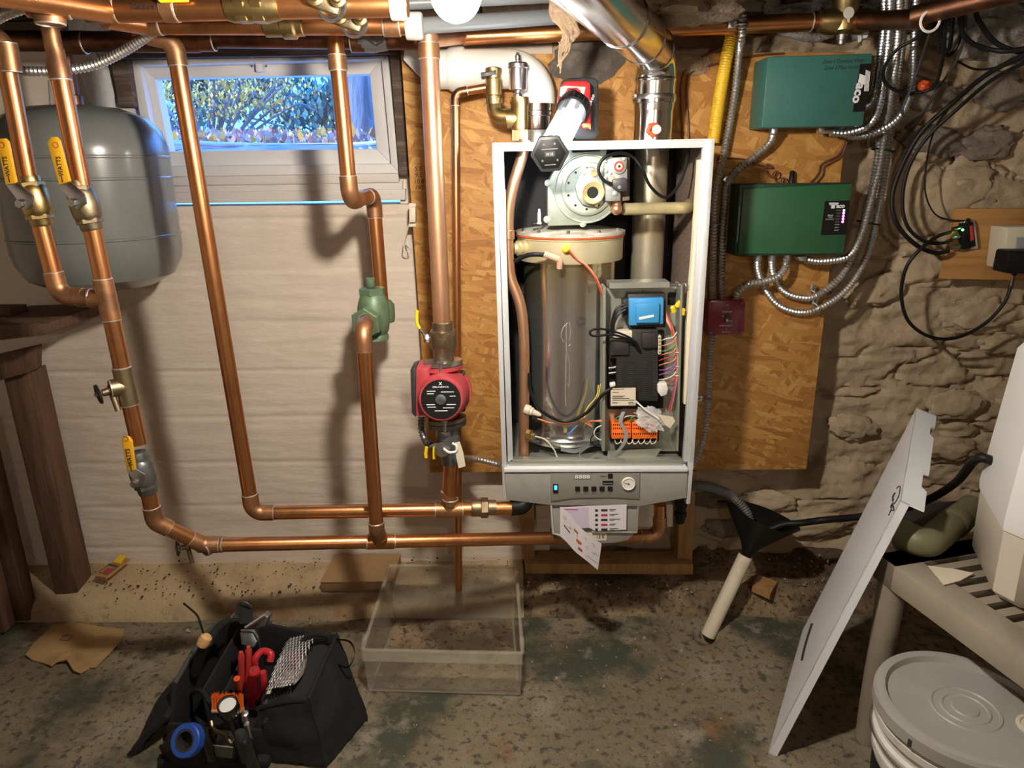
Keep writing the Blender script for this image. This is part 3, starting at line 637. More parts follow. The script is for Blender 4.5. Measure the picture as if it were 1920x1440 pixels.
t = thing('copper_pipe', 'copper drop from the green check valve down to the return line', 'pipe', e0[2]); run(t, e0, r1)
ringp(t, e0[0], Y_, r1*1.3); ob('elbow', MB().tube(fil([e0[2]+Z*.022, e0[2], jb_], .02), r1*1.13, 16), 'fitting', t); ringp(t, e0[2]+Z*.022, Z, r1*1.05)
# ---- pipe E with pump
Ye = 1.66
p0, p1 = P(803, 66, Ye), P(829, 612, Ye); t = thing('copper_pipe', 'wide pale copper riser standing above the red pump', 'pipe', p1); sec(t, p0, p1, .0208, 'copper_pale', 20); ringp(t, p1, Z, .0215)
q = P(804, 96, Ye); coup(t, q, Z, .03, .0205)
vt = thing('ball_valve', 'bronze isolation valve with yellow lever above the red pump', 'valve', P(832, 668, Ye)); va, vb = P(829, 603, Ye), P(832, 676, Ye); L_ = (vb-va).length
ob('body', MB().lathe([(.022, 0), (.024, .002), (.024, L_*.22), (.031, L_*.27), (.032, L_*.6), (.029, L_*.68), (.025, L_*.74), (.025, L_)], va, rng(va, vb), 26), 'bronze', vt, ang=30)
ob('hex_collar', MB().hexn(va+rng(va, vb)*(L_*.28), Z, .034, .012), 'bronze', vt)
n = P(800, 634, Ye); ob('stem', MB().cyl(va.lerp(vb, .42), n, .0085, 12).hexn(n, X, .011, .012), 'steel', vt); ob('lever', MB().tube(PP([(799, 634, Ye), (792, 622, Ye), (785, 614, Ye)]), .0035, 8), 'steel', vt); ob('handle_grip', MB().tube(spl(PP([(787, 616, Ye), (782, 605, Ye), (782, 582, Ye)]), 5), [.004]*10+[.005], 8), 'yellow_bright', vt)
text('1-1/4', P(832, 640, Ye-.0325), .008, 'brass', vt)
pm = thing('circulator_pump', 'red circulator pump with round black nameplate', 'pump', P(830, 800, Ye))
pc = P(831, 740, Ye-.02); fw = V((0, -1, .12)).normalized()
ob('volute', MB().lathe([(.026, -.075), (.028, -.055), (.045, -.04), (.05, 0), (.045, .04), (.028, .055), (.026, .078)], V((pc.x+.002, Ye+.012, pc.z)), Z, 30), 'red_pump', pm)
ob('motor_can', MB().lathe([(.060, -.055), (.062, -.04), (.062, -.01), (.058, .0), (.056, .045), (.052, .056), (.05, .058)], pc+fw*.0, fw, 36), 'red_pump', pm)
fl = ob('motor_flange', MB().lathe([(.066, -.06), (.066, -.045)], pc, fw, 36), 'red_pump', pm)
for a in (.7, 2.4, 3.9, 5.5):
    u, w_ = frame(fw); e = pc+fw*-.046+(u*math.cos(a)+w_*math.sin(a))*.064; ob('bolt', MB().lathe([(.0065, -.01), (.0065, .004), (.004, .006)], e, fw, 8), 'charcoal', fl)
pl = ob('nameplate', MB().lathe([(.047, .0582), (.047, .0595)], pc, fw, 40), 'black', pm)
up = X.cross(fw)*-1; up = fw.cross(X)*1; up = up if up.z > 0 else -up; fc = pc+fw*.0597
ob('vent_screw', MB().lathe([(.0125, 0), (.0125, .004), (.009, .005)], fc, fw, 20), 'gunmetal', pl); text('GRUNDFOS', fc+up*.030, .004, 'ink_white', pl, up=up, w=.038, bold=.02); text('X', fc+up*.038, .007, 'ink_white', pl, up=up, bold=.05)
for s, x_, wd in ((.02, -.022, .02), (.014, -.024, .016), (.008, .028, .014), (-.012, -.024, .02), (-.018, -.022, .02), (-.012, .024, .022), (-.02, .018, .026), (-.027, 0, .03), (.018, .016, .03)): ob('print_line', MB().prism([fc+X*(x_+dx)+up*(s+dz) for dx, dz in ((-wd/2, -.0009), (wd/2, -.0009), (wd/2, .0009), (-wd/2, .0009))], fw*.0002), 'ink_white', pl)
ob('terminal_box', MB().slab([(779, 690), (805, 690), (806, 781), (779, 781)], Ye-.05, Ye+.03, .005), 'red_pump', pm); ob('box_cover', MB().slab([(769, 693), (780, 689), (780, 783), (772, 776)], Ye-.045, Ye+.025, .003), 'charcoal', pm)
for yy, tilt in ((684, .25), (790, .25)):
    fcn = P(831 if yy < 700 else 839, yy, Ye); nm = 'flange'
    for kk, m_ in ((.006, 'galv' if yy < 700 else 'bronze'), (-.006, 'red_pump' if yy < 700 else 'gunmetal')):
        b = bmesh.new(); n_ = 28; pts = []
        for i in range(n_):
            a = 2*pi*i/n_; rx = .042+.008*abs(math.cos(a))**2; pts.append(V((math.cos(a)*rx, math.sin(a)*.034, 0)))
        b.free(); ob(nm, MB().prism([fcn+V((p.x*math.cos(.5)-p.y*math.sin(.5), p.x*math.sin(.5)+p.y*math.cos(.5), kk-.005)) for p in pts], V((0, 0, .010))), m_, pm)
    bt_ = fcn+V((-.004, -.034, 0)); ob('flange_bolt', MB().lathe([(.0045, -.025), (.0045, .014)], bt_, Z, 10).hexn(bt_+Z*.014, Z, .0085, .008).hexn(bt_-Z*.018, Z, .0085, .008), 'galv', pm)
q0, q1 = P(838, 798, Ye), P(845, 868, Ye)
vt = thing('ball_valve', 'dark isolation valve with hanging paper tag below the red pump', 'valve', q1)
ob('body', MB().lathe([(.022, 0), (.026, .005), (.030, .02), (.030, .045), (.026, .06), (.023, .075), (.023, (q1-q0).length)], q0, rng(q0, q1), 24), 'gunmetal', vt)
ob('side_drain', MB().tube(fil([P(842, 842, Ye), P(828, 842, Ye-.05), P(826, 842, Ye-.06)], .01), .014, 14), 'gunmetal', vt)
ob('tag_plate', MB().lathe([(.0, 0), (.019, .001), (.019, .004), (.0, .005)], P(829, 842, Ye-.062), -Y_+X*.2, 22), 'galv', vt)
ob('lever', MB().tube(PP([(830, 833, Ye-.05), (814, 834, Ye-.05), (806, 838, Ye-.05)]), .004, 8), 'gunmetal', vt)
for pts in ([(814, 836, Ye-.05), (814, 846, Ye-.05), (814, 860, Ye-.05)], [(800, 838, Ye-.03), (798, 850, Ye-.03), (799, 858, Ye-.03)]): ob('handle_grip', MB().tube(PP(pts), .0042, 8), 'yellow_bright', vt)
tg = thing('paper_tag', 'cream paper tag tied to the valve under the red pump', 'tag', P(865, 876, Ye-.07))
ob('card', MB().slab([(853, 830), (862, 828), (868, 846), (873, 874), (860, 878), (854, 850)], Ye-.073, Ye-.0722), 'label_tan', tg); ob('string', MB().tube(spl(PP([(832, 841, Ye-.07), (842, 848, Ye-.075), (855, 846, Ye-.075), (856, 836, Ye-.074), (848, 831, Ye-.07)]), 6), .003, 6), 'white', tg)
t = thing('copper_pipe', 'short copper drop from the pump valve into the supply line', 'pipe', jt); sec(t, q1, jt+Z*.03, r1); ringp(t, P(845, 936, Ye), Z, r1*1.1); coup(t, jt+Z*.04, Z, .03, r1)
flex('pump_cable', 'grey metal whip cable looping below the red pump', PP([(790, 781, Ye), (790, 805, Ye-.01), (797, 825, Ye-.02), (806, 833, Ye+.02), (818, 838, 1.80), (834, 847, 1.92), (846, 853, 1.995)]), .009, 'gunmetal', cat='cable')
flex('conduit', 'short bronze flexible conduit from the pump to the boiler side', PP([(846, 853, 2.005), (868, 858, 1.93), (900, 862, 1.86), (950, 875, 1.84)]), .0095, 'flex')
# ---- thin relief drain F
f0 = PP([(918, 163, 1.892), (854, 174, 1.892), (860, 1106, 1.858)])
t = thing('copper_pipe', 'thin copper discharge pipe running down into the clear drawer', 'pipe', f0[2]); run(t, f0, .0105, 'copper', 'copper_dark')
for yy in (240, 300): ob('pipe_strap', MB().box(P(857, yy, 1.955), (.006, .13, .014)), 'copper', t)
# ---- brass relief valve and air vent on top of the boiler
t = thing('relief_valve', 'brass relief valve beside the silver air vent on the boiler', 'valve', P(926, 196, 1.88))
q = P(926, 190, 1.88); ob('body', MB().lathe([(.017, 0), (.017, .012), (.020, .014), (.02, .05), (.0175, .052), (.0175, .062), (.02, .066), (.02, .075), (.012, .078)], q, Z, 20), 'brass', t)
ob('lever', MB().slab([(901, 136), (930, 131), (931, 139), (902, 145)], 1.86, 1.885, .001), 'charcoal', t)
ob('elbow', MB().tube(fil([P(926, 192, 1.88), P(928, 217, 1.87), P(958, 219, 1.86)], .022), .018, 16).lathe([(.021, -.006), (.021, .006)], P(927, 190, 1.88), Z, 16), 'brass', t)
t = thing('brass_tee', 'brass tee carrying the air vent on the boiler outlet', 'fitting', P(974, 262, 1.85))
q = P(974, 222, 1.85); ob('body', MB().lathe([(.019, -.028), (.021, -.02), (.021, .03), (.0235, .034), (.0235, .048)], q, Z, 20).lathe([(.019, 0), (.0235, .02), (.0235, .03)], q, V((-1, .1, 0)), 20), 'brass', t)
ob('hex_nipple', MB().hexn(P(975, 254, 1.85), Z, .0225, .026), 'brass_pale', t); ob('thread', MB().lathe([(.016, -.012), (.018, -.008), (.016, -.004), (.018, 0), (.016, .004)], P(974, 243, 1.85), Z, 16), 'green_valve', t)
t = thing('air_vent', 'silver cylindrical automatic air vent with a cap on top', 'air vent', P(971, 182, 1.85))
q = P(971, 186, 1.85); k = px(q)
ob('canister', MB().lathe([(.009, 0), (.012, .004), (.012, .010), (.008, .014), (.008, .018), (.0205, .021), (.0215, .026), (.0215, .068), (.0245, .070), (.0245, .078), (.022, .081), (.006, .083)], q, Z, 28), 'steel', t, ang=30)
ob('cap', MB().lathe([(.005, .083), (.005, .087), (.0065, .088), (.0065, .097), (.004, .099), (.003, .104)], q, Z, 12), 'steel', t)
# ---- ceiling headers
Yh = 1.36
h0 = PP([(-40, -22, 1.14), (104, 8, 1.27), (206, 19, Yh), (765, 8, Yh)])
t = thing('copper_pipe', 'front copper header under the joists marked in black handwriting', 'pipe', h0[1])
sec(t, h0[0], h0[2], .0215); sec(t, h0[2], h0[3], .0205); coup(t, P(190, 17, Yh), X, .055, .0205); coup(t, P(320, 15, Yh), X, .022, .0207)
text('Radiant', P(268, 12, Yh-.0212), .010, 'ink', t, shear=.3, right=X, up=Z)
tee(t, P(88, 6, Yh-.09), V((.9, .3, 0)), -Z, .0205, .06, .03)
for x in (455, 487): ob('union', MB().hexn(P(x, 11, Yh), X, .030, .022), 'brass', t)
ob('union_body', MB().lathe([(.024, -.04), (.027, -.03), (.027, .03), (.023, .05)], P(470, 11, Yh), X, 20), 'brass', t)
ob('end_cap', MB().lathe([(.0235, -.012), (.0245, -.010), (.0245, .012), (.022, .016)], P(746, 10, Yh), X, 20), 'cap_grey', t)
ob('handle_grip', MB().slab([(292, -4), (352, -8), (352, 3), (300, 5)], Yh-.03, Yh-.024, .001), 'yellow_bright', t)
h2 = PP([(195, 33, 1.42), (275, 46, 1.5), (790, 47, 1.5)])
t = thing('copper_pipe', 'second copper header with brass couplings above the window', 'pipe', h2[1]); sec(t, h2[0], h2[1], .019); sec(t, h2[1], h2[2], .0185)
coup(t, P(282, 45, 1.5), X, .04, .0187); coup(t, P(560, 45, 1.5), X, .014, .0187, 'brass'); coup(t, P(735, 47, 1.5), X, .03, .0187)
ob('union', MB().lathe([(.020, -.04), (.024, -.038), (.024, -.008), (.028, -.004), (.028, .018), (.023, .022), (.023, .034), (.02, .036)], P(535, 44, 1.5), X, 24).hexn(P(545, 44, 1.5), X, .030, .014), 'brass', t)
ob('strap', MB().lathe([(.021, -.006), (.0215, 0), (.021, .006)], P(392, 43, 1.5), X, 16).cyl(P(392, 36, 1.48), P(398, 10, 1.5), .004, 6), 'copper', t)
ob('end_cap', MB().lathe([(.0235, -.014), (.025, -.01), (.025, .014), (.022, .018)], P(775, 49, 1.5), X, 20), 'cap_grey', t)
for nm, x, y, Yv, lab in (('a', 612, 4, Yh, 'brass mixing valve body on the front copper header'), ('b', 655, 38, 1.5, 'brass zone valve with two round caps on the second header')):
    v = thing('zone_valve', lab, 'valve', P(x, y+14, Yv-.02)); q = P(x, y, Yv-.01)
    ob('body', MB().box(q, (.06, .045, .034), Matrix.Rotation(.35, 3, 'Y'), .008), 'bronze', v)
    for dx, dy, rr in ((-.012, .002, .014), (.026, -.002, .013)):
        cq = q+V((dx, -.026, dy)); ob('cap', MB().lathe([(rr, 0), (rr, .008), (rr*.6, .010), (rr*.5, .018), (rr*.2, .02)], cq, -Y_, 18), 'brass', v)
    ob('clamp', MB().torus(q+V((.01, -.012, -.004)), V((.3, 1, .2)), .026, .004, 20, 6), 'steel', v)
h3 = PP([(-60, 76, 1.72), (262, 80, 1.72), (372, 80, 1.72), (392, 72, 1.72), (812, 76, 1.72)])
t = thing('copper_pipe', 'dark tarnished copper header running behind under the sill', 'pipe', h3[0]); sec(t, h3[0], h3[2], .0215, 'copper_dark'); sec(t, h3[3], h3[4], .020, 'copper_dark')
coup(t, P(138, 80, 1.72), X, .05, .0215, 'copper_dark'); coup(t, P(380, 76, 1.72), X, .05, .0205, 'copper_dark'); coup(t, P(350, 74, 1.72), X, .03, .0208, 'copper_dark'); coup(t, P(672, 78, 1.72), X, .03, .0205, 'copper_dark')
ob('gate_body', MB().lathe([(.024, -.03), (.026, 0), (.021, .03)], P(700, 76, 1.72), X, 16).hexn(P(705, 70, 1.69), -Y_, .016, .03), 'gunmetal', t)
hh = PP([(792, 76, 1.72), (868, 69, 1.945), (1552, 40, 1.945)])
t = thing('copper_pipe', 'long copper pipe crossing under the joists behind the flue', 'pipe', hh[2]); sec(t, hh[0], hh[1], .017, 'copper_pale'); sec(t, hh[1], hh[2], .0212); coup(t, P(1540, 41, 1.945), X, .05, .0214, 'copper_dark')
sec(t, P(1616, 39, 1.90), P(1730, 36, 1.73), .021, 'copper_dark'); sec(t, P(1715, 30, 1.70), P(1960, -30, 1.5), .021, 'copper_dark')
v = thing('mixing_valve', 'bronze mixing valve with hanging tag on the right pipe', 'valve', P(1583, 82, 1.92))
q = P(1583, 30, 1.92); ob('body', MB().lathe([(.018, -.042), (.030, -.034), (.034, -.015), (.030, .0), (.034, .04), (.034, .09)], q, Z, 24).lathe([(.024, -.06), (.03, -.04), (.03, .04), (.024, .06)], q-Z*.012, X, 20), 'brass', v)
ob('tag', MB().lathe([(0, 0), (.013, .0005), (.013, .001), (0, .0015)], P(1591, 24, 1.88), -Y_, 20).slab([(1588, 30), (1594, 30), (1593, 42), (1589, 42)], 1.88, 1.881), 'wire_white', v)
ob('stem', MB().lathe([(.010, -.064), (.010, -.055), (.013, -.054), (.013, -.04)], q, Z, 14), 'steel', v)
# grey plastic pipes at the ceiling
t = thing('plastic_pipe', 'pale grey plastic pipe continuing from the second header past the bulb', 'pipe', P(900, 50, 1.5)); sec(t, P(783, 49, 1.62), P(1062, 30, 1.80), .0165, 'pvc_grey')
t = thing('plastic_pipe', 'thin pale plastic pipe directly behind the glowing bulb', 'pipe', P(800, 20, 1.36)); sec(t, P(760, 6, 1.75), P(1060, -8, 1.80), .014, 'pvc_grey')
flex('conduit', 'grey flexible conduit sagging from the tarnished header at left', PP([(20, 133, 1.62), (110, 133, 1.62), (175, 122, 1.62), (230, 97, 1.6), (290, 58, 1.56)]), .0105, 'flex')
flex('conduit', 'short flexible conduit vanishing above the leftmost risers', PP([(-30, 48, 1.4), (10, 26, 1.38), (70, 6, 1.36)]), .0105, 'flex')
# ================================================================ BOILER
Yf = 1.70
BT = P(1130, 262, Yf).z
bo = thing('boiler', 'open wall-hung boiler with its cover off showing steel exchanger and wiring', 'boiler', P(1120, 945, 1.8))
def pt(name, mb, mat, parent=bo, **k): return ob(name, mb, mat, parent, **k)
def ext(pxs, Ya, Yb, Yp=None):      # outline measured on plane Yp, spanning depth Ya..Yb
    Yp = Yp or Yf; return MB().prism([V((p.x, Ya, p.z)) for p in (P(a, b, Yp) for a, b in pxs)], V((0, Yb-Ya, 0)))
cas = pt('casing', ext([(926, 268), (1336, 260), (1336, 262), (926, 270)], Yf+.003, 2.015), 'enamel_white')
pt('side_panel', ext([(923, 268), (925, 268), (946, 868), (944, 868)], Yf+.004, 2.015), 'enamel_white')
pt('side_panel', ext([(1337, 260), (1339, 260), (1300, 868), (1298, 868)], Yf+.004, 2.015), 'enamel_white')
pt('bottom_panel', ext([(944, 868), (1298, 868), (1298, 871), (944, 871)], Yf+.006, 2.015), 'tray_metal')
pt('back_insulation', ext([(926, 270), (1336, 262), (1298, 868), (946, 868)], 2.0, 2.016), 'insul_dark')
pt('side_insulation', ext([(1326, 266), (1336, 264), (1297, 862), (1288, 862)], Yf+.03, 2.0), 'insul_brown')
pt('side_insulation', ext([(926, 272), (932, 272), (952, 862), (947, 862)], Yf+.03, 2.0), 'insul_dark')
pt('foam_strip', ext([(1312, 300), (1320, 298), (1290, 760), (1284, 760), (1290, 600), (1300, 480)], Yf+.01, Yf+.03), 'foam_cream')
pt('foam_strip', ext([(943, 355), (948, 355), (950, 450), (945, 450)], Yf+.008, Yf+.02), 'foam_cream')
for nm, q, y0, y1, m in (('corner_rail', [(922, 268), (931, 267), (952, 936), (943, 937)], Yf-.012, Yf+.012, 'rail'), ('corner_rail', [(931, 269), (944, 268), (962, 866), (952, 866)], Yf-.004, Yf+.012, 'rail'),
                         ('corner_rail', [(1330, 260), (1341, 259), (1301, 868), (1292, 868)], Yf-.012, Yf+.012, 'rail'), ('corner_rail', [(1319, 262), (1331, 261), (1293, 866), (1281, 866)], Yf-.004, Yf+.012, 'rail'),
                         ('corner_fin', [(1292, 866), (1301, 866), (1294, 945), (1287, 946)], Yf-.012, Yf+.012, 'rail')):
    pt(nm, MB().slab(q, y0, y1, .0015), m)
for x0, y0, x1, y1 in ((944, 300, 946, 420), (958, 690, 961, 860)): pass
pt('top_rail', MB().slab([(943, 268), (1320, 262), (1320, 277), (943, 284)], Yf-.006, Yf+.02, .002), 'enamel_white')
br = pt('bottom_rail', MB().slab([(955, 862), (1280, 862), (1280, 878), (954, 878)], Yf-.004, Yf+.02, .0015), 'tray_metal')
pt('drip_lip', MB().slab([(945, 879), (1290, 878), (1290, 885), (945, 886)], Yf-.022, Yf+.03, .002), 'enamel_white')
pt('plate_tab', MB().slab([(1137, 860), (1172, 860), (1172, 875), (1168, 878), (1140, 878), (1137, 875)], Yf-.0055, Yf-.004), 'tray_metal', br)
# heat exchanger
ec = P(1063, 840, 1.86); hz = P(1063, 836, 1.74).z; ht = P(1063, 436, 1.86).z; ec = V((ec.x, 1.862, hz)); eh = ht-hz; eb = P(1063, 497, 1.74).z-hz
ex = pt('heat_exchanger', MB().lathe([(.118, -.012), (.124, -.008), (.126, .0), (.126, .012), (.122, .016), (.119, .03), (.119, eb), (.123, eb+.004)], ec, Z, 64), 'stainless')
def tint():
    m = MAT['stainless']; N = m.node_tree.nodes; L = m.node_tree.links; b = N['Principled BSDF']; lk = b.inputs['Base Color'].links[0]; src = lk.from_socket
    tc = N.new('ShaderNodeTexCoord'); sp = N.new('ShaderNodeSeparateXYZ'); L.new(tc.outputs['Object'], sp.inputs[0]); nz = N.new('ShaderNodeTexNoise'); nz.inputs['Scale'].default_value = 7; L.new(tc.outputs['Object'], nz.inputs['Vector'])
    ad = N.new('ShaderNodeMath'); ad.operation = 'MULTIPLY_ADD'; ad.inputs[1].default_value = .22; L.new(nz.outputs[0], ad.inputs[0]); L.new(sp.outputs[2], ad.inputs[2])
    z0 = ec.z-bo.location.z+eb; mr = N.new('ShaderNodeMapRange'); mr.inputs[1].default_value = z0-.03; mr.inputs[2].default_value = z0+.13; L.new(ad.outputs[0], mr.inputs[0])
    mx = N.new('ShaderNodeMix'); mx.data_type = 'RGBA'; mx.inputs[7].default_value = (.62, .53, .30, 1); L.new(mr.outputs[0], mx.inputs[0]); L.new(src, mx.inputs[6]); L.new(mx.outputs[2], b.inputs['Base Color'])
tint()
col = pt('collar', MB().lathe([(.119, eb), (.134, eb+.002), (.136, eb+.006), (.136, eh-.012), (.138, eh-.010), (.138, eh-.003)], ec, Z, 64), 'exchanger_collar')
pt('top_plate', MB().lathe([(.1, eh-.002), (.141, eh-.001), (.141, eh+.006), (.10, eh+.012), (.0, eh+.02)], ec, Z, 64), 'top_rust'); pt('gasket', MB().torus(ec+Z*(eh-.004), Z, .1395, .0022, 64, 6), 'orange_red')
for a in (3.5, 4.0, 4.6, 5.2, 5.8): pt('plate_bolt', MB().hexn(ec+V((math.cos(a)*.129, math.sin(a)*.129, eh+.011)), Z, .005, .008), 'steel')
pt('base_band', MB().torus(ec+Z*.012, Z, .1265, .0035, 64, 6), 'steel')
def hug(pxs, r=.1195):         # pixels -> points on the exchanger's front
    out = []
    for x, y in pxs:
        d = ray(x, y); a = d.x*d.x+d.y*d.y; o = CAM-ec; b_ = o.x*d.x+o.y*d.y; c_ = o.x*o.x+o.y*o.y-r*r; dis = max(0, b_*b_-a*c_); out.append(CAM+d*((-b_-math.sqrt(dis))/a))
    return out
for w_, l in ((.0042, [(1062, 610), (1062, 650), (1061, 700), (1060, 738), (1061, 760)]), (.003, [(1057, 642), (1052, 630), (1056, 615), (1064, 605)]), (.0026, [(1068, 640), (1070, 620), (1067, 604)]), (.003, [(1063, 660), (1068, 685), (1067, 722), (1063, 718)]), (.002, [(1066, 648), (1070, 646)])):
    pt('scale_streak', MB().tube(spl(hug(l), 6), w_, 6, flat=.3), 'scale', ex)
sd = ec+V((.07, -.098, eb*.62))
# internal copper riser, unions, sensors
cp = PP([(984, 262, 1.76), (979, 292, 1.76), (962, 350, 1.75), (953, 412, 1.75), (956, 512, 1.75), (981, 610, 1.745), (982, 862, 1.745)])
pt('copper_riser', MB().tube(spl(cp, 8), .0135, 16), 'copper_pale'); pt('riser_coupling', MB().lathe([(.0135, -.012), (.0152, -.010), (.0152, .01), (.0135, .012)], P(953, 440, 1.75), Z, 16), 'copper_pale')
q = P(962, 466, 1.78); un = pt('brass_union', MB().lathe([(.013, 0), (.016, .008), (.019, .01), (.019, .018), (.015, .02), (.020, .024), (.020, .032), (.015, .034), (.019, .038), (.019, .05)], q, X+Y_*.4, 20), 'brass_pale')
pt('foam_sleeve', MB().tube(spl(PP([(965, 490, 1.72), (985, 480, 1.71), (1002, 477, 1.70), (1022, 478, 1.70)]), 6), .0055, 10), 'black'); pt('rubber_elbow', MB().tube(fil(PP([(1020, 476, 1.70), (1050, 487, 1.70), (1049, 503, 1.705)]), .008), .0075, 12), 'pink_rubber')
q = P(1061, 467, 1.726); ig = pt('igniter_grommet', MB().lathe([(.010, 0), (.009, .008), (.005, .011), (.005, .018), (.002, .02)], q, -Y_, 14), 'yellow_bright')
for k, dx in enumerate((0, 3)): pt('igniter_wire', MB().tube(spl(PP([(1064+dx, 468, 1.71), (1078+dx, 484, 1.72), (1098+dx, 498, 1.715), (1116+dx, 522, 1.71), (1126+dx, 548, 1.72), (1132+dx, 566, 1.735)]), 6), .0016, 6), 'wire_orange' if k else 'wire_red', ig)
q = P(1011, 420, 1.78); pt('spark_plug', MB().lathe([(.006, 0), (.006, .004), (.0042, .005), (.0042, .026), (.003, .028), (.003, .034), (.0015, .036)], q, Z, 12), 'white'); pt('plug_base', MB().box(P(1005, 420, 1.79), (.022, .014, .008), bev=.002), 'black')
q = P(984, 766, 1.735); s1 = pt('flow_sensor', MB().lathe([(.013, 0), (.013, .014), (.0105, .016), (.0105, .022), (.008, .024), (.006, .04), (.003, .046)], q, V((1, -.3, -.35)), 16), 'cream_plastic')
q = P(988, 815, 1.735); s2 = pt('return_sensor', MB().lathe([(.016, 0), (.016, .012), (.010, .014), (.010, .024), (.004, .027)], q, V((1, -.5, -.1)), 8), 'brass')
pt('sensor_wire', MB().tube(spl(PP([(1003, 818, 1.72), (1022, 824, 1.72), (1038, 842, 1.715), (1045, 858, 1.715)]), 6), .0018, 6), 'wire_white', s2); pt('sensor_wire', MB().tube(spl(PP([(1008, 785, 1.72), (1035, 793, 1.725), (1080, 794, 1.725), (1128, 788, 1.73)]), 6), .002, 6), 'wire_orange', s1)
q = P(1060, 797, 1.735); pt('probe', MB().lathe([(.008, -.004), (.008, .004), (.0055, .006), (.0055, .02)], q, -Z, 12).hexn(q, Z, .0095, .008), 'brass_pale')
for m, l in (('wire_blue', [(1066, 818), (1076, 805), (1084, 796)]), ('wire_blue', [(1064, 815), (1080, 800), (1086, 792)]), ('wire_yellow', [(1122, 722), (1118, 744), (1102, 764), (1088, 790)]), ('wire_yellow', [(1126, 720), (1120, 748), (1104, 770), (1094, 786)]), ('wire_white', [(1130, 797), (1118, 803), (1114, 815), (1124, 824), (1132, 824)]), ('black', [(1132, 808), (1112, 816), (1108, 828), (1120, 836), (1132, 834)]), ('wire_orange', [(1092, 790), (1110, 800), (1104, 790), (1128, 790)])):
    pt('lead', MB().tube(spl([P(a, b, 1.722) for a, b in l], 6), .0016, 6), m)
pt('black_cable', MB().tube(spl(PP([(992, 700, 1.735), (995, 735, 1.73), (1018, 772, 1.715), (1060, 790, 1.712), (1100, 774, 1.70), (1128, 742, 1.69), (1148, 727, 1.69)]), 8), .0042, 8), 'black')
A = spl(PP([(1052, 838, 1.71), (1080, 842, 1.705), (1106, 830, 1.70), (1086, 846, 1.695), (1096, 860, 1.70), (1118, 850, 1.70), (1140, 856, 1.705)]), 6); pt('ribbon_cable', MB().strip(A, [p-Z*.013+Y_*.004 for p in A]), 'grey_plastic')
A = spl(PP([(1168, 766, 1.71), (1160, 790, 1.70), (1170, 815, 1.70), (1162, 838, 1.70), (1140, 858, 1.705)]), 6); pt('ribbon_cable', MB().strip(A, [p+X*.010 for p in A]), 'grey_plastic')
pt('loose_sheet', MB().slab([(1140, 846), (1240, 842), (1228, 860), (1138, 862)], 1.715, 1.72), 'tray_metal')
# blower
bl = pt('blower_housing', MB().slab([(1066, 286), (1128, 283), (1152, 296), (1166, 322), (1166, 366), (1150, 398), (1122, 414), (1092, 422), (1027, 424), (1026, 345), (1034, 328), (1048, 306)], 1.755, 1.81, .004), 'cast_pale')
for x, y in ((1066, 287), (1130, 284), (1027, 343), (1025, 411), (1092, 419)): pt('lug', MB().lathe([(.008, 0), (.008, .012), (.0045, .012), (.0045, .016)], P(x, y, 1.765), -Y_, 12), 'cast_pale', bl)
q = P(1101, 354, 1.753)
pt('face_ring', MB().lathe([(.062, 0), (.062, .004), (.058, .006), (.054, .006), (.053, .003), (.0, .003)], q, -Y_, 44), 'cast_pale', bl); pt('face_ring', MB().torus(q+V((0, -.001, 0)), Y_, .078, .0025, 44, 6), 'cast_pale', bl)
for a in range(9): pt('screw_hole', MB().lathe([(.003, 0), (.003, .0005)], q+V((math.cos(a*.62+1.6)*.047, -.0035, math.sin(a*.62+1.6)*.047)), -Y_, 8), 'black', bl)
pt('mixer_casting', MB().slab([(1083, 372), (1078, 350), (1086, 330), (1094, 318), (1110, 312), (1126, 320), (1132, 350), (1128, 376), (1108, 388), (1092, 384)], 1.735, 1.752, .004), 'cast_grey', bl)
v_ = P(1111, 361, 1.735); pt('venturi', MB().lathe([(.027, 0), (.027, .012), (.0245, .014), (.022, .010), (.0135, .004), (.0125, -.02)], v_, -Y_, 36, caps=False), 'brass_pale', bl); pt('venturi_throat', MB().lathe([(.0135, .002), (.0135, .0025)], v_, -Y_, 24), 'black', bl)
pt('port', MB().lathe([(.0085, 0), (.0085, .006), (.0055, .006), (.0055, .002)], P(1113, 324, 1.735), -Y_, 16), 'copper_pale', bl); pt('mixer_bolt', MB().hexn(P(1095, 325, 1.733), Y_, .005, .006), 'steel', bl); pt('mixer_bolt', MB().hexn(P(1118, 384, 1.733), Y_, .005, .006), 'brass', bl)
gv = pt('gas_valve', MB().slab([(1134, 296), (1176, 294), (1177, 340), (1164, 342), (1164, 377), (1136, 378)], 1.715, 1.765, .003), 'cast_grey'); pt('valve_back', MB().slab([(1162, 294), (1181, 293), (1181, 376), (1162, 378)], 1.735, 1.78, .003), 'insul_brown', gv)
q = P(1160, 312, 1.714); kn = pt('dial', MB().lathe([(.0165, 0), (.0165, .005), (.013, .007), (.007, .007), (.007, .010)], q, -Y_, 24), 'cast_pale', gv); pt('dial_mark', MB().torus(q+V((0, -.0075, 0)), Y_, .010, .0022, 16, 6), 'wire_red', kn); pt('dial_screw', MB().lathe([(.003, .010), (.003, .011)], q, -Y_, 8), 'black', kn)
pt('coil', MB().slab([(1149, 337), (1172, 333), (1177, 336), (1176, 358), (1160, 360), (1149, 352)], 1.695, 1.715, .002), 'charcoal', gv); pt('coil_screw', MB().lathe([(.004, 0), (.004, .002)], P(1161, 351, 1.695), -Y_, 10), 'steel', gv)
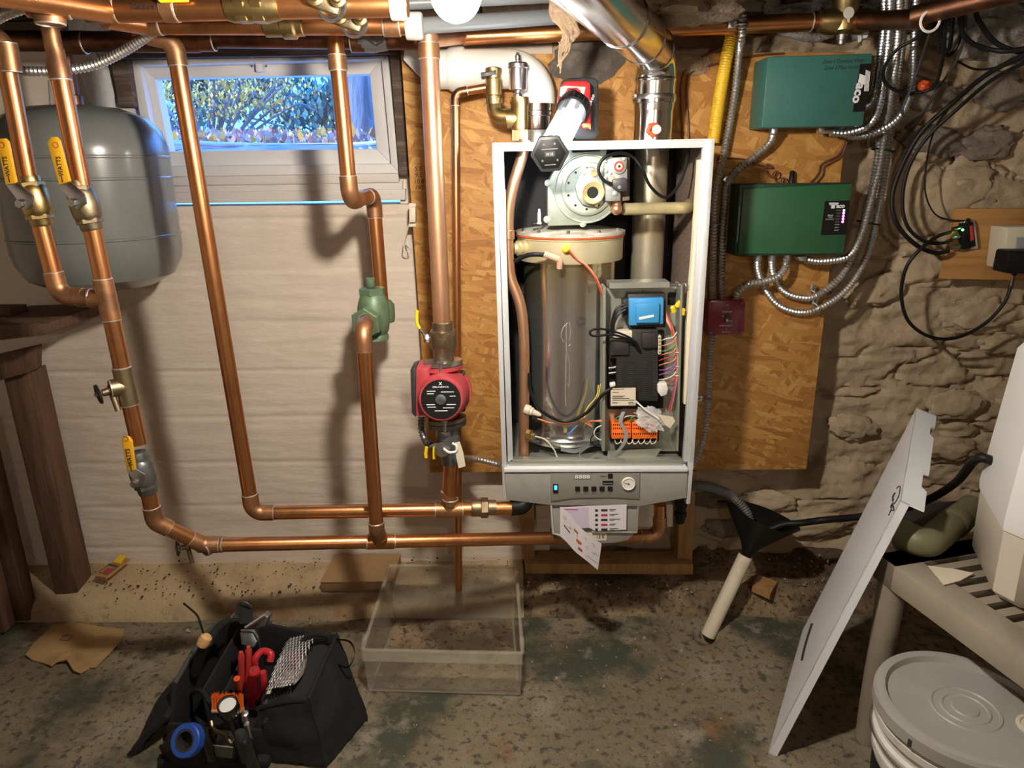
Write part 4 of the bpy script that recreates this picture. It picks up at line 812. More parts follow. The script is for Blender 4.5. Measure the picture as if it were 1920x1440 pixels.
for x, y, r_ in ((1137, 321, .005), (1145, 325, .0035), (1136, 334, .005), (1136, 303, .004), (1153, 363, .006), (1170, 298, .004)): pt('valve_screw', MB().lathe([(r_, 0), (r_, .003), (r_*.5, .0045)], P(x, y, 1.715), -Y_, 10), 'cast_pale', gv)
pt('valve_dome', MB().ball(P(1147, 338, 1.717), .011, 8, (1, .6, 1)), 'brass_pale', gv)
pt('valve_cable', MB().tube(spl(PP([(1150, 346, 1.70), (1132, 338, 1.70), (1122, 318, 1.70), (1132, 297, 1.70), (1160, 287, 1.71), (1186, 294, 1.72), (1204, 318, 1.72), (1220, 350, 1.73), (1246, 370, 1.75), (1268, 354, 1.76), (1284, 318, 1.76), (1292, 276, 1.77)]), 8), .0038, 8), 'black', gv)
q = P(1156, 392, 1.745); pt('gas_elbow', MB().ball(q, .0145, 10).cyl(q, q+Z*.02, .011, 12), 'copper_pale'); ax = rng(q, P(1290, 391, 1.775)); pt('gas_union', MB().hexn(q+ax*.021, ax, .015, .014), 'steel'); pt('gas_nut', MB().hexn(q+ax*.036, ax, .0165, .012), 'copper')
pt('gas_pipe', MB().tube(fil(PP([(1170, 392, 1.745), (1290, 390, 1.765), (1296, 375, 1.95)]), .035, 8), .0145, 16), 'brass_pale')
# inner flue
fx = P(1216, 420, 1.92).x; pt('inner_flue', MB().lathe([(.043, P(1210, 545, 1.92).z), (.043, BT-.06), (.0435, BT-.06), (.0435, BT)], V((fx, 1.92, 0)), Z, 40), 'stainless_tint')
# control tray
tr = pt('control_tray', MB().slab([(1134, 540), (1284, 534), (1272, 846), (1130, 846)], 1.752, 1.756), 'tray_metal')
pt('tray_flange', MB().slab([(1131, 540), (1136, 538), (1134, 846), (1129, 846)], 1.70, 1.756), 'tray_metal', tr); pt('tray_hood', MB().slab([(1143, 531), (1256, 529), (1256, 539), (1143, 541)], 1.70, 1.756), 'tray_metal', tr); pt('hinge_rod', MB().cyl(P(1254, 534, 1.72), P(1290, 534, 1.72), .004, 10), 'steel', tr); pt('hinge_nut', MB().hexn(P(1288, 536, 1.72), X, .008, .01), 'steel', tr)
pt('tray_side', MB().slab([(1276, 534), (1280, 534), (1272, 846), (1268, 846)], 1.70, 1.756), 'tray_metal', tr); pt('cable_slot', MB().slab([(1252, 552), (1255, 548), (1270, 548), (1273, 552), (1272, 572), (1252, 572)], 1.750, 1.752), 'black', tr); pt('tray_screw', MB().ball(P(1206, 546, 1.75), .003, 6), 'steel', tr)
tf = pt('transformer', MB().slab([(1178, 552), (1249, 551), (1249, 614), (1178, 615)], 1.715, 1.752, .002), 'charcoal'); pt('coil_cover', MB().slab([(1179, 560), (1245, 558), (1244, 608), (1180, 611)], 1.698, 1.716, .003), 'blue_coil', tf); pt('coil_cover', MB().slab([(1192, 569), (1237, 568), (1236, 605), (1193, 606)], 1.688, 1.70, .002), 'blue_coil', tf); lb = pt('sticker', MB().slab([(1198, 595), (1226, 590), (1226, 594), (1199, 600)], 1.687, 1.688), 'white', tf)
pt('terminal', MB().slab([(1168, 562), (1180, 560), (1180, 594), (1168, 596)], 1.72, 1.75, .002), 'module', tf)
for l in ([(1172, 570), (1155, 580), (1148, 600), (1146, 620)], [(1174, 580), (1160, 590), (1152, 606), (1150, 622)], [(1176, 574), (1158, 584), (1150, 604), (1148, 626)]): pt('lead', MB().tube(spl([P(a, b, 1.705) for a, b in l], 6), .0028, 7), 'black', tf)
mo = pt('control_module', MB().slab([(1143, 634), (1186, 634), (1186, 618), (1234, 618), (1234, 752), (1156, 752), (1156, 672), (1143, 672)], 1.705, 1.75, .002), 'module'); pt('module_base', MB().slab([(1140, 622), (1246, 620), (1244, 766), (1140, 768)], 1.735, 1.752, .002), 'black', mo)
pt('module_step', MB().slab([(1204, 625), (1233, 624), (1233, 652), (1204, 653)], 1.692, 1.706, .002), 'module', mo); pt('module_step', MB().slab([(1146, 638), (1180, 638), (1180, 666), (1146, 666)], 1.697, 1.706, .002), 'module', mo); pt('cream_board', MB().slab([(1150, 622), (1190, 620), (1194, 634), (1150, 636)], 1.712, 1.74, .001), 'cream_plastic', mo)
for x0, ya, yb, wd in ((1158, 676, 724, 8), (1180, 676, 748, 9), (1204, 656, 748, 9), (1224, 656, 742, 9), (1145, 640, 668, 6), (1184, 640, 668, 7)):
    for yy in range(ya, yb, 4): pt('fin', MB().slab([(x0, yy), (x0+wd, yy), (x0+wd, yy+2), (x0, yy+2)], 1.7035 if x0 > 1150 or yy > 670 else 1.6955, 1.706), 'charcoal', mo)
lb = pt('rating_label', MB().slab([(1144, 727), (1193, 726), (1193, 762), (1144, 763)], 1.688, 1.706, .001), 'module', mo); lb = pt('rating_label', MB().slab([(1145, 728), (1192, 727), (1192, 760), (1145, 761)], 1.687, 1.688), 'label_tan', mo)
kk = px(P(1168, 744, 1.687)); text('Honeywell', P(1158, 730, 1.6868), 3*kk, 'ink', lb, w=24*kk, bold=.02)
for yy, x0, x1 in ((735, 1148, 1160), (742, 1148, 1172), (744, 1148, 1168), (747, 1148, 1180), (750, 1148, 1190), (755, 1148, 1158), (754, 1178, 1188), (757, 1178, 1190)): pt('print_line', MB().slab([(x0, yy), (x1, yy), (x1, yy+1), (x0, yy+1)], 1.6865, 1.687), 'ink', lb)
cn = pt('connector', MB().slab([(1234, 630), (1240, 630), (1240, 664), (1234, 665)], 1.70, 1.735, .001), 'cream_plastic', mo)
for i in range(5): pt('pin_screw', MB().lathe([(.0022, 0), (.0022, .001)], P(1237, 634+i*6.6, 1.70), -Y_, 8), 'brass', cn)
pt('connector', MB().slab([(1144, 720), (1154, 718), (1154, 724), (1144, 726)], 1.685, 1.70, .001), 'white', mo)
for dy in (0, 10): pt('fuse', MB().cyl(P(1141, 690+dy, 1.72), P(1156, 688+dy, 1.72), .0035, 10), 'steel', mo)
pt('plug', MB().slab([(1234, 722), (1250, 718), (1253, 730), (1250, 740), (1240, 744), (1234, 736)], 1.69, 1.72, .002), 'wire_white', mo); pt('loop_cable', MB().tube(spl(PP([(1196, 656, 1.70), (1186, 640, 1.685), (1150, 628, 1.675), (1112, 630, 1.67), (1108, 620, 1.67), (1130, 617, 1.675), (1170, 628, 1.68), (1192, 642, 1.685), (1200, 660, 1.70)]), 8), .0028, 8), 'black', mo)
WI = ['wire_red', 'wire_orange', 'wire_red', 'wire_yellow', 'wire_purple', 'wire_white', 'wire_green', 'wire_orange', 'wire_red']
for i in range(9):
    o = R.uniform(-3, 3); pt('harness_wire', MB().tube(spl([P(1249, 586+i*2, 1.72), P(1258+o*.5, 608+i, 1.708), P(1266+o, 640, 1.705), P(1270+o, 672, 1.705), P(1268+o, 705, 1.705), P(1262+o, 742, 1.70+R.uniform(0, .01)), P(1254+o*2, 772, 1.715)], 6), .0017, 6), WI[i])
for i in range(10):
    yy = 640+i*9; pt('harness_wire', MB().tube(spl([P(1236, yy, 1.715), P(1248, yy-3+R.uniform(-3, 3), 1.70), P(1262, yy-8, 1.702), P(1269, yy-18, 1.706)], 5), .0014, 6), ['wire_white', 'wire_orange', 'wire_green', 'wire_orange', 'wire_red', 'wire_orange', 'wire_purple', 'wire_purple', 'wire_white', 'wire_red'][i])
for x, y, a in ((1268, 576, .5), (1264, 586, -.4), (1279, 591, 0)): pt('wire_nut', MB().lathe([(.003, 0), (.007, .003), (.006, .016), (.004, .018)], P(x, y, 1.71), V((a, -.3, 1)), 10), 'yellow_bright')
for yy in (660, 686, 704): pt('cable_tie', MB().torus(P(1270, yy, 1.706), Z, .0065, .001, 14, 4), 'wire_white')
for x0, x1 in ((1147, 1183), (1185.5, 1233)):
    tb = pt('terminal_block', MB().slab([(x0, 792), (x1, 791), (x1, 822), (x0, 823)], 1.715, 1.75, .001), 'orange'); pt('block_step', MB().slab([(x0, 808), (x1, 807), (x1, 822), (x0, 823)], 1.702, 1.716, .001), 'orange', tb)
    n_ = int((x1-x0)/4)
    for i in range(n_):
        xx = x0+2.5+i*(x1-x0-3)/n_
        for yy, yp in ((795, 1.7145), (802, 1.7145), (812, 1.7015)): pt('contact', MB().slab([(xx, yy), (xx+1.8, yy), (xx+1.8, yy+3), (xx, yy+3)], yp, yp+.001), 'black', tb)
pt('terminal_base', MB().slab([(1144, 788), (1236, 787), (1236, 827), (1144, 829)], 1.742, 1.752, .002), 'black')
for i in range(7): x0 = 1152+i*11; pt('lead', MB().tube(spl(PP([(x0, 824, 1.71), (x0+4, 832, 1.705), (x0+10, 830, 1.705), (x0+14, 822, 1.712)]), 5), .0012, 6), 'wire_white')
for i in range(5): x0 = 1152+i*14; pt('lead', MB().tube(spl(PP([(x0, 792, 1.715), (x0+6, 782, 1.71), (x0+24, 780, 1.712), (x0+40, 786, 1.714)]), 5), .0013, 6), 'wire_white' if i % 2 else 'wire_green')
# wadded clear bag
b = bmesh.new(); bmesh.ops.create_icosphere(b, subdivisions=4, radius=1); cb = P(1218, 786, 1.69)
for q in b.verts:
    p = q.co; f_ = 1+.55*fr(p.x*2.1, p.y*2.1, p.z*2.1+3); q.co = V((p.x*.034+p.z*-.012, p.y*.012, p.z*.030))*f_
mb = MB().bm(b, Matrix.Translation(cb)); ob('plastic_bag', mb, 'clear_bag', label='crumpled clear plastic bag tucked beside the orange terminal blocks', cat='bag', ang=25)
ob('silica_packet', MB().slab([(1236, 778), (1262, 782), (1266, 790), (1256, 803), (1246, 796)], 1.675, 1.678), 'label_tan', label='small pale packet poking out of the boiler wiring', cat='packet')
cord('wire_lead', 'white lead lying across the crumpled bag in the boiler', PP([(1192, 752, 1.69), (1210, 768, 1.675), (1236, 786, 1.67)]), .0022, 'wire_white')
# lower front panel with instruments
lp_ = pt('front_panel', MB().slab([(945, 887), (1290, 885), (1288, 934), (1200, 950), (1032, 948), (950, 938)], Yf-.016, Yf+.10, .003), 'panel_grey')
cs = pt('console', MB().slab([(1032, 888), (1200, 888), (1199, 936), (1150, 933), (1080, 934), (1033, 940)], Yf-.021, Yf-.014, .001), 'panel_dark'); Yc_ = Yf-.0215
kk = px(P(1115, 905, Yc_))
ds = pt('display', MB().slab([(1076, 888), (1108, 888), (1108, 899), (1076, 899)], Yc_-.001, Yc_+.003), 'panel_dark', cs); text('8888', P(1092, 893.5, Yc_-.001), 8*kk, 'ink_white', ds, w=28*kk, bold=.01)
text('RESET', P(1132, 893, Yc_), 3.2*kk, 'ink', cs, w=13*kk); pt('push_button', MB().rect(1140, 889, 1149, 897, Yc_-.002, Yc_+.002, .0004), 'black_gloss', cs); sl = pt('slot', MB().rect(1130, 902, 1150, 909, Yc_-.001, Yc_+.002), 'black', cs)
pt('slot_lip', MB().rect(1131, 906, 1149, 907, Yc_-.002, Yc_), 'grey_plastic', sl)
for i, s in enumerate(('Mode', 'Step', 'Store', '+', '-')):
    x_ = 1083+i*15.3; pt('push_button', MB().rect(x_-4.6, 913, x_+4.6, 921, Yc_-.003, Yc_+.002, .0004), 'black_gloss', cs); text(s, P(x_, 925, Yc_), 2.6*kk, 'ink', cs, w=(8 if len(s) > 1 else 2)*kk)
sw = pt('rocker_switch', MB().rect(1037, 909, 1047, 924, Yc_-.004, Yc_+.002, .001), 'black', cs); pt('rocker', MB().rect(1039, 911, 1045, 919, Yc_-.006, Yc_-.003, .0006), 'teal_glow', sw)
g = P(1178, 906, Yc_); ga = pt('pressure_gauge', MB().lathe([(.0178, 0), (.0178, .005), (.0165, .007), (.0155, .007), (.0150, .005)], g, -Y_, 36), 'gauge_face', cs)
pt('gauge_dial', MB().lathe([(.0152, .004), (.0152, .0045)], g, -Y_, 30), 'gauge_face', ga)
for i in range(9):
    a = math.radians(225-i*33.75); e = V((math.cos(a), 0, math.sin(a))); pt('tick', MB().cyl(g+e*.0105-Y_*.0048, g+e*.0130-Y_*.0048, .0004, 4), 'ink', ga)
e = V((math.cos(2.85), 0, math.sin(2.85))); pt('needle', MB().cyl(g-e*.003-Y_*.0055, g+e*.0115-Y_*.0055, .0006, 6).lathe([(.0018, .005), (.0018, .0065)], g, -Y_, 10), 'ink', ga); text('psi', g-Z*.008-Y_*.0046, .002, 'ink', ga)
# leaflet pocket
pk = pt('leaflet_pocket', MB().slab([(1034, 940), (1198, 938), (1194, 998), (1176, 1014), (1150, 1019), (1080, 1020), (1056, 1014), (1037, 1002)], Yf-.006, Yf+.02, .003), 'panel_grey')
for l in ([(1033, 942), (1042, 946), (1115, 940), (1188, 945), (1197, 940)], [(1033, 942), (1037, 1000), (1052, 1004)], [(1197, 940), (1194, 998), (1110, 997)]): pt('pocket_rim', MB().tube(PP([(a, b, Yf-.012) for a, b in l]), .0028, 8), 'panel_grey' if l[0][0] > 1100 else 'rail', pk)
pt('barcode_label', MB().slab([(1092, 1000), (1138, 998), (1137, 1013), (1094, 1015)], Yf-.007, Yf-.006), 'label_tan', pk)
for i, x_ in enumerate((1119, 1123, 1126, 1129.5, 1132)): pt('bar', MB().rect(x_, 1003, x_+(1.6 if i % 2 else .8), 1010, Yf-.0074, Yf-.007), 'ink', pk)
lf = thing('leaflet', 'folded white instruction leaflet hanging out of the boiler pocket', 'leaflet', P(1100, 1050, Yf-.02))
A = ob('back_page', MB().slab([(1050, 951), (1175, 946), (1174, 993), (1116, 996), (1098, 985), (1050, 992)], Yf-.0165, Yf-.016), 'paper', lf); ob('back_panel', MB().slab([(1051, 953), (1104, 951), (1104, 990), (1051, 991)], Yf-.0168, Yf-.0165), 'paper_lilac', lf)
T_ = PP([(1050, 950, Yf-.022), (1066, 962, Yf-.035), (1084, 984, Yf-.055), (1104, 1003, Yf-.066), (1128, 1020, Yf-.066)]); B_ = PP([(1050, 1005, Yf-.022), (1062, 1016, Yf-.03), (1078, 1034, Yf-.05), (1098, 1050, Yf-.06), (1121, 1069, Yf-.06)])
T_ = spl(T_, 6); B_ = spl(B_, 6); fp = ob('front_page', MB().strip(T_, B_).strip([p+Y_*.0008 for p in T_], [p+Y_*.0008 for p in B_]), 'paper', lf)
for i in range(5):
    yy = 955+i*9; q = Yf-.0172
    ob('print_block', MB().rect(1116, yy, 1121, yy+4.5, q, q+.0004), 'ink', A); ob('print_block', MB().rect(1127, yy, 1139, yy+4, q, q+.0004), 'ink_red' if i % 2 else 'charcoal', A); ob('print_line', MB().rect(1143, yy, 1155+i % 3*4, yy+1, q, q+.0004), 'ink', A); ob('print_line', MB().rect(1143, yy+2.4, 1152, yy+3.2, q, q+.0004), 'ink', A)
ob('print_line', MB().rect(1056, 955, 1084, 956.2, Yf-.0174, Yf-.0168), 'ink_red', lf)
def onp(s, t_):
    i = min(int(s*(len(T_)-1)), len(T_)-2); f_ = s*(len(T_)-1)-i; return T_[i].lerp(T_[i+1], f_).lerp(B_[i].lerp(B_[i+1], f_), t_)-Y_*.0008
for s, t_, w_, h_, m in [(.42, .25+.0, .10, .09, 'ink_orange'), (.50, .5, .12, .10, 'ink_orange'), (.56, .72, .10, .10, 'ink_red'), (.14, .50, .035, .05, 'ink'), (.18, .52, .035, .05, 'ink'), (.22, .53, .035, .05, 'ink'), (.26, .55, .035, .05, 'ink'), (.30, .55, .03, .05, 'ink'), (.30, .40, .05, .03, 'ink'), (.1, .2, .1, .015, 'ink_red'), (.1, .27, .1, .015, 'ink_red'), (.68, .2, .2, .012, 'ink'), (.68, .26, .22, .012, 'ink'), (.72, .48, .25, .012, 'ink'), (.72, .53, .2, .012, 'ink'), (.76, .78, .22, .012, 'ink'), (.5, .38, .02, .03, 'ink'), (.55, .61, .02, .03, 'ink')]:
    ob('print_block', MB().add([onp(s, t_), onp(min(1, s+w_), t_), onp(min(1, s+w_), t_+h_), onp(s, t_+h_)], [(0, 1, 2, 3)]), m, fp)
# trap and pipe under boiler
pt('drain_trap', MB().lathe([(.011, 0), (.013, .004), (.014, .02), (.017, .022), (.017, .034), (.013, .038), (.02, .07), (.022, .085)], P(1275, 980, 1.78), Z, 20), 'black')
# ================================================================ FLUE, INTAKE
fz = 1.615; fl = thing('flue_pipe', 'shiny stainless flue elbow rising from the boiler and turning overhead', 'flue', V((fx, 1.92, BT)))
fr_ = .0505; e1 = V((fx, 1.915, fz)); e2 = V((.02, .98, fz+.015)); hd = rng(e1, e2)
path = [V((fx, 1.92, P(1222, 205, 1.92).z))]+[arc(e1-Z*.062, e1, e1+hd*.062, s/12) for s in range(13)]+[e2]
ob('elbow_tube', MB().tube(path, fr_, 44), 'stainless_flue', fl)
z1 = P(1222, 186, 1.92).z; ob('socket', MB().lathe([(.0485, BT-.004), (.0485, z1-.012), (.054, z1-.010), (.054, z1-.002), (.0515, z1), (.0515, z1+.02), (.049, z1+.022)], V((fx, 1.92, 0)), Z, 44), 'stainless_flue', fl)
ob('clamp_band', MB().lathe([(.0535, z1-.004), (.0545, z1), (.0545, z1+.006), (.0535, z1+.010)], V((fx, 1.92, 0)), Z, 44), 'steel', fl); ob('clamp_screw', MB().cyl(V((fx-.056, 1.90, z1+.004)), V((fx-.056, 1.87, z1+.004)), .004, 8), 'steel', fl)
for s in (.2, .42): q = e1.lerp(e2, s); ob('seam_ring', MB().lathe([(fr_, -.006), (fr_+.0022, -.003), (fr_+.0022, .003), (fr_, .006)], q, hd, 44, caps=False), 'stainless_flue', fl)
q = e1+hd*.062; ob('seam_ring', MB().lathe([(fr_, -.005), (fr_+.002, -.002), (fr_+.002, .002), (fr_, .005)], q, hd, 44, caps=False), 'stainless_flue', fl); ob('seam_ring', MB().lathe([(fr_, -.005), (fr_+.002, -.002), (fr_+.002, .002), (fr_, .005)], e1-Z*.062, Z, 44, caps=False), 'stainless_flue', fl)
cpq = P(1230, 243, 1.862); ob('test_port', MB().lathe([(.011, 0), (.011, .012), (.009, .014)], cpq, -Y_, 20), 'white', fl); ob('port_seal', MB().torus(cpq-V((.006, -.004, 0)), Y_, .0115, .006, 24, 8, wob=(5, .12)), 'orange_red', fl)
it = thing('intake_pipe', 'white plastic intake elbow with steel collar behind the air vent', 'pipe', P(1008, 262, 1.94))
ix = P(1006, 230, 1.94); iz = P(950, 130, 1.94).z; tp_ = V((ix.x, 1.94, iz)); end = P(800, 130, 1.965); path = [V((ix.x, 1.94, P(1006, 205, 1.94).z))]+[arc(tp_-Z*.07, tp_, tp_+rng(tp_, end)*.07, s/12) for s in range(13)]+[end]
ob('elbow_tube', MB().tube(path, .047, 36), 'pvc', it); z1 = P(1006, 196, 1.94).z
ob('steel_collar', MB().lathe([(.0455, BT), (.0455, BT+.03), (.047, BT+.032), (.0455, BT+.036), (.0455, z1-.03), (.050, z1-.028), (.050, z1-.018), (.048, z1-.016), (.049, z1)], V((ix.x, 1.94, 0)), Z, 40), 'stainless_flue', it)
ob('hub_ring', MB().lathe([(.05, -.02), (.053, -.015), (.053, .015), (.05, .02)], tp_.lerp(end, .72), rng(tp_, end), 36), 'pvc', it)
ob('vent_bracket', MB().slab([(758, 92), (806, 92), (806, 130), (785, 142), (756, 112)], 1.96, 2.0, .003), 'pvc', label='white plastic bracket beside the wide copper riser', cat='bracket')
# ================================================================ WORK LAMP
wl = thing('work_lamp', 'red and black cordless stick lamp resting on the boiler top', 'lamp', P(1095, 262, 1.80))
a_, b_ = P(1074, 206, 1.745), P(1031, 287, 1.60); ax = rng(a_, b_)
ob('battery', MB().slab([(1068, 146), (1114, 145), (1123, 152), (1122, 255), (1116, 262), (1080, 262), (1056, 240), (1052, 152)], 1.80, 1.86, .006), 'charcoal', wl)
bd = ob('body', MB().slab([(1052, 158), (1060, 151), (1100, 150), (1108, 156), (1109, 236), (1104, 243), (1090, 236), (1050, 222), (1046, 186)], 1.755, 1.805, .007), 'red_tool', wl)
ob('button_plate', MB().slab([(1060, 172), (1066, 166), (1082, 165), (1088, 172), (1088, 184), (1060, 184)], 1.75, 1.756, .001), 'red_tool', bd); ob('button', MB().slab([(1064, 170), (1070, 167), (1078, 167), (1083, 170), (1080, 176), (1068, 176)], 1.746, 1.751, .001), 'black', bd)
ob('print_plate', MB().slab([(1051, 164), (1058, 161), (1098, 163), (1093, 184), (1089, 181), (1089, 170), (1082, 164), (1064, 165), (1056, 182), (1049, 180)], 1.7535, 1.7545), 'label_tan', bd)
q = P(1104, 200, 1.754); text('Milwaukee', q, .008, 'ink_white', bd, right=V((.35, 0, .94)), up=V((-.94, 0, .35)), w=.055, shear=.3)
ob('release_tab', MB().slab([(1090, 230), (1108, 232), (1108, 243), (1102, 238), (1094, 240)], 1.748, 1.757, .001), 'orange_red', bd)
ob('neck_ring', MB().lathe([(.033, -.02), (.0375, -.016), (.0375, .008), (.034, .012)], a_, ax, 36), 'black', wl)
for i in range(18): a = i*pi/9; u, w_ = frame(ax); ob('rib', MB().cyl(a_+(u*math.cos(a)+w_*math.sin(a))*.0375-ax*.012, a_+(u*math.cos(a)+w_*math.sin(a))*.0375+ax*.006, .0012, 5), 'charcoal', wl)
L_ = (b_-a_).length
ob('lens_tube', MB().lathe([(.0305, .008), (.0305, L_)], a_, ax, 40, caps=False), 'lamp_lens', wl)
ob('reflector', MB().lathe([(.0245, .01), (.0245, L_-.004)], a_, ax, 8), 'reflector', wl)
u = V((.75, .25, -.6)); u = (u-ax*u.dot(ax)).normalized(); w_ = ax.cross(u)
for s in (-2.2, -1.1, 0, 1.1, 2.2):
    e = (u*math.cos(s)+w_*math.sin(s)); tw = ax.cross(e); o0 = a_+ax*.012+e*.0255; ob('light_strip', MB().prism([o0-tw*.006, o0+tw*.006, o0+tw*.006+ax*(L_-.02), o0-tw*.006+ax*(L_-.02)], e*.002), 'lamp_glow', wl)
q = b_; hx = V((.93, 0, .06)).normalized(); fwd = V((-.06, -.97, -.12)).normalized(); hx = (hx-fwd*hx.dot(fwd)).normalized(); hy = fwd.cross(hx); hy = hy if hy.z > 0 else -hy
def hexp(r_, dy, sy=1): return [q+fwd*dy+hx*(math.cos(i*pi/3)*r_)+hy*(math.sin(i*pi/3)*r_*sy) for i in range(6)]
cpn = ob('end_cap', MB().prism(hexp(.0415, -.004), fwd*.022, .003), 'charcoal', wl)
ob('cap_inset', MB().prism(hexp(.034, .018), fwd*.0015, .0005), 'black', cpn)
f0_ = q+fwd*.020; text('M18', f0_, .0065, 'grey_plastic', cpn, right=hx, up=hy, bold=.03); ob('badge', MB().prism([f0_+hx*a+hy*b for a, b in ((-.011, -.0055), (.011, -.0055), (.011, .0055), (-.011, .0055))], fwd*.0002), 'charcoal', cpn)
for a, b in ((-.011, .02), (.011, .02), (-.016, -.013), (.016, -.013)): ob('cap_screw', MB().lathe([(.0028, 0), (.0022, .0012)], f0_+hx*a+hy*b, fwd, 8), 'steel', cpn)
for b, w2 in ((.010, .034), (-.022, .024)): ob('cap_groove', MB().cyl(f0_+hx*(-w2/2)+hy*b, f0_+hx*(w2/2)+hy*b, .0009, 6), 'grey_plastic', cpn)
ob('soot_patch', MB().blob(P(1098, 120, 2.018), (.085, .008, .055), .35, 6, 3, 5), 'soot', label='sooty grey mortar patch on the board above the work lamp', cat='patch')
ob('mortar_patch', MB().blob(P(1298, 120, 2.018), (.05, .012, .025), .35, 6, 3, 2), 'insulation', label='tan foam dab on the board right of the flue', cat='patch')
# ================================================================ CONTROL BOXES AND WIRING
def boxpx(name, label, cat, F, Yfr, Yb, mat, inset=0):
    q = [P(a, b, Yfr) for a, b in F]; t = thing(name, label, cat, V((sum(p.x for p in q)/4, Yb, min(p.z for p in q)))); return t
tb = boxpx('zone_control_box', 'teal steel zone relay box with black vertical logo strip', 'control box', [(1440, 105), (1636, 100), (1618, 236), (1422, 241)], 1.915, 2.02, 'teal')
ob('enclosure', MB().slab([(1440, 106), (1637, 100), (1618, 236), (1428, 240)], 1.915, 2.018, .003), 'teal', tb)
ls = ob('logo_strip', MB().slab([(1613, 120), (1635, 119), (1622, 209), (1599, 210)], 1.9145, 1.9155), 'black', tb)
q = P(1610, 166, 1.914); kk = px(q); ru = V((.15, 0, 1)).normalized(); uu = V((-1, 0, .15)).normalized()
text('aco', q-ru*(8*kk), 13*kk, 'ink_white', ls, right=-ru, up=-uu, w=36*kk, bold=.04)
ob('logo_bar', MB().slab([(1612, 138), (1622, 142), (1621, 159), (1609, 154)], 1.9142, 1.9146), 'ink_white', ls)
for i in range(4): ob('logo_line', MB().slab([(1623.6+i*2.3, 131+i), (1625.1+i*2.3, 131+i), (1621.5+i*2.3, 171), (1620.0+i*2.3, 171)], 1.9140, 1.9143), 'ink_white', ls)
q = P(1583, 114, 1.9145); text('Zone 1 Domestic Water', q, 7*kk, 'ink', tb, right=V((1, 0, .03)), up=Z, w=80*kk, shear=.3); q = P(1578, 126, 1.9145); text('Zone 2 Main House', q, 7*kk, 'ink', tb, right=V((1, 0, .03)), up=Z, w=66*kk, shear=.3)
ob('connector', MB().slab([(1536, 237), (1548, 237), (1548, 244), (1561, 243), (1561, 250), (1537, 250)], 1.95, 1.975, .001), 'galv', tb); ob('connector', MB().cyl(P(1452, 238, 1.96), P(1450, 250, 1.96), .011, 12), 'galv', tb)
gb = boxpx('zone_control_box', 'dark green zone relay box with pink indicator lights', 'control box', [(1392, 345), (1597, 343), (1582, 478), (1378, 480)], 1.935, 2.02, 'green_box')
ob('enclosure', MB().slab([(1387, 345), (1598, 343), (1582, 478), (1377, 480)], 1.94, 2.018, .003), 'green_dark', gb); ob('cover', MB().slab([(1394, 354), (1598, 344), (1582, 476), (1384, 476)], 1.934, 1.942, .002), 'green_box', gb)
ob('cover_slot', MB().slab([(1386, 388), (1388, 388), (1383, 454), (1381, 454)], 1.938, 1.941), 'grey_plastic', gb)
ls = ob('logo_plate', MB().slab([(1547, 377), (1594, 376), (1586, 440), (1539, 441)], 1.9335, 1.9345), 'black', gb); kk = px(P(1570, 400, 1.93))
text('aco', P(1576, 387, 1.9332), 6*kk, 'ink_white', ls, right=X, up=V((.12, 0, 1)), w=16*kk, bold=.04)
for x0, y0, x1, y1 in ((1555, 380, 1573, 382), (1556, 383, 1572, 384.5), (1559, 384, 1566, 391)): ob('logo_bar', MB().slab([(x0, y0), (x1, y0), (x1-1, y1), (x0-1, y1)], 1.9331, 1.9335), 'ink_white', ls)
text('SR504', P(1557, 404, 1.9332), 3*kk, 'ink_white', ls, w=10*kk); text('4 ZONE', P(1557, 407.5, 1.9332), 1.6*kk, 'ink_white', ls, w=8*kk); text('SWITCHING RELAY', P(1556, 411, 1.9332), 1.8*kk, 'ink_white', ls, w=16*kk)
for i in range(8):
    x_, y_ = 1582.5-i*.6, 394.5+i*5.3; text(('POWER', 'ZONE 1', 'ZONE 2', 'ZONE 3', 'ZONE 4', 'PUMP', 'ZONE X', 'PRIORITY')[i], P(x_-10, y_, 1.9332), 1.8*kk, 'ink_white' if i > 4 else 'grey_plastic', ls, w=8*kk)
    if i < 5: ob('indicator', MB().ball(P(x_, y_, 1.933), .0032 if i else .0026, 6, (1, .5, 1)), 'led_pink' if i else 'led_white', ls)
for x_ in (1421, 1447, 1475): ob('connector', MB().cyl(P(x_, 477, 1.97), P(x_, 488, 1.97), .0115, 12), 'galv', gb)
ob('connector', MB().slab([(1495, 482), (1513, 480), (1513, 490), (1500, 490)], 1.95, 1.98, .001), 'galv', gb)
rs = thing('emergency_switch', 'dark red oil burner emergency switch plate below the green box', 'switch', P(1360, 630, 1.97))
ob('box', MB().slab([(1328, 566), (1396, 562), (1394, 626), (1326, 629)], 1.955, 2.018, .004), 'red_switch', rs); pl = ob('cover', MB().slab([(1334, 562), (1394, 562), (1398, 568), (1396, 622), (1392, 627), (1330, 629), (1326, 624), (1329, 568)], 1.949, 1.956, .002), 'red_switch', rs)
kk = px(P(1360, 600, 1.949))
for s, x_, y_, w_ in (('OIL', 1364.5, 572.5, 6), ('BURNER', 1364, 584.5, 18), ('EMERGENCY', 1361.5, 610.5, 25), ('SWITCH', 1361, 622.5, 16), ('ON', 1355.5, 593, 4), ('OFF', 1370, 602, 5)): text(s, P(x_, y_, 1.9487), 3.2*kk, 'ink_white', pl, w=w_*kk)
text('I', P(1366, 579, 1.9487), 3*kk, 'ink_white', pl)
tg = ob('toggle_plate', MB().rect(1360, 590, 1367.5, 605, 1.946, 1.95, .001), 'charcoal', pl); ob('toggle', MB().rect(1361.5, 598, 1366, 603.5, 1.938, 1.947, .001), 'wire_white', tg)
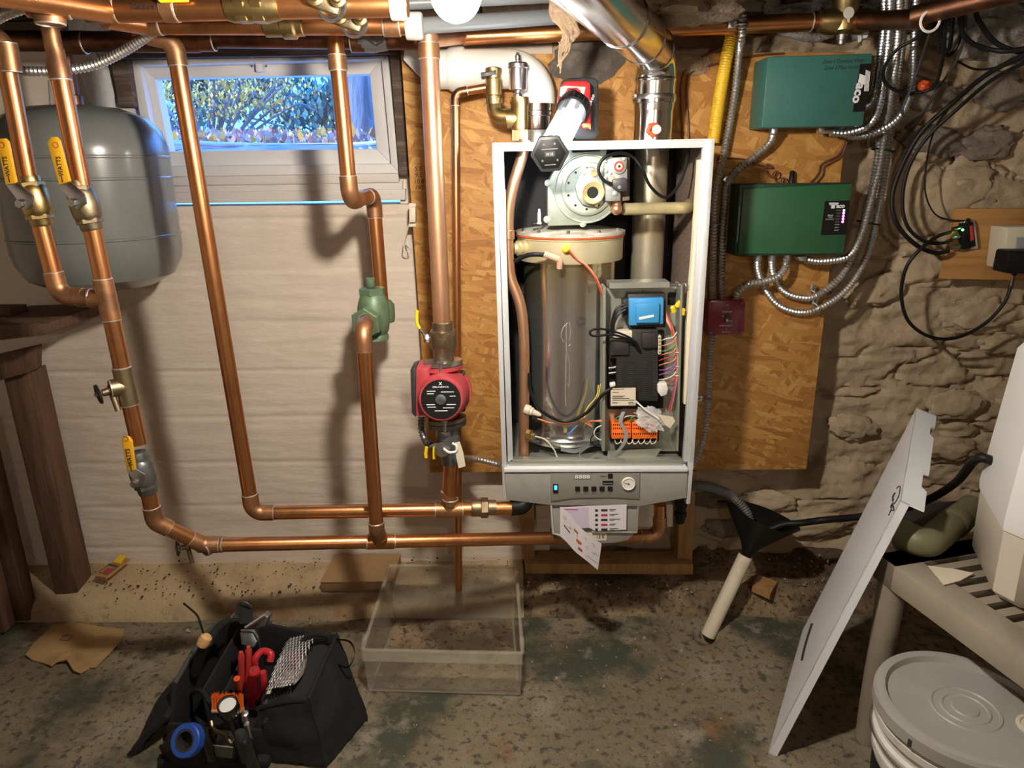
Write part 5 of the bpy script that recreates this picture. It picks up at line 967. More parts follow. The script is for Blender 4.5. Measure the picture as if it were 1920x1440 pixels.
for x_, y_ in ((1336, 569), (1391, 568), (1388, 622), (1333, 624), (1362, 616)): ob('screw', MB().lathe([(.004, 0), (.003, .002)], P(x_, y_, 1.949), -Y_, 8), 'gunmetal', pl)
G = 'flexible metal conduits on the board and stone wall'
Yo = 2.0
def fx_(lab, l, r=.0108, m='flex'): return flex('conduit', lab, [P(a, b, c) for a, b, c in l], r, m, group=G)
fx_('metal conduit dropping from the ceiling pipe to the emergency switch', [(1393, 26, 1.905), (1392, 48, 1.909), (1391, 68, 1.916), (1386, 100, 1.955), (1377, 180, 1.99), (1357, 290, 1.995), (1342, 360, Yo), (1339, 430, Yo), (1336, 520, Yo), (1337, 566, 1.99)])
fx_('metal conduit from the teal box down to the emergency switch', [(1451, 246, 1.965), (1443, 268, 1.98), (1412, 296, 1.99), (1381, 322, 1.995), (1363, 347, Yo), (1360, 380, Yo), (1355, 440, Yo), (1353, 520, Yo), (1355, 566, 1.99)])
fx_('metal conduit from the emergency switch down behind the boiler', [(1335, 627, 1.98), (1331, 680, 1.98), (1327, 760, 1.97), (1322, 810, 1.95), (1310, 850, 1.93), (1296, 876, 1.92)])
fx_('metal conduit arching from the green box to the emergency switch', [(1474, 484, 1.968), (1472, 502, 1.962), (1456, 520, 1.954), (1425, 529, 1.954), (1400, 534, 1.962), (1384, 548, 1.972), (1380, 566, 1.98)])
fx_('lowest metal conduit swinging right from under the green box', [(1420, 484, 1.97), (1422, 510, 1.985), (1436, 545, Yo), (1462, 574, Yo), (1500, 586, Yo), (1536, 578, 2.0), (1582, 548, 2.01), (1616, 500, 2.03), (1637, 440, 2.03), (1658, 330, 2.03), (1670, 240, 2.022), (1683, 150, 2.002), (1693, 60, 1.93), (1696, -10, 1.865)])
fx_('upper metal conduit swinging right from under the green box', [(1446, 484, 1.97), (1450, 515, 1.985), (1468, 545, Yo), (1500, 558, Yo), (1532, 554, Yo), (1575, 520, 2.0), (1600, 475, 2.02), (1616, 430, 2.03), (1640, 330, 2.03), (1652, 240, 2.022), (1666, 150, 2.002), (1676, 60, 1.93), (1679, -10, 1.865)])
fx_('metal conduit leaving the lower right of the green box', [(1508, 487, 1.965), (1545, 490, 1.965), (1590, 481, 1.968), (1612, 448, 1.985), (1628, 395, 1.998), (1649, 310, 2.0), (1661, 235, 1.993), (1674.5, 150, 1.974), (1684.5, 60, 1.902), (1687.5, -10, 1.837)])
fx_('bright metal conduit curving up from the teal box connector', [(1556, 248, 1.962), (1590, 249, 1.955), (1626, 236, 1.957), (1646, 208, 1.965), (1657, 150, 1.972), (1667.5, 60, 1.902), (1670.5, -10, 1.837)], .0108, 'flex_bright')
fx_('second bright metal conduit curving up beside the teal box', [(1578, 236, 1.987), (1590, 253, 1.988), (1618, 255, 1.98), (1650, 245, 1.967), (1684, 222, 1.967), (1704, 186, 1.975), (1712, 140, 1.97), (1714, 90, 1.945), (1716, 40, 1.905), (1718, -10, 1.86)], .0108, 'flex_bright')
fx_('bright metal conduit hanging in the bundle above the teal box', [(1588, 200, 1.985), (1612, 202, 1.99), (1634, 190, 2.0), (1644, 150, 2.002), (1657, 60, 1.93), (1660, -10, 1.865)], .0108, 'flex_bright')
def strap(label, x, y, Yv, a=0):
    t = thing('conduit_strap', label, 'strap', P(x, y, Yv), 'small conduit straps'); q = P(x, y, Yv); ob('loop', MB().torus(q, V((math.sin(a), 0, math.cos(a))), .0135, .0022, 18, 6), 'galv', t); e = q+V((-.024*math.cos(a), .004, .024*math.sin(a))); ob('tab', MB().box(e, (.02, .003, .016), Matrix.Rotation(-a, 3, 'Y'), .001), 'galv', t); ob('screw', MB().lathe([(.004, 0), (.003, .003)], e-Y_*.0015, -Y_, 8), 'gunmetal', t)
strap('silver strap on the bend of the teal box conduit', 1378, 326, 1.996, -.7); strap('silver strap on the conduit left of the green box', 1340, 420, 2.0); strap('silver strap on the conduit below the red switch', 1327, 748, 1.975); strap('upper silver strap under the green box', 1528, 556, 2.0, 1.3); strap('lower silver strap under the green box', 1532, 580, 2.0, 1.3); strap('silver strap holding the conduit to the ceiling pipe', 1392, 46, 1.909)
for x, y, lab in ((1656, 282, 'upper black tie around the conduit bundle'), (1628, 418, 'lower black tie around the conduit bundle')): ob('cable_tie', MB().torus(P(x, y, 2.018), V((.2, 0, 1)), .029, .0025, 22, 6), 'black', label=lab, cat='tie')
flex('gas_tube', 'yellow corrugated gas tube rising from behind the boiler', PP([(1337, 268, 1.985), (1348, 190, 1.985), (1360, 120, 1.98), (1370, 74, 1.99), (1374, 48, 1.998)]), .0165, 'yellow_gas', st=.006, n=14, cat='gas line', dep=.93)
GB = 'black coax cables'
def bk(lab, l, r=.0038, m='black', nm='coax_cable', g=None, Yv=None): return cord(nm, lab, [P(a, b, c) for a, b, c in l], r, m, g)
bk('thick black coax looping from the ceiling down to the splitter lowest port', [(1925, 100, 1.75), (1850, 140, 1.85), (1790, 190, 1.95), (1730, 245, 2.0), (1692, 310, 2.02), (1673, 370, 2.02), (1682, 420, 2.01), (1716, 458, 2.0), (1752, 474, 2.0), (1778, 471, 2.02)], .006)
bk('black coax looping from the ceiling down to the splitter middle port', [(1925, 115, 1.77), (1860, 150, 1.86), (1800, 200, 1.95), (1735, 262, 2.0), (1702, 320, 2.02), (1692, 380, 2.02), (1702, 425, 2.01), (1732, 452, 2.0), (1765, 456, 2.0), (1784, 450, 2.02)], .0048)
bk('thin black wire hanging down to the splitter top', [(1790, 190, 1.96), (1754, 240, 2.0), (1738, 300, 2.03), (1735, 360, 2.03), (1752, 400, 2.03), (1780, 412, 2.03), (1812, 414, 2.04)], .0022)
bk('black coax making a wide loop from the splitter to the power adapter', [(1782, 435, 2.02), (1757, 444, 1.985), (1728, 465, 1.97), (1700, 500, 1.978), (1690, 550, 1.99), (1702, 600, 1.99), (1740, 630, 1.99), (1790, 634, 1.99), (1845, 608, 1.99), (1884, 566, 1.99), (1898, 525, 2.0)], .0048)
bk('black cable loop hanging in front of the bright conduits', [(1745, 30, 1.79), (1722, 68, 1.85), (1682, 93, 1.89), (1658, 128, 1.922), (1662, 158, 1.94), (1700, 175, 1.94), (1748, 165, 1.91), (1766, 120, 1.855), (1772, 60, 1.785), (1775, 10, 1.75)], .0042)
bk('grey cable loop dangling below the bright conduits', [(1744, 60, 1.83), (1728, 110, 1.89), (1706, 170, 1.915), (1692, 205, 1.925), (1700, 221, 1.93), (1730, 210, 1.925), (1760, 165, 1.92), (1790, 120, 1.88), (1808, 70, 1.84), (1812, 15, 1.8)], .0034, 'charcoal')
bk('black cable draped from the pipe toward the upper right corner', [(1800, 20, 1.765), (1804, 60, 1.79), (1830, 85, 1.8), (1880, 96, 1.78), (1930, 90, 1.72)], .0055)
bk('second black cable draped below the corner pipe', [(1828, 10, 1.76), (1836, 40, 1.78), (1870, 82, 1.79), (1930, 104, 1.76)], .0055)
bk('black cable hanging in a tight bundle below the corner pipe', [(1760, 20, 1.8), (1758, 60, 1.83), (1764, 98, 1.85), (1780, 90, 1.84), (1786, 40, 1.81), (1788, 10, 1.80)], .0048)
bk('black cable hanging beside the tight bundle', [(1770, 15, 1.82), (1768, 70, 1.86), (1777, 104, 1.88), (1797, 80, 1.875), (1808, 30, 1.83)], .0048)
bk('slack black wire crossing the stone wall from the corner', [(1790, 112, 1.90), (1830, 130, 1.92), (1880, 124, 1.90), (1930, 108, 1.86)], .0028)
bk('brown thermostat wire dropping from the foam dab behind the boiler', [(1372, 84, 2.01), (1330, 100, 2.012), (1290, 124, 2.012), (1277, 160, 2.012), (1278, 220, 2.012), (1280, 268, 2.012)], .0025, 'wire_brown', 'bell_wire')
bk('brown thermostat wire crossing the board to the teal box', [(1470, 100, 2.012), (1420, 104, 2.012), (1350, 118, 2.012), (1300, 134, 2.012), (1287, 160, 2.012), (1290, 230, 2.012), (1292, 268, 2.012)], .0025, 'wire_brown', 'bell_wire')
bk('pair of brown wires rising from the green box to the board edge', [(1512, 350, 2.012), (1534, 326, 2.012), (1540, 308, 2.012), (1572, 290, 2.012), (1586, 262, 2.012)], .0022, 'wire_brown', 'bell_wire')
bk('second brown wire beside the pair above the green box', [(1524, 350, 2.012), (1542, 328, 2.012), (1546, 312, 2.012), (1576, 294, 2.012), (1588, 266, 2.012)], .0022, 'wire_brown', 'bell_wire')
bk('dark stub of cable entering the board above the green box', [(1482, 352, 2.0), (1484, 335, 2.004), (1486, 322, 2.012)], .007, 'black', 'cable_stub')
q = [P(1345, 297, 2.012), P(1390, 298, 2.012), P(1420, 308, 2.01)]+[P(1436+i*2.6, 314+i*2.2, 2.0)+V((.012*math.cos(i*1.1), .006*math.sin(i*1.1), .012*math.sin(i*1.1))) for i in range(16)]
cord('bell_wire', 'coiled brown wire end above the green box', q, .0022, 'wire_brown')
for s, y_ in (('5.5', 319), ('9.5', 329), ('10.8', 339), ('193', 349)): 
    q = P(786, y_, 2.0195)
text('5.5\n9.5\n10.8\n193', P(786, 334, 2.0197), 42*px(P(786, 334, 2.02)), 'ink', bpy.data.objects['backer_board'], name='handwriting', shear=.2)
sn = thing('door_sensor', 'small cream sensor box on the left edge of the strand board', 'sensor', P(773, 424, 2.01)); ob('case', MB().rect(767, 388, 779, 417, 1.995, 2.018, .002), 'cream_plastic', sn); ob('bracket', MB().rect(767, 381, 780, 425, 2.012, 2.019), 'cream_plastic', sn); ob('lead', MB().tube(spl(PP([(768, 418, 2.0), (760, 445, 2.02), (757, 468, 2.03), (768, 470, 2.03), (762, 450, 2.04), (772, 460, 2.05)]), 6), .0015, 6), 'wire_white', sn)
# splitter board, splitter, outlet
ob('splitter_board', MB().slab([(1794, 391), (1935, 391), (1930, 527), (1765, 523)], 2.045, 2.062, .002), 'wood_pine', label='square of orange plywood fixed on the stone wall', cat='board')
sp_ = thing('coax_splitter', 'small black coax splitter with green light on the plywood square', 'splitter', P(1812, 468, 2.03)); ob('body', MB().slab([(1804, 420), (1826, 416), (1831, 462), (1806, 468)], 2.02, 2.04, .003), 'black', sp_); ob('plate', MB().slab([(1800, 416), (1828, 412), (1834, 466), (1802, 472)], 2.035, 2.044, .001), 'steel', sp_)
for x, y in ((1802, 426), (1799, 444), (1800, 461)): ob('port', MB().cyl(P(x, y, 2.03), P(x-16, y+4, 2.025), .006, 10), 'steel', sp_)
ob('indicator', MB().ball(P(1805, 431, 2.018), .003, 6), 'led_green', sp_); lb = ob('label', MB().slab([(1818, 424), (1824, 423), (1826, 450), (1820, 452)], 2.0185, 2.0195), 'wire_red', sp_)
ob('cap', MB().cyl(P(1812, 417, 2.03), P(1816, 413, 2.02), .007, 10), 'steel', sp_)
ou = thing('wall_outlet', 'cream wall outlet box on the plywood square', 'outlet', P(1905, 508, 2.0)); ob('box', MB().slab([(1890, 426), (1965, 424), (1960, 508), (1880, 505)], 1.97, 2.044, .004), 'cream_plastic', ou); ob('socket', MB().slab([(1907, 445), (1940, 444), (1938, 468), (1905, 468)], 1.966, 1.972, .002), 'grey_plastic', ou)
ad = thing('power_adapter', 'black plug-in adapter in the outlet at the wall edge', 'adapter', P(1905, 520, 1.95)); ob('case', MB().slab([(1892, 470), (1965, 470), (1960, 516), (1883, 512)], 1.91, 1.965, .006), 'black', ad); ob('connector', MB().cyl(P(1902, 514, 1.965), P(1898, 534, 1.99), .006, 10), 'steel', ad)
ob('paint_mark', MB().blob(P(1732, 160, 2.085), (.02, .012, .012), .4, 8, 3, 3), 'orange_red', label='bright orange foam blob on the dark stones behind the cables', cat='foam')
ob('hook_ring', MB().torus(P(1744, 40, 1.66), Y_, .020, .003, 20, 6), 'wire_white', label='pale plastic ring hanging from the corner pipe', cat='ring')
# ================================================================ CEILING INSULATION
def tuft(lab, x, y, Yv, sz, m='insulation', seed=0, nm='insulation_batt'): return ob(nm, MB().blob(P(x, y, Yv), sz, .45, 8, 4, seed), m, label=lab, cat='insulation', ang=80)
tuft('tan fibre insulation sagging right of the flue', 1300, -2, 1.74, (.12, .12, .042), seed=1); tuft('pale insulation bulging above the mixing valve', 1490, 6, 2.06, (.13, .06, .035), 'insulation_grey', 4); tuft('grey insulation in the joist bay by the corner cables', 1880, 60, 1.98, (.14, .05, .07), 'insulation_grey', 6); tuft('grey insulation lump above the cable bundle', 1700, 6, 2.05, (.10, .045, .035), 'insulation_grey', 9)
mbw = MB()
for k in range(16):
    s_ = lambda a: R.gauss(0, a)
    mbw.tube(spl([P(1052+s_(9), 2, 1.62+s_(.01)), P(1060+s_(9), 30, 1.64), P(1068+s_(8), 58+s_(6), 1.65+s_(.008)), P(1058+s_(5), 84+s_(6), 1.65), P(1048+s_(3), (124 if k < 5 else 90)+s_(8), 1.65)], 6), [max(.0012, (.0075-.006*(i/24))*R.uniform(.6, 1.3)) for i in range(25)], 5)
ob('insulation_wisp', mbw, 'insulation', label='wispy strand of tan insulation hanging beside the flue', cat='insulation')
ob('pipe_wrap', MB().tube(spl(PP([(1460, 54, 2.0), (1500, 66, 1.98), (1530, 70, 1.98), (1560, 62, 1.98)]), 6), .012, 10), 'insulation_grey', label='frayed pale pipe wrap under the ceiling pipe', cat='insulation')
ob('rag_tuft', MB().blob(P(1612, 60, 1.97), (.02, .014, .022), .4, 8, 3, 7), 'parge_white', label='white tuft of fibre stuck beside the mixing valve', cat='insulation')
# ================================================================ FLOOR THINGS
def quadbox(c8):   # 4 bottom + 4 top points
    return MB().add(c8, [(3, 2, 1, 0), (4, 5, 6, 7), (0, 1, 5, 4), (1, 2, 6, 5), (2, 3, 7, 6), (3, 0, 4, 7)])
# clear fridge drawer
FL, FR = PZ(691, 1296, .004), PZ(976, 1303, .004); BL, BR = PZ(740, 1163, .004), PZ(964, 1166, .004); hF, hB = .135, .19
TFL, TFR = FL+V((-.006, -.005, hF)), FR+V((.006, -.005, hF)); TBL, TBR = BL+V((-.004, .004, hB)), BR+V((.008, .004, hB))
bn = thing('clear_drawer', 'dirty clear plastic refrigerator drawer standing under the boiler pipes', 'drawer', (FL+FR+BL+BR)/4)
def wallp(a, b, c, d, n, th=.0035): return MB().prism([a, b, c, d], n*th)
ob('front', wallp(FL, FR, TFR, TFL, Y_), 'clear_bin', bn); ob('back', wallp(BL, BR, TBR, TBL, -Y_), 'clear_bin', bn); ob('side', wallp(FL, BL, TBL, TFL, X), 'clear_bin', bn); ob('side', wallp(FR, BR, TBR, TFR, -X), 'clear_bin', bn); ob('base', MB().prism([FL, FR, BR, BL], Z*.0035), 'clear_bin', bn)
for a, b in ((TFL, TFR), (TBL, TBR), (TFL, TBL), (TFR, TBR)): ob('rim', MB().tube([a, b], .0055, 8), 'clear_bin', bn)
ob('front_lip', MB().prism([TFL-V((0, .004, 0)), TFR-V((0, .004, 0)), TFR-V((0, .012, .026)), TFL-V((0, .012, .026))], Y_*.004, .001), 'clear_bin', bn)
for s in (0, 1): a = TFR.lerp(TBR, .08) if s else TFL.lerp(TBL, .08); ob('slide_tab', MB().box(a+Z*.008, (.012, .03, .016), bev=.002), 'clear_bin', bn)
mb = gridw(lin(0, 1, 30), lin(0, 1, 24), lambda u, v: FL.lerp(FR, .02+.96*u).lerp(BL.lerp(BR, .02+.96*u), .02+.96*v)+Z*(.006+.003*abs(fr(u*7, v*7, 2))+.012*max(0, v-.85)))
ob('sediment', mb, 'soil', bn, ang=80)
# cardboard box on the curb
q = [P(598, 1090, 1.93), P(728, 1084, 1.93)]; zt = .036
A, B = V((q[0].x, 1.955, .075)), V((q[1].x+.006, 1.955, .075)); C, D = B+V((.01, .125, .022)), A+V((.016, .125, .022)); up = V((0, -.17, .98)).normalized()*zt
A_ = A; B_x = B.x; cbx = thing('cardboard_box', 'flat closed cardboard box lying on the curb against the wall', 'box', (A+C)/2); ob('carton', quadbox([A, B, C, D, A+up, B+up, C+up, D+up]), 'cardboard', cbx, fix=True)
ob('lid', quadbox([p+up+Z*.0004 for p in (A+V((-.002, -.003, 0)), B+V((.002, -.003, 0)), C+V((.002, 0, 0)), D)]+[p+up+Z*.0035 for p in (A+V((-.002, -.003, 0)), B+V((.002, -.003, 0)), C+V((.002, 0, 0)), D)]), 'cardboard', cbx, fix=True); m_ = (A+B)/2+up; ob('tab', MB().prism([m_+V((-.035, -.004, 0)), m_+V((.035, -.004, 0)), m_+V((.03, -.004, -.005)), m_+V((-.03, -.004, -.005))], Y_*.001), 'cardboard', cbx)
# torn cardboard sheet on the floor
cb = [(48, 1228), (62, 1204), (100, 1168), (140, 1164), (190, 1176), (234, 1182), (230, 1198), (205, 1225), (178, 1248), (168, 1247), (150, 1260), (138, 1258), (126, 1240), (108, 1242), (96, 1248), (80, 1240), (60, 1234)]
pts = [PZ(a, b, .012) for a, b in cb]; ce = sum(pts, V())/len(pts)
cs_ = thing('cardboard_sheet', 'torn flat piece of brown cardboard on the floor by the workbench', 'cardboard', ce); mb = MB(); n_ = len(pts)
rings = [[ce.lerp(p, s)+Z*(.006*math.sin(s*3+i*.9)) for i, p in enumerate(pts)] for s in (.33, .66, 1)]; mb.v = [ce]+[p for rr in rings for p in rr]
mb.f = [(0, 1+i, 1+(i+1) % n_) for i in range(n_)]+[(1+k*n_+i, 1+(k+1)*n_+i, 1+(k+1)*n_+(i+1) % n_, 1+k*n_+(i+1) % n_) for k in range(2) for i in range(n_)]; nv = len(mb.v); mb.f += [tuple(i+nv for i in f[::-1]) for f in mb.f]; mb.v += [p-Z*.004 for p in mb.v]; mb.f += [(1+2*n_+i, nv+1+2*n_+i, nv+1+2*n_+(i+1) % n_, 1+2*n_+(i+1) % n_) for i in range(n_)]
ob('sheet', mb, 'cardboard_pale', cs_, ang=60); q = [PZ(a, b, .022) for a, b in ((112, 1200), (120, 1191), (136, 1192), (128, 1201))]; ob('printed_mark', MB().tube(q+[q[0]], .0012, 4), 'wood_dark', cs_)
# mousetrap
mt = thing('mousetrap', 'wooden snap mousetrap with yellow bait pedal on the curb', 'mousetrap', P(207, 1080, 1.98)); M0 = P(190, 1086, 1.985); Yd = rng(M0, P(232, 1052, 2.07)); Yd = (P(232, 1053, 2.07)-M0); ln = Yd.length; Yd = Yd/ln; Xd = Yd.cross(Z).normalized(); Nn = Xd.cross(Yd)
def mtp(u, v, h=0): return M0+Xd*(u*.046)+Yd*(v*.098)+Nn*(h+.004)
ob('base', quadbox([mtp(-.5, 0), mtp(.5, 0), mtp(.5, 1), mtp(-.5, 1)]+[mtp(-.5, 0, .006), mtp(.5, 0, .006), mtp(.5, 1, .006), mtp(-.5, 1, .006)]), 'wood_pine', mt, fix=True); ob('pedal', quadbox([mtp(-.32, .68, .007), mtp(.32, .68, .007), mtp(.26, .98, .016), mtp(-.26, .98, .016)]+[mtp(-.32, .68, .010), mtp(.32, .68, .010), mtp(.26, .98, .019), mtp(-.26, .98, .019)]), 'yellow_bright', mt, fix=True)
ob('spring', MB().cyl(mtp(-.4, .55, .009), mtp(.4, .55, .009), .0035, 8), 'gunmetal', mt); ob('bail', MB().tube([mtp(-.4, .55, .01), mtp(-.42, .12, .011), mtp(.42, .12, .011), mtp(.4, .55, .01)], .0013, 6), 'gunmetal', mt); ob('red_print', MB().prism([mtp(-.25, .2, .0062), mtp(.25, .2, .0062), mtp(.25, .42, .0062), mtp(-.25, .42, .0062)], Nn*.0002), 'ink_red', mt)
# funnel, drain pipe and hoses
pb, ptp = PZ(1327, 1192, -.02), P(1398, 1042, 1.90)
Ld = (ptp-pb).length; ob('drain_pipe', MB().lathe([(.0185, 0), (.0215, .001), (.0215, Ld-.001), (.0185, Ld), (.0185, .002)], pb, rng(pb, ptp), 24, caps=False), 'pvc_dirty', label='stained white plastic drain pipe leaning out of the floor hole', cat='pipe')
fn = thing('funnel', 'black plastic funnel stuck into the leaning white drain pipe', 'funnel', ptp); ax = rng(pb, ptp); t0 = ptp-ax*.03
rim = PP([(1362, 943, 1.98), (1378, 946, 1.93), (1400, 968, 1.84), (1440, 990, 1.80), (1478, 1000, 1.82), (1498, 994, 1.88), (1486, 980, 1.95), (1450, 960, 2.02), (1412, 946, 2.06), (1380, 940, 2.05)]); rim = spl(rim+[rim[0]], 4)[:-1]; n_ = len(rim); rc = sum(rim, V())/n_
def circ(c, r_): return [c+((rim[i]-rc)-ax*(rim[i]-rc).dot(ax)).normalized()*r_ for i in range(n_)]
def cone(s, r_): return [ptp.lerp(rc, s)+(rim[i]-rc)*r_ for i in range(n_)]
def mixr(a, b, t_): return [p.lerp(q, t_) for p, q in zip(a, b)]
mouth = ptp+ax*.012
mb = MB(); lv = [circ(ptp-ax*.045, .0125), circ(mouth, .0165), mixr(circ(mouth+ax*.022, .024), cone(.3, .34), .5), cone(.62, .62), cone(1, 1), cone(1.02, 1.03), cone(1, .97), cone(.62, .585), mixr(circ(mouth+ax*.022, .021), cone(.3, .31), .5), circ(mouth, .014), circ(ptp-ax*.045, .010)]
for r_ in lv: mb.v += r_
for k in range(len(lv)-1):
    for i in range(n_): mb.f.append((k*n_+i, k*n_+(i+1) % n_, (k+1)*n_+(i+1) % n_, (k+1)*n_+i))
ob('cone', mb, 'black', fn, fix=True); ob('hang_tab', MB().box(rim[0]+V((-.012, 0, .004)), (.03, .012, .006), bev=.002), 'black', fn)
rl, rr_ = min(rim, key=lambda p: (p-P(1374, 944, 1.955)).length), min(rim, key=lambda p: (p-P(1497, 993, 1.89)).length)
flex('drain_hose', 'grey corrugated hose running from the boiler into the funnel', PP([(1292, 911, 1.86), (1318, 911, 1.88), (1346, 918, 1.92)])+[rl+V((0, 0, .024)), ptp.lerp(rc, .98)+(rl-rc)*.52, ptp.lerp(rc, .72)+(rl-rc)*.2], .0145, 'hose_grey', st=.008, n=14, cat='hose', dep=.82)
ob('wood_scrap', quadbox([V((P(1408, 1075, 1.95).x, 1.93, .075)), V((P(1440, 1105, 1.92).x, 1.90, .065)), V((P(1455, 1090, 1.97).x, 1.96, .07)), V((P(1420, 1062, 2.0).x, 1.985, .08))]+[p+Z*.02 for p in (V((P(1408, 1075, 1.95).x, 1.93, .075)), V((P(1440, 1105, 1.92).x, 1.90, .065)), V((P(1455, 1090, 1.97).x, 1.96, .07)), V((P(1420, 1062, 2.0).x, 1.985, .08)))]), 'wood_stud', label='short scrap of wood lying in the dirt behind the drain pipe', cat='wood', fix=True)
# ---- white boiler cover leaning on the shelf
NB = PZ(1440, 1412, .002); NT = P(1688, 938, 1.40); FT = P(1718, 765, 1.74); FB = NB+(FT-NT)
pn = thing('boiler_cover', 'white sheet metal boiler cover leaning against the grey shelf', 'cover panel', (NB+FB)/2); nrm = (NT-NB).cross(FB-NB).normalized()
if nrm.x > 0: nrm = -nrm
bk_ = -nrm
ob('face', MB().prism([NB, FB, FT, NT], bk_*.0025), 'cover_white', pn, fix=True)
def flange(a, b, w_, name='flange', m='enamel_white'): return ob(name, MB().prism([a, b, b+bk_*w_, a+bk_*w_], ((NB+FT)/2-(a+b)/2).normalized()*.0025), m, pn, fix=True)
flange(NB, NT, .02); flange(FB, FT, .02); flange(NB, FB, .02)
te = rng(NT, FT); up_ = rng(NB, NT); ob('top_return', MB().prism([NT, FT, FT+bk_*.02, NT+bk_*.02], -up_*.003), 'enamel_white', pn, fix=True)
tl = (FT-NT).length
def tp2(u, v): return NT+te*(u*tl)+bk_*(.02+v)
ob('top_flange', MB().prism([tp2(0, 0), tp2(1, 0), tp2(1, .030), tp2(.86, .030), tp2(.84, .020), tp2(.76, .020), tp2(.73, .030), tp2(.34, .030), tp2(.33, .018), tp2(.20, .018), tp2(.17, .030), tp2(0, .030)], -up_*.004), 'enamel_white', pn, fix=True)
def onpn(u, v, h=.0008): return NB+(FB-NB)*u+(NT-NB)*v+nrm*h
def onpx(x, y, h=.0006): d = ray(x, y); return CAM+d*((NB-CAM).dot(nrm)/d.dot(nrm))+nrm*h
for l, r_ in (([(1667, 967), (1671, 957), (1674, 949), (1677, 957), (1673, 957), (1670, 957)], .0014), ([(1670, 952), (1674, 946), (1676, 951)], .0014), ([(1671, 948), (1675, 943), (1676, 941)], .0014), ([(1675, 944), (1677, 945), (1680, 941)], .0012)): ob('logo_stroke', MB().tube(spl([onpx(*q) for q in l], 5), r_, 5), 'ink', pn)
for x_, y_ in ((1675.3, 938.5), (1675.2, 936.5), (1675.4, 933), (1676.2, 929.5), (1678.5, 926)): ob('logo_stroke', MB().ball(onpx(x_, y_), .003, 5, (1, 1, 1)), 'ink', pn)
ob('logo_swoosh', MB().tube(spl([onpx(1682, 916), (onpx(1686.5, 911.5)), onpx(1688.5, 915), onpx(1686.5, 928), onpx(1682, 938), onpx(1679.5, 942)], 6), .0014, 5), 'ink', pn)
ob('pull_slot', MB().tube(spl([onpn(.42, .165), onpn(.5, .155), onpn(.62, .155), onpn(.72, .17)], 5), .0045, 6), 'charcoal', pn)
# ---- grey resin shelf, dehumidifier
zs_ = .50; cr = PZ(1642, 1038, zs_); cr.z = 0; nr = PZ(1925, 1236, zs_); nr.z = 0; nr = nr+(nr-cr)*.8; XS = 1.75
sh = thing('resin_shelf', 'grey plastic shelf unit holding the white dehumidifier', 'shelf', V((1.3, 1.2, 0)))
e_ = rng(cr, nr); sx = V((e_.y, -e_.x, 0)); sx = sx if sx.x > 0 else -sx
def bar(a, b, w_, h_, zt, name, m='resin'):
    d = rng(a, b); s = V((d.y, -d.x, 0)); s = s if s.dot(sx)+s.y*.01 > 0 else -s
    return ob(name, MB().prism([V((p.x, p.y, zt-h_)) for p in (a, b, b+s*w_, a+s*w_)], Z*h_, .003), m, sh)
bar(cr, nr, .075, .06, zs_, 'side_beam'); far = cr+sx*.62; bar(cr+e_*.0, far, -.06, .06, zs_, 'end_beam'); ob('end_beam', MB().prism([V((p.x, p.y, zs_-.06)) for p in (cr, far, far+e_*.06, cr+e_*.06)], Z*.06, .003), 'resin', sh)
for i in range(14): a = cr+e_*(.07+.042*i); ob('slat', MB().prism([V((p.x, p.y, zs_-.03)) for p in (a+sx*.06, a+sx*.62, a+sx*.62+e_*.022, a+sx*.06+e_*.022)], Z*.026), 'resin', sh)
for p in (cr+sx*.03+e_*.03, nr+sx*.04-e_*.04, far-sx*.04+e_*.04): ob('leg', MB().lathe([(.026, 0), (.028, .1), (.030, .44)], V((p.x, p.y, 0)), Z, 16), 'resin', sh)
dz = zs_+.002; dh = thing('dehumidifier', 'white portable dehumidifier standing on the grey shelf', 'dehumidifier', V((1.2, 1.2, dz)))
D0 = PZ(1842, 1140, dz); D0 = V((D0.x+.02, D0.y, 0)); zt_ = P(1890, 668, D0.y).z
def dpoly(z, ins): 
    u = V((.93, -.36, 0)); v = V((.36, .93, 0)); o = V((D0.x, D0.y, z)); w_, d_ = .36, .26
    raw = [(ins, .03+ins), (.03+ins, ins), (w_-.03-ins, ins), (w_-ins, .03+ins), (w_-ins, d_-.03-ins), (w_-.03-ins, d_-ins), (.03+ins, d_-ins), (ins, d_-.03-ins)]
    return [o+u*a+v*b for a, b in raw]
def stack(levels):
    mb = MB(); n = 8
    for z, ins in levels: mb.v += dpoly(z, ins)
    for k in range(len(levels)-1):
        for i in range(n): mb.f.append((k*n+i, k*n+(i+1) % n, (k+1)*n+(i+1) % n, (k+1)*n+i))
    mb.f.append(tuple(range(n-1, -1, -1))); mb.f.append(tuple((len(levels)-1)*n+i for i in range(n))); return mb
hD = zt_-dz; ob('tank_base', stack([(dz+.0, .02), (dz+.02, .004), (dz+hD*.30, .0)]), 'appliance_dark', dh, fix=True); bdh = ob('housing', stack([(dz+hD*.305, -.002), (dz+hD*.34, -.004), (dz+hD*.93, .012), (dz+hD*.97, .022), (dz+hD, .05)]), 'appliance', dh, fix=True)
u = V((.93, -.36, 0)); v = V((.36, .93, 0)); o = V((D0.x, D0.y, 0))-v*.0; hp = o+u*.075+Z*(dz+hD*.84)-v*-.008
ob('handle_recess', MB().prism([hp+u*a+Z*b for a, b in ((-.02, .03), (.015, .034), (.024, .02), (.024, -.035), (.0, -.045), (-.022, -.02))], -v*.004, .002), 'appliance', dh); ob('handle_well', MB().prism([hp-v*.004+u*a+Z*b for a, b in ((-.012, .018), (.012, .02), (.015, -.022), (-.01, -.02))], -v*.001), 'appliance_dark', dh)
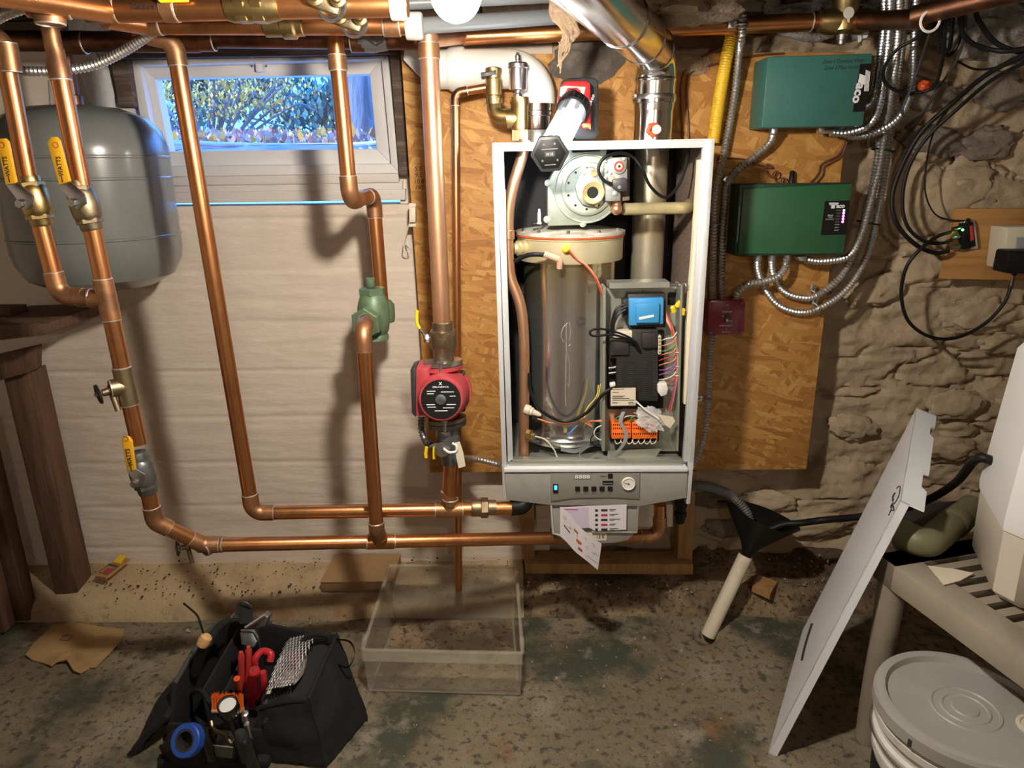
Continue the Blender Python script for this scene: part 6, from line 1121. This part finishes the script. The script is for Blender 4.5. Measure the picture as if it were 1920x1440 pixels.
ob('seam', MB().prism([o+u*a+Z*b-v*.006 for a, b in ((.05, dz+hD*.42), (.33, dz+hD*.42), (.33, dz+hD*.424), (.05, dz+hD*.424))], -v*.0006), 'appliance_dark', dh)
he = o+v*.19+u*.012; he = V((he.x, he.y, P(1850, 868, he.y).z)); hq = he-u*.035+v*.02-Z*.004
cord('condensate_hose', 'black rubber hose from the dehumidifier into the funnel', [ptp.lerp(rc, .72)+(rr_-rc)*.28, ptp.lerp(rc, .98)+(rr_-rc)*.62, rr_+V((0, 0, .018))]+PP([(1545, 975, 1.89), (1610, 969, 1.82), (1690, 955, 1.74), (1750, 932, 1.66), (1795, 902, 1.57)])+[hq, he], .010, 'black', cat='hose', n=12)
el = thing('waste_elbow', 'olive plastic pipe elbow lying on the grey shelf', 'pipe', PZ(1740, 1040, zs_)); r_ = .033; p_ = [PZ(1690, 1000, zs_+r_+.004), PZ(1736, 1022, zs_+r_+.004), V((D0.x, D0.y, zs_+r_+.004))+v*.40+u*.035]; ob('elbow', MB().tube(fil(p_, .05, 8), r_, 28), 'pvc_green', el); q_ = p_[1].lerp(p_[2], .55); ob('socket_rim', MB().lathe([(r_, -.01), (r_+.002, -.006), (r_+.002, .03), (r_, .034)], q_, rng(p_[1], p_[2]), 28), 'pvc_green', el)
sheet = [PZ(a, b, zs_+.002) for a, b in ((1740, 1062), (1790, 1068), (1826, 1076), (1800, 1090), (1770, 1098))]
ob('paper_sheet', MB().prism(sheet, Z*.002), 'label_tan', label='crumpled sheet of paper lying on the grey shelf', cat='paper')
ob('back_plank', MB().slab([(1660, 990), (1850, 972), (1850, 984), (1664, 1003)], 1.86, 1.98, .002), 'charcoal', label='dark plank behind the shelf along the stone wall', cat='plank')
for s in (0,): pass
# ---- bucket with lid
bz = .365; bc = PZ(1812, 1318, bz); bc = V((bc.x, bc.y, 0))
bu = thing('bucket', 'white ribbed paint bucket with a flat grey lid', 'bucket', bc)
ob('pail', MB().lathe([(.128, 0), (.131, .004), (.141, .22), (.146, .225), (.146, .24), (.142, .244), (.142, .262), (.150, .266), (.150, .278), (.143, .282), (.143, .30), (.152, .304), (.152, .318), (.145, .322), (.145, .338)], bc, Z, 56), 'bucket_white', bu); lb = ob('label_wrap', MB().lathe([(.1352, .06), (.1420, .212)], bc, Z, 56, caps=False), 'black', bu)
ob('lid', MB().lathe([(.153, .330), (.158, .332), (.158, .356), (.154, .364), (.146, .365), (.138, .3635), (.134, .352), (.130, .3515), (.062, .3525), (.060, .3545), (.056, .3545), (.054, .3525), (.044, .3525), (.042, .3545), (.038, .3545), (.036, .3525), (.024, .3525), (.022, .3545), (.0, .3545)], bc, Z, 64), 'resin_lid', bu, ang=25)
sp0 = bc+V((.098, -.05, .352)); ob('spout_cap', MB().lathe([(.03, 0), (.03, .004), (.024, .005), (.022, .002), (.013, .002), (.012, .005), (.006, .005)], sp0, Z, 28), 'cream_plastic', bu)
for a in (3.6, 4.3, 5.0): e = V((math.cos(a), math.sin(a), 0)); ob('lid_notch', MB().box(bc+e*.158+Z*.34, (.004, .006, .014), Matrix.Rotation(a, 3, 'Z')), 'charcoal', bu)
a = math.radians(195); e = V((math.cos(a), math.sin(a), 0)); tn = V((-e.y, e.x, 0)); lz = bc+e*.1405+Z*.165; ob('label_badge', MB().prism([lz+tn*x+Z*y+e*(y*.04) for x, y in ((-.018, -.025), (.018, -.025), (.018, .03), (-.018, .03))], e*.001), 'blue_tape', lb)
ob('bail_wire', MB().torus(bc+Z*.272, V((0, 0, 1)), .1535, .0022, 60, 6), 'steel', bu)
b2 = V((bc.x+.36, bc.y-.04, 0))
# grit on floor
mb = MB()
for i in range(260):
    x, y = R.uniform(-1.0, .95), 1.93-abs(R.gauss(0, .22))
    if y < .9 or (FL.x-.02 < x < FR.x+.02 and y > 1.55) or (x < -.3 and y < 1.7) or x > .55 or y > 1.9: continue
    s = R.uniform(.001, .0032)*(2 if R.random() < .05 else 1); mb.box(V((x, y, .004+s*.3)), (s*R.uniform(.8, 2), s*R.uniform(.8, 2), s), Matrix.Rotation(R.uniform(0, 3), 3, 'Z'))
for i in range(240):
    x, t_ = R.uniform(.0, 1.1), R.random(); s = R.uniform(.0012, .0042)
    if (1.93+.17*t_ > 1.985 and .0 < x < .62) or (.62 < x < .84): continue
    mb.box(V((x, 1.93+.17*t_, .066+.05*t_)), (s*R.uniform(.8, 2), s*R.uniform(.8, 2), s), Matrix.Rotation(R.uniform(0, 3), 3, 'Z'))
ob('grit', mb, 'chip', label='pale grit and plaster crumbs scattered on the floor', cat='grit', kind='stuff')
mb = MB()
for i in range(300):
    x, t_ = R.uniform(-1.4, .0), R.random(); s = R.uniform(.001, .003)
    if A_.x-.02 < x < B_x+.03: continue
    mb.box(V((x, 1.93+.16*t_, .067+.046*t_)), (s*R.uniform(.8, 3), s*R.uniform(.8, 2), s), Matrix.Rotation(R.uniform(0, 3), 3, 'Z'))
ob('dark_crumbs', mb, 'ink', label='dark crumbs of dirt on the pale curb', cat='grit', kind='stuff')
# ================================================================ TOOL BAG AND TOOLS
g0 = PZ(430, 1330, 0); Lb = V((.06, .998, 0)).normalized(); Wb = V((Lb.y, -Lb.x, 0))       # long axis away from camera, width to the right
def bp(u, v, z): return V((g0.x, g0.y, 0))+Wb*u+Lb*v+Z*z
bg_ = thing('tool_bag', 'open black fabric tool bag on the floor with its mesh-lined flap folded out', 'tool bag', bp(0, 0, 0))
def wallb(pts, th, mat='black_fabric', name='wall', par=bg_, bev=.004): 
    n = (pts[1]-pts[0]).cross(pts[2]-pts[0]).normalized(); return ob(name, MB().prism(pts, n*th, bev), mat, par)
hb = .155; w2 = .085; l2 = .155
wr = .160
ob('base', MB().box(bp((wr-w2)/2, -.02, .012), (wr+w2+.02, .35, .024), bev=.01), 'black_fabric', bg_)
wallb([bp(-w2, -l2, .01), bp(-w2, l2, .01), bp(-w2+.01, l2, hb+.0), bp(-w2+.012, l2*.3, hb+.02), bp(-w2, -l2*.6, hb)], .012, name='side_wall')
wallb([bp(wr, -l2, .01), bp(wr, l2, .01), bp(wr, l2, hb-.02), bp(wr, -l2, hb-.05)], .012, name='side_wall')
wallb([bp(-w2, l2, .01), bp(wr, l2, .01), bp(wr, l2, hb-.02), bp(w2*.8, l2, hb+.0), bp(0, l2, hb+.015), bp(-w2*.8, l2, hb+.0)], .012, name='end_wall')
wallb([bp(-w2, -l2, .01), bp(wr, -l2, .01), bp(wr, -l2*.95, hb-.07), bp(-w2*.8, -l2*.95, hb-.06)], .012, name='end_wall')
for s in (-.02, .035): wallb([bp(s, -l2*.5, .02), bp(s, l2*.9, .02), bp(s, l2*.9, hb-.005), bp(s, -l2*.5, hb-.03)], .006, 'lining', 'divider', bev=.002)
ob('binding', MB().tube(spl([bp(-w2+.01, -l2*.6, hb), bp(-w2+.012, l2*.3, hb+.022), bp(-w2*.8, l2, hb+.002), bp(0, l2, hb+.017), bp(w2*.8, l2, hb+.0)], 6), .006, 8), 'grey_fabric', bg_)
# left side flap slumped on floor
def flap(name, tl, tr, br_, bl, bulge, mat, th=.012, n=14, seed=1):
    nrm = (tr-tl).cross(bl-tl).normalized(); nrm = nrm if nrm.z > 0 else -nrm
    f1 = gridw(lin(0, 1, n), lin(0, 1, n), lambda u, v: tl.lerp(tr, u).lerp(bl.lerp(br_, u), v)+nrm*(bulge*math.sin(pi*u)*math.sin(pi*v)+.006*fr(u*3, v*3, seed)))
    return ob(name, skirt(f1, n+1, n+1, lambda p: p-nrm*th), mat, bg_, ang=60, fix=True)
flap('side_flap', bp(-w2, l2*.5, .15), bp(-w2, -l2*.9, .10), bp(-w2-.09, -l2*1.1, .012), bp(-w2-.075, l2*.2, .012), .02, 'black_fabric')
# big lid flap to the right: inner face with mesh pocket faces up-left, outer face drops to the floor
T0 = PZ(534, 1212, .15); T1 = PZ(486, 1328, .12); T2 = PZ(632, 1192, .195); T3 = PZ(578, 1312, .155)
lid = flap('lid_lining', T0, T1, T3, T2, .012, 'lining', .008)
G0, G1 = PZ(690, 1345, .01), PZ(612, 1436, .01)
flap('lid_outer', T2+V((.004, 0, .004)), T3+V((.004, -.004, .004)), G1, G0, .014, 'black_fabric', .014); flap('lid_front', T1+V((0, -.004, 0)), T3+V((0, -.006, .002)), G1, bp(w2+.03, -l2*1.05, .012), .01, 'black_fabric', .01)
flap('lid_back', T0, T2, G0, bp(w2+.03, l2*.9, .012), .006, 'black_fabric', .01)
for a, b in ((T0, T2), (T2, T3), (T3, T1)): ob('lid_binding', MB().tube(spl([a, a.lerp(b, .5)+Z*.006, b], 6), .007, 8), 'black_fabric', bg_)
ob('zip', MB().tube(spl([T0.lerp(T2, .12)+Z*.006, T1.lerp(T3, .12)+Z*.006], 6), .004, 6), 'grey_fabric', bg_)
# mesh pocket: crossing cords over pale and dark contents
nl = (T1-T0).cross(T2-T0).normalized(); nl = nl if nl.z > 0 else -nl
def onl(u, v, h=0): return T0.lerp(T2, u).lerp(T1.lerp(T3, u), v)+nl*(h+.016+.012*math.sin(pi*u)*math.sin(pi*v))
mb = MB()
for k in range(-14, 15):
    for sg in (1, -1):
        pts = []
        for i in range(9):
            v = .06+.84*i/8; u = (.5+.06*k+sg*(v-.5)*.55)
            if .2 <= u <= .80: pts.append(onl(u, v, .016))
        if len(pts) > 1: mb.tube(pts, .0015, 4, caps=False)
ob('mesh_net', mb, 'silver_edge', bg_, kind='stuff')
ob('pocket_disc', MB().lathe([(.001, 0), (.024, .001), (.024, .004), (.0, .005)], onl(.48, .74), nl, 20), 'white', bg_); ob('pocket_content', MB().blob(onl(.45, .42, -.004), (.03, .04, .006), .2, 5, 3, 3), 'red_switch', bg_); ob('pocket_content', MB().blob(onl(.68, .6, -.002), (.012, .05, .006), .2, 5, 3, 8), 'silver_edge', bg_); ob('care_tag', MB().prism([onl(.22, .86, .01), onl(.3, .86, .01), onl(.3, .94, .01), onl(.22, .94, .01)], nl*.001), 'label_tan', bg_)
hs = [PZ(628, 1200, .185), PZ(655, 1205, .20), PZ(664, 1228, .19), PZ(652, 1252, .16), PZ(632, 1248, .14)]; A = spl(hs, 6); ob('strap_loop', MB().strip(A, [p+V((.004, -.012, .014)) for p in A]).strip([p+X*.002 for p in A], [p+V((.006, -.012, .014)) for p in A]), 'black_fabric', bg_); ob('strap_loop', MB().tube(spl([PZ(560, 1210, .19), PZ(585, 1190, .22), PZ(612, 1190, .22), PZ(618, 1202, .20)], 6), .008, 8), 'black_fabric', bg_)
# carry handle: padded grip over tan roll on the left, rings and clips
h_ = [PZ(366, 1262, .14), PZ(376, 1228, .20), PZ(388, 1205, .24)]; ob('carry_handle', MB().tube(spl(h_, 6), .013, 12), 'black_fabric', bg_)
ob('handle_strap', MB().tube(spl([PZ(388, 1208, .23), PZ(408, 1178, .24), PZ(430, 1162, .24)], 6), .010, 10), 'black_fabric', bg_); ob('swivel', MB().tube(spl([PZ(430, 1163, .24), PZ(440, 1150, .24)], 4), .003, 6), 'gunmetal', bg_)
ob('end_loop', MB().prism([PZ(442, 1136, .25), PZ(468, 1132, .25), PZ(474, 1168, .22), PZ(448, 1172, .22)], V((0, .008, .004)), .003), 'black_fabric', bg_); ob('ring', MB().torus(PZ(460, 1136, .252), V((.2, 1, .3)), .016, .0022, 22, 6), 'gunmetal', bg_)
ob('webbing', MB().tube(spl([PZ(345, 1310, .05), PZ(372, 1295, .12), PZ(390, 1312, .14), PZ(398, 1330, .10)], 6), .006, 8), 'black_fabric', bg_)
# individual tools
ob('wooden_handle_tool', MB().lathe([(.008, 0), (.014, .004), (.016, .016), (.014, .028), (.008, .033)], PZ(377, 1212, .235), V((.5, .2, .8)), 18), 'wax', label='round pale wooden knob on the left of the tool bag', cat='handle')
cord('cable_tie_tail', 'stiff black strip sticking up from the tool bag', [PZ(382, 1190, .26), PZ(376, 1170, .29), PZ(368, 1152, .31), PZ(344, 1131, .33)], .0025, 'black', cat='tie')
def plier(lab, a, b, mat, r=.008, nm='plier_handle'): 
    d = b-a; return ob(nm, MB().tube(spl([a, a+d*.4+V((.003, 0, 0)), b], 6), [r*.8]+[r]*10+[r*1.1, r*.6], 10), mat, label=lab, cat='tool')
plier('dark red plier handle standing upright in the bag', PZ(449, 1300, .09), PZ(452, 1222, .215), 'wire_red'); plier('second red plier handle beside the first', PZ(462, 1290, .10), PZ(466, 1212, .22), 'wire_red')
cl = thing('tubing_cutter', 'bright red hooked tool clipped in the centre of the bag', 'tool', PZ(490, 1290, .1)); ob('hook', MB().tube(spl([PZ(478, 1250, .20), PZ(479, 1234, .225), PZ(492, 1221, .235), PZ(508, 1226, .23), PZ(506, 1240, .215)], 6), .0085, 10), 'red_tool', cl); ob('knob', MB().lathe([(.013, 0), (.0135, .01), (.010, .014)], PZ(478, 1262, .20), V((0, -.4, 1)), 16), 'red_tool', cl); ob('shaft', MB().tube([PZ(474, 1268, .19), PZ(471, 1320, .07)], .012, 12), 'red_tool', cl); ob('lever', MB().tube(spl([PZ(492, 1260, .19), PZ(494, 1282, .155), PZ(484, 1306, .10)], 5), .009, 10), 'red_tool', cl); ob('pivot', MB().lathe([(.004, .0135), (.004, .016)], PZ(478, 1262, .20), V((0, -.4, 1)), 8), 'steel', cl)
ob('screwdriver_tip', MB().tube([PZ(448, 1290, .12), PZ(444, 1272, .16)], .008, 10), 'orange_red', label='orange red screwdriver end in the bag centre', cat='tool')
bx_ = thing('tin_snips', 'dark steel jaw of a large tool at the far end of the bag', 'tool', PZ(470, 1200, .2)); ob('jaw', MB().prism([PZ(458, 1176, .24), PZ(494, 1152, .27), PZ(502, 1158, .265), PZ(496, 1176, .24), PZ(466, 1186, .22)], V((.006, .02, 0)), .003), 'gunmetal', bx_); ob('blade_edge', MB().tube([PZ(460, 1177, .245), PZ(497, 1153, .275)], .004, 6), 'silver_edge', bx_)
wr_ = thing('adjustable_wrench', 'grey slotted wrench head lying among the tools', 'tool', PZ(465, 1205, .19)); ob('head', MB().prism([PZ(450, 1184, .23), PZ(478, 1180, .23), PZ(484, 1200, .21), PZ(474, 1214, .20), PZ(452, 1208, .20)], V((0, .01, -.012)), .002), 'gunmetal', wr_); ob('jaw_edge', MB().tube([PZ(452, 1182, .235), PZ(476, 1181, .235), PZ(484, 1196, .22)], .002, 6), 'silver_edge', wr_)
# brush
bs = thing('cleaning_brush', 'orange bristle brush with pale wooden back at the bag front', 'brush', PZ(428, 1330, .14)); bq0, bq1 = PZ(399, 1330, .155), PZ(456, 1332, .155); ob('back', MB().tube([bq0, bq1], .008, 10), 'wax', bs); mb = MB()
for i in range(46):
    for j in range(5):
        a = bq0.lerp(bq1, (i+.5)/46)+V((0, -.006+j*.003, .004)); mb.tube([a, a+V((R.gauss(0, .002), .006+R.gauss(0, .002), .032+R.gauss(0, .002)))], .0008, 3, caps=False)
ob('bristles', mb, 'orange', bs, kind='stuff')
# flashlight
fq = PZ(427, 1322, .215); fd = V((.0, -.30, .95)).normalized(); fh = thing('flashlight', 'black flashlight with pale lens standing at the bag front', 'flashlight', fq-fd*.14); ob('head', MB().lathe([(.013, -.14), (.013, -.045), (.017, -.04), (.0225, -.015), (.0225, .004), (.0195, .004), (.019, -.001)], fq, fd, 26), 'black_gloss', fh); ob('lens', MB().lathe([(.019, -.002), (.018, .0), (.0, .001)], fq, fd, 24), 'pvc', fh)
# buckle, cap nuts, meters at the front of the bag
ob('chrome_driver', MB().lathe([(.007, -.07), (.007, -.012), (.009, -.01), (.009, .008), (.006, .010)], PZ(459, 1342, .17), V((.1, -.2, 1)), 14), 'steel', label='chrome nut driver shank right of the flashlight', cat='tool'); ob('socket_bit', MB().lathe([(.008, -.06), (.008, -.004), (.0065, .0), (.003, 0)], PZ(462, 1356, .15), V((.1, -.3, 1)), 14), 'galv', label='small steel socket below the chrome driver', cat='tool')
tm = thing('tape_measure', 'silver plated clip case hanging on the bag front', 'tool', PZ(420, 1420, .06)); ob('case', MB().prism([PZ(400, 1398, .09), PZ(438, 1402, .09), PZ(436, 1424, .05), PZ(402, 1420, .05)], V((0, .03, .01)), .004), 'gunmetal', tm); ob('edge', MB().tube([PZ(400, 1397, .092), PZ(438, 1401, .092)], .002, 6), 'silver_edge', tm)
ob('brass_hook', MB().tube(spl([PZ(396, 1352, .13), PZ(400, 1366, .12), PZ(412, 1374, .11), PZ(424, 1380, .11), PZ(434, 1392, .10), (PZ(440, 1386, .10))], 6), .0045, 8), 'bronze', label='brown bent hook at the front of the tool bag', cat='hook')
for i, (x, y, h, m) in enumerate(((384, 1372, .10, 'black_gloss'), (462, 1392, .09, 'black_gloss'), (450, 1375, .11, 'charcoal'))): ob('pouch_tool', MB().lathe([(.014, -.09), (.016, -.02), (.013, 0), (.009, .006)], PZ(x, y, h+.03), V((0, -.2, 1)), 14), m, label=('black handled tool in the left front pouch', 'black handled tool in the right front pouch', 'charcoal cylinder in the front pouch')[i], cat='tool')
ob('front_pouch', MB().blob(bp(-.005, -l2-.02, .05), (.066, .035, .05), .12, 5, 3, 2), 'black_fabric', bg_, ang=80); ob('front_pouch', MB().blob(bp(.07, -l2-.0, .045), (.05, .05, .045), .12, 5, 3, 6), 'black_fabric', bg_)
tq = PZ(352, 1388, .125); tr_ = thing('tape_roll', 'blue roll of tape at the left front of the bag', 'tape', tq); dd_ = V((-.2, -.75, .6)); ob('roll', MB().lathe([(.034, -.012), (.036, -.010), (.036, .010), (.034, .012), (.024, .012), (.024, -.012)], tq, dd_, 32), 'blue_tape', tr_); ob('core', MB().lathe([(.0235, -.011), (.0235, .011), (.019, .011), (.019, -.011)], tq, dd_, 28), 'charcoal', tr_)
# ---- bulb
bp_ = P(855, -9, .97)
t = thing('light_bulb', 'glowing round bare bulb hanging from the ceiling joists', 'bulb', bp_)
ob('globe', MB().ball(bp_, .031, 12), 'bulb', t)
ob('collar', MB().lathe([(.022, .02), (.018, .045), (.014, .06)], bp_, Z, 16), 'white', t)
ob('lampholder', MB().lathe([(.02, .055), (.024, .06), (.024, .11), (.05, .115), (.05, .26), (.03, .262)], bp_, Z, 20), 'white', t)

# fill bulb added out of view behind the camera to lift the shadows
b2_ = V((.45, -1.5, 1.66)); t = thing('light_bulb', 'added fill bulb out of view behind the camera, lifting the shadows', 'bulb', b2_)
ob('globe', MB().ball(b2_, .031, 12), 'bulb_fill', t); ob('lampholder', MB().lathe([(.018, .026), (.02, .055), (.024, .06), (.024, .10), (.05, .105), (.05, .22), (.03, .222)], b2_, Z, 20), 'white', t)
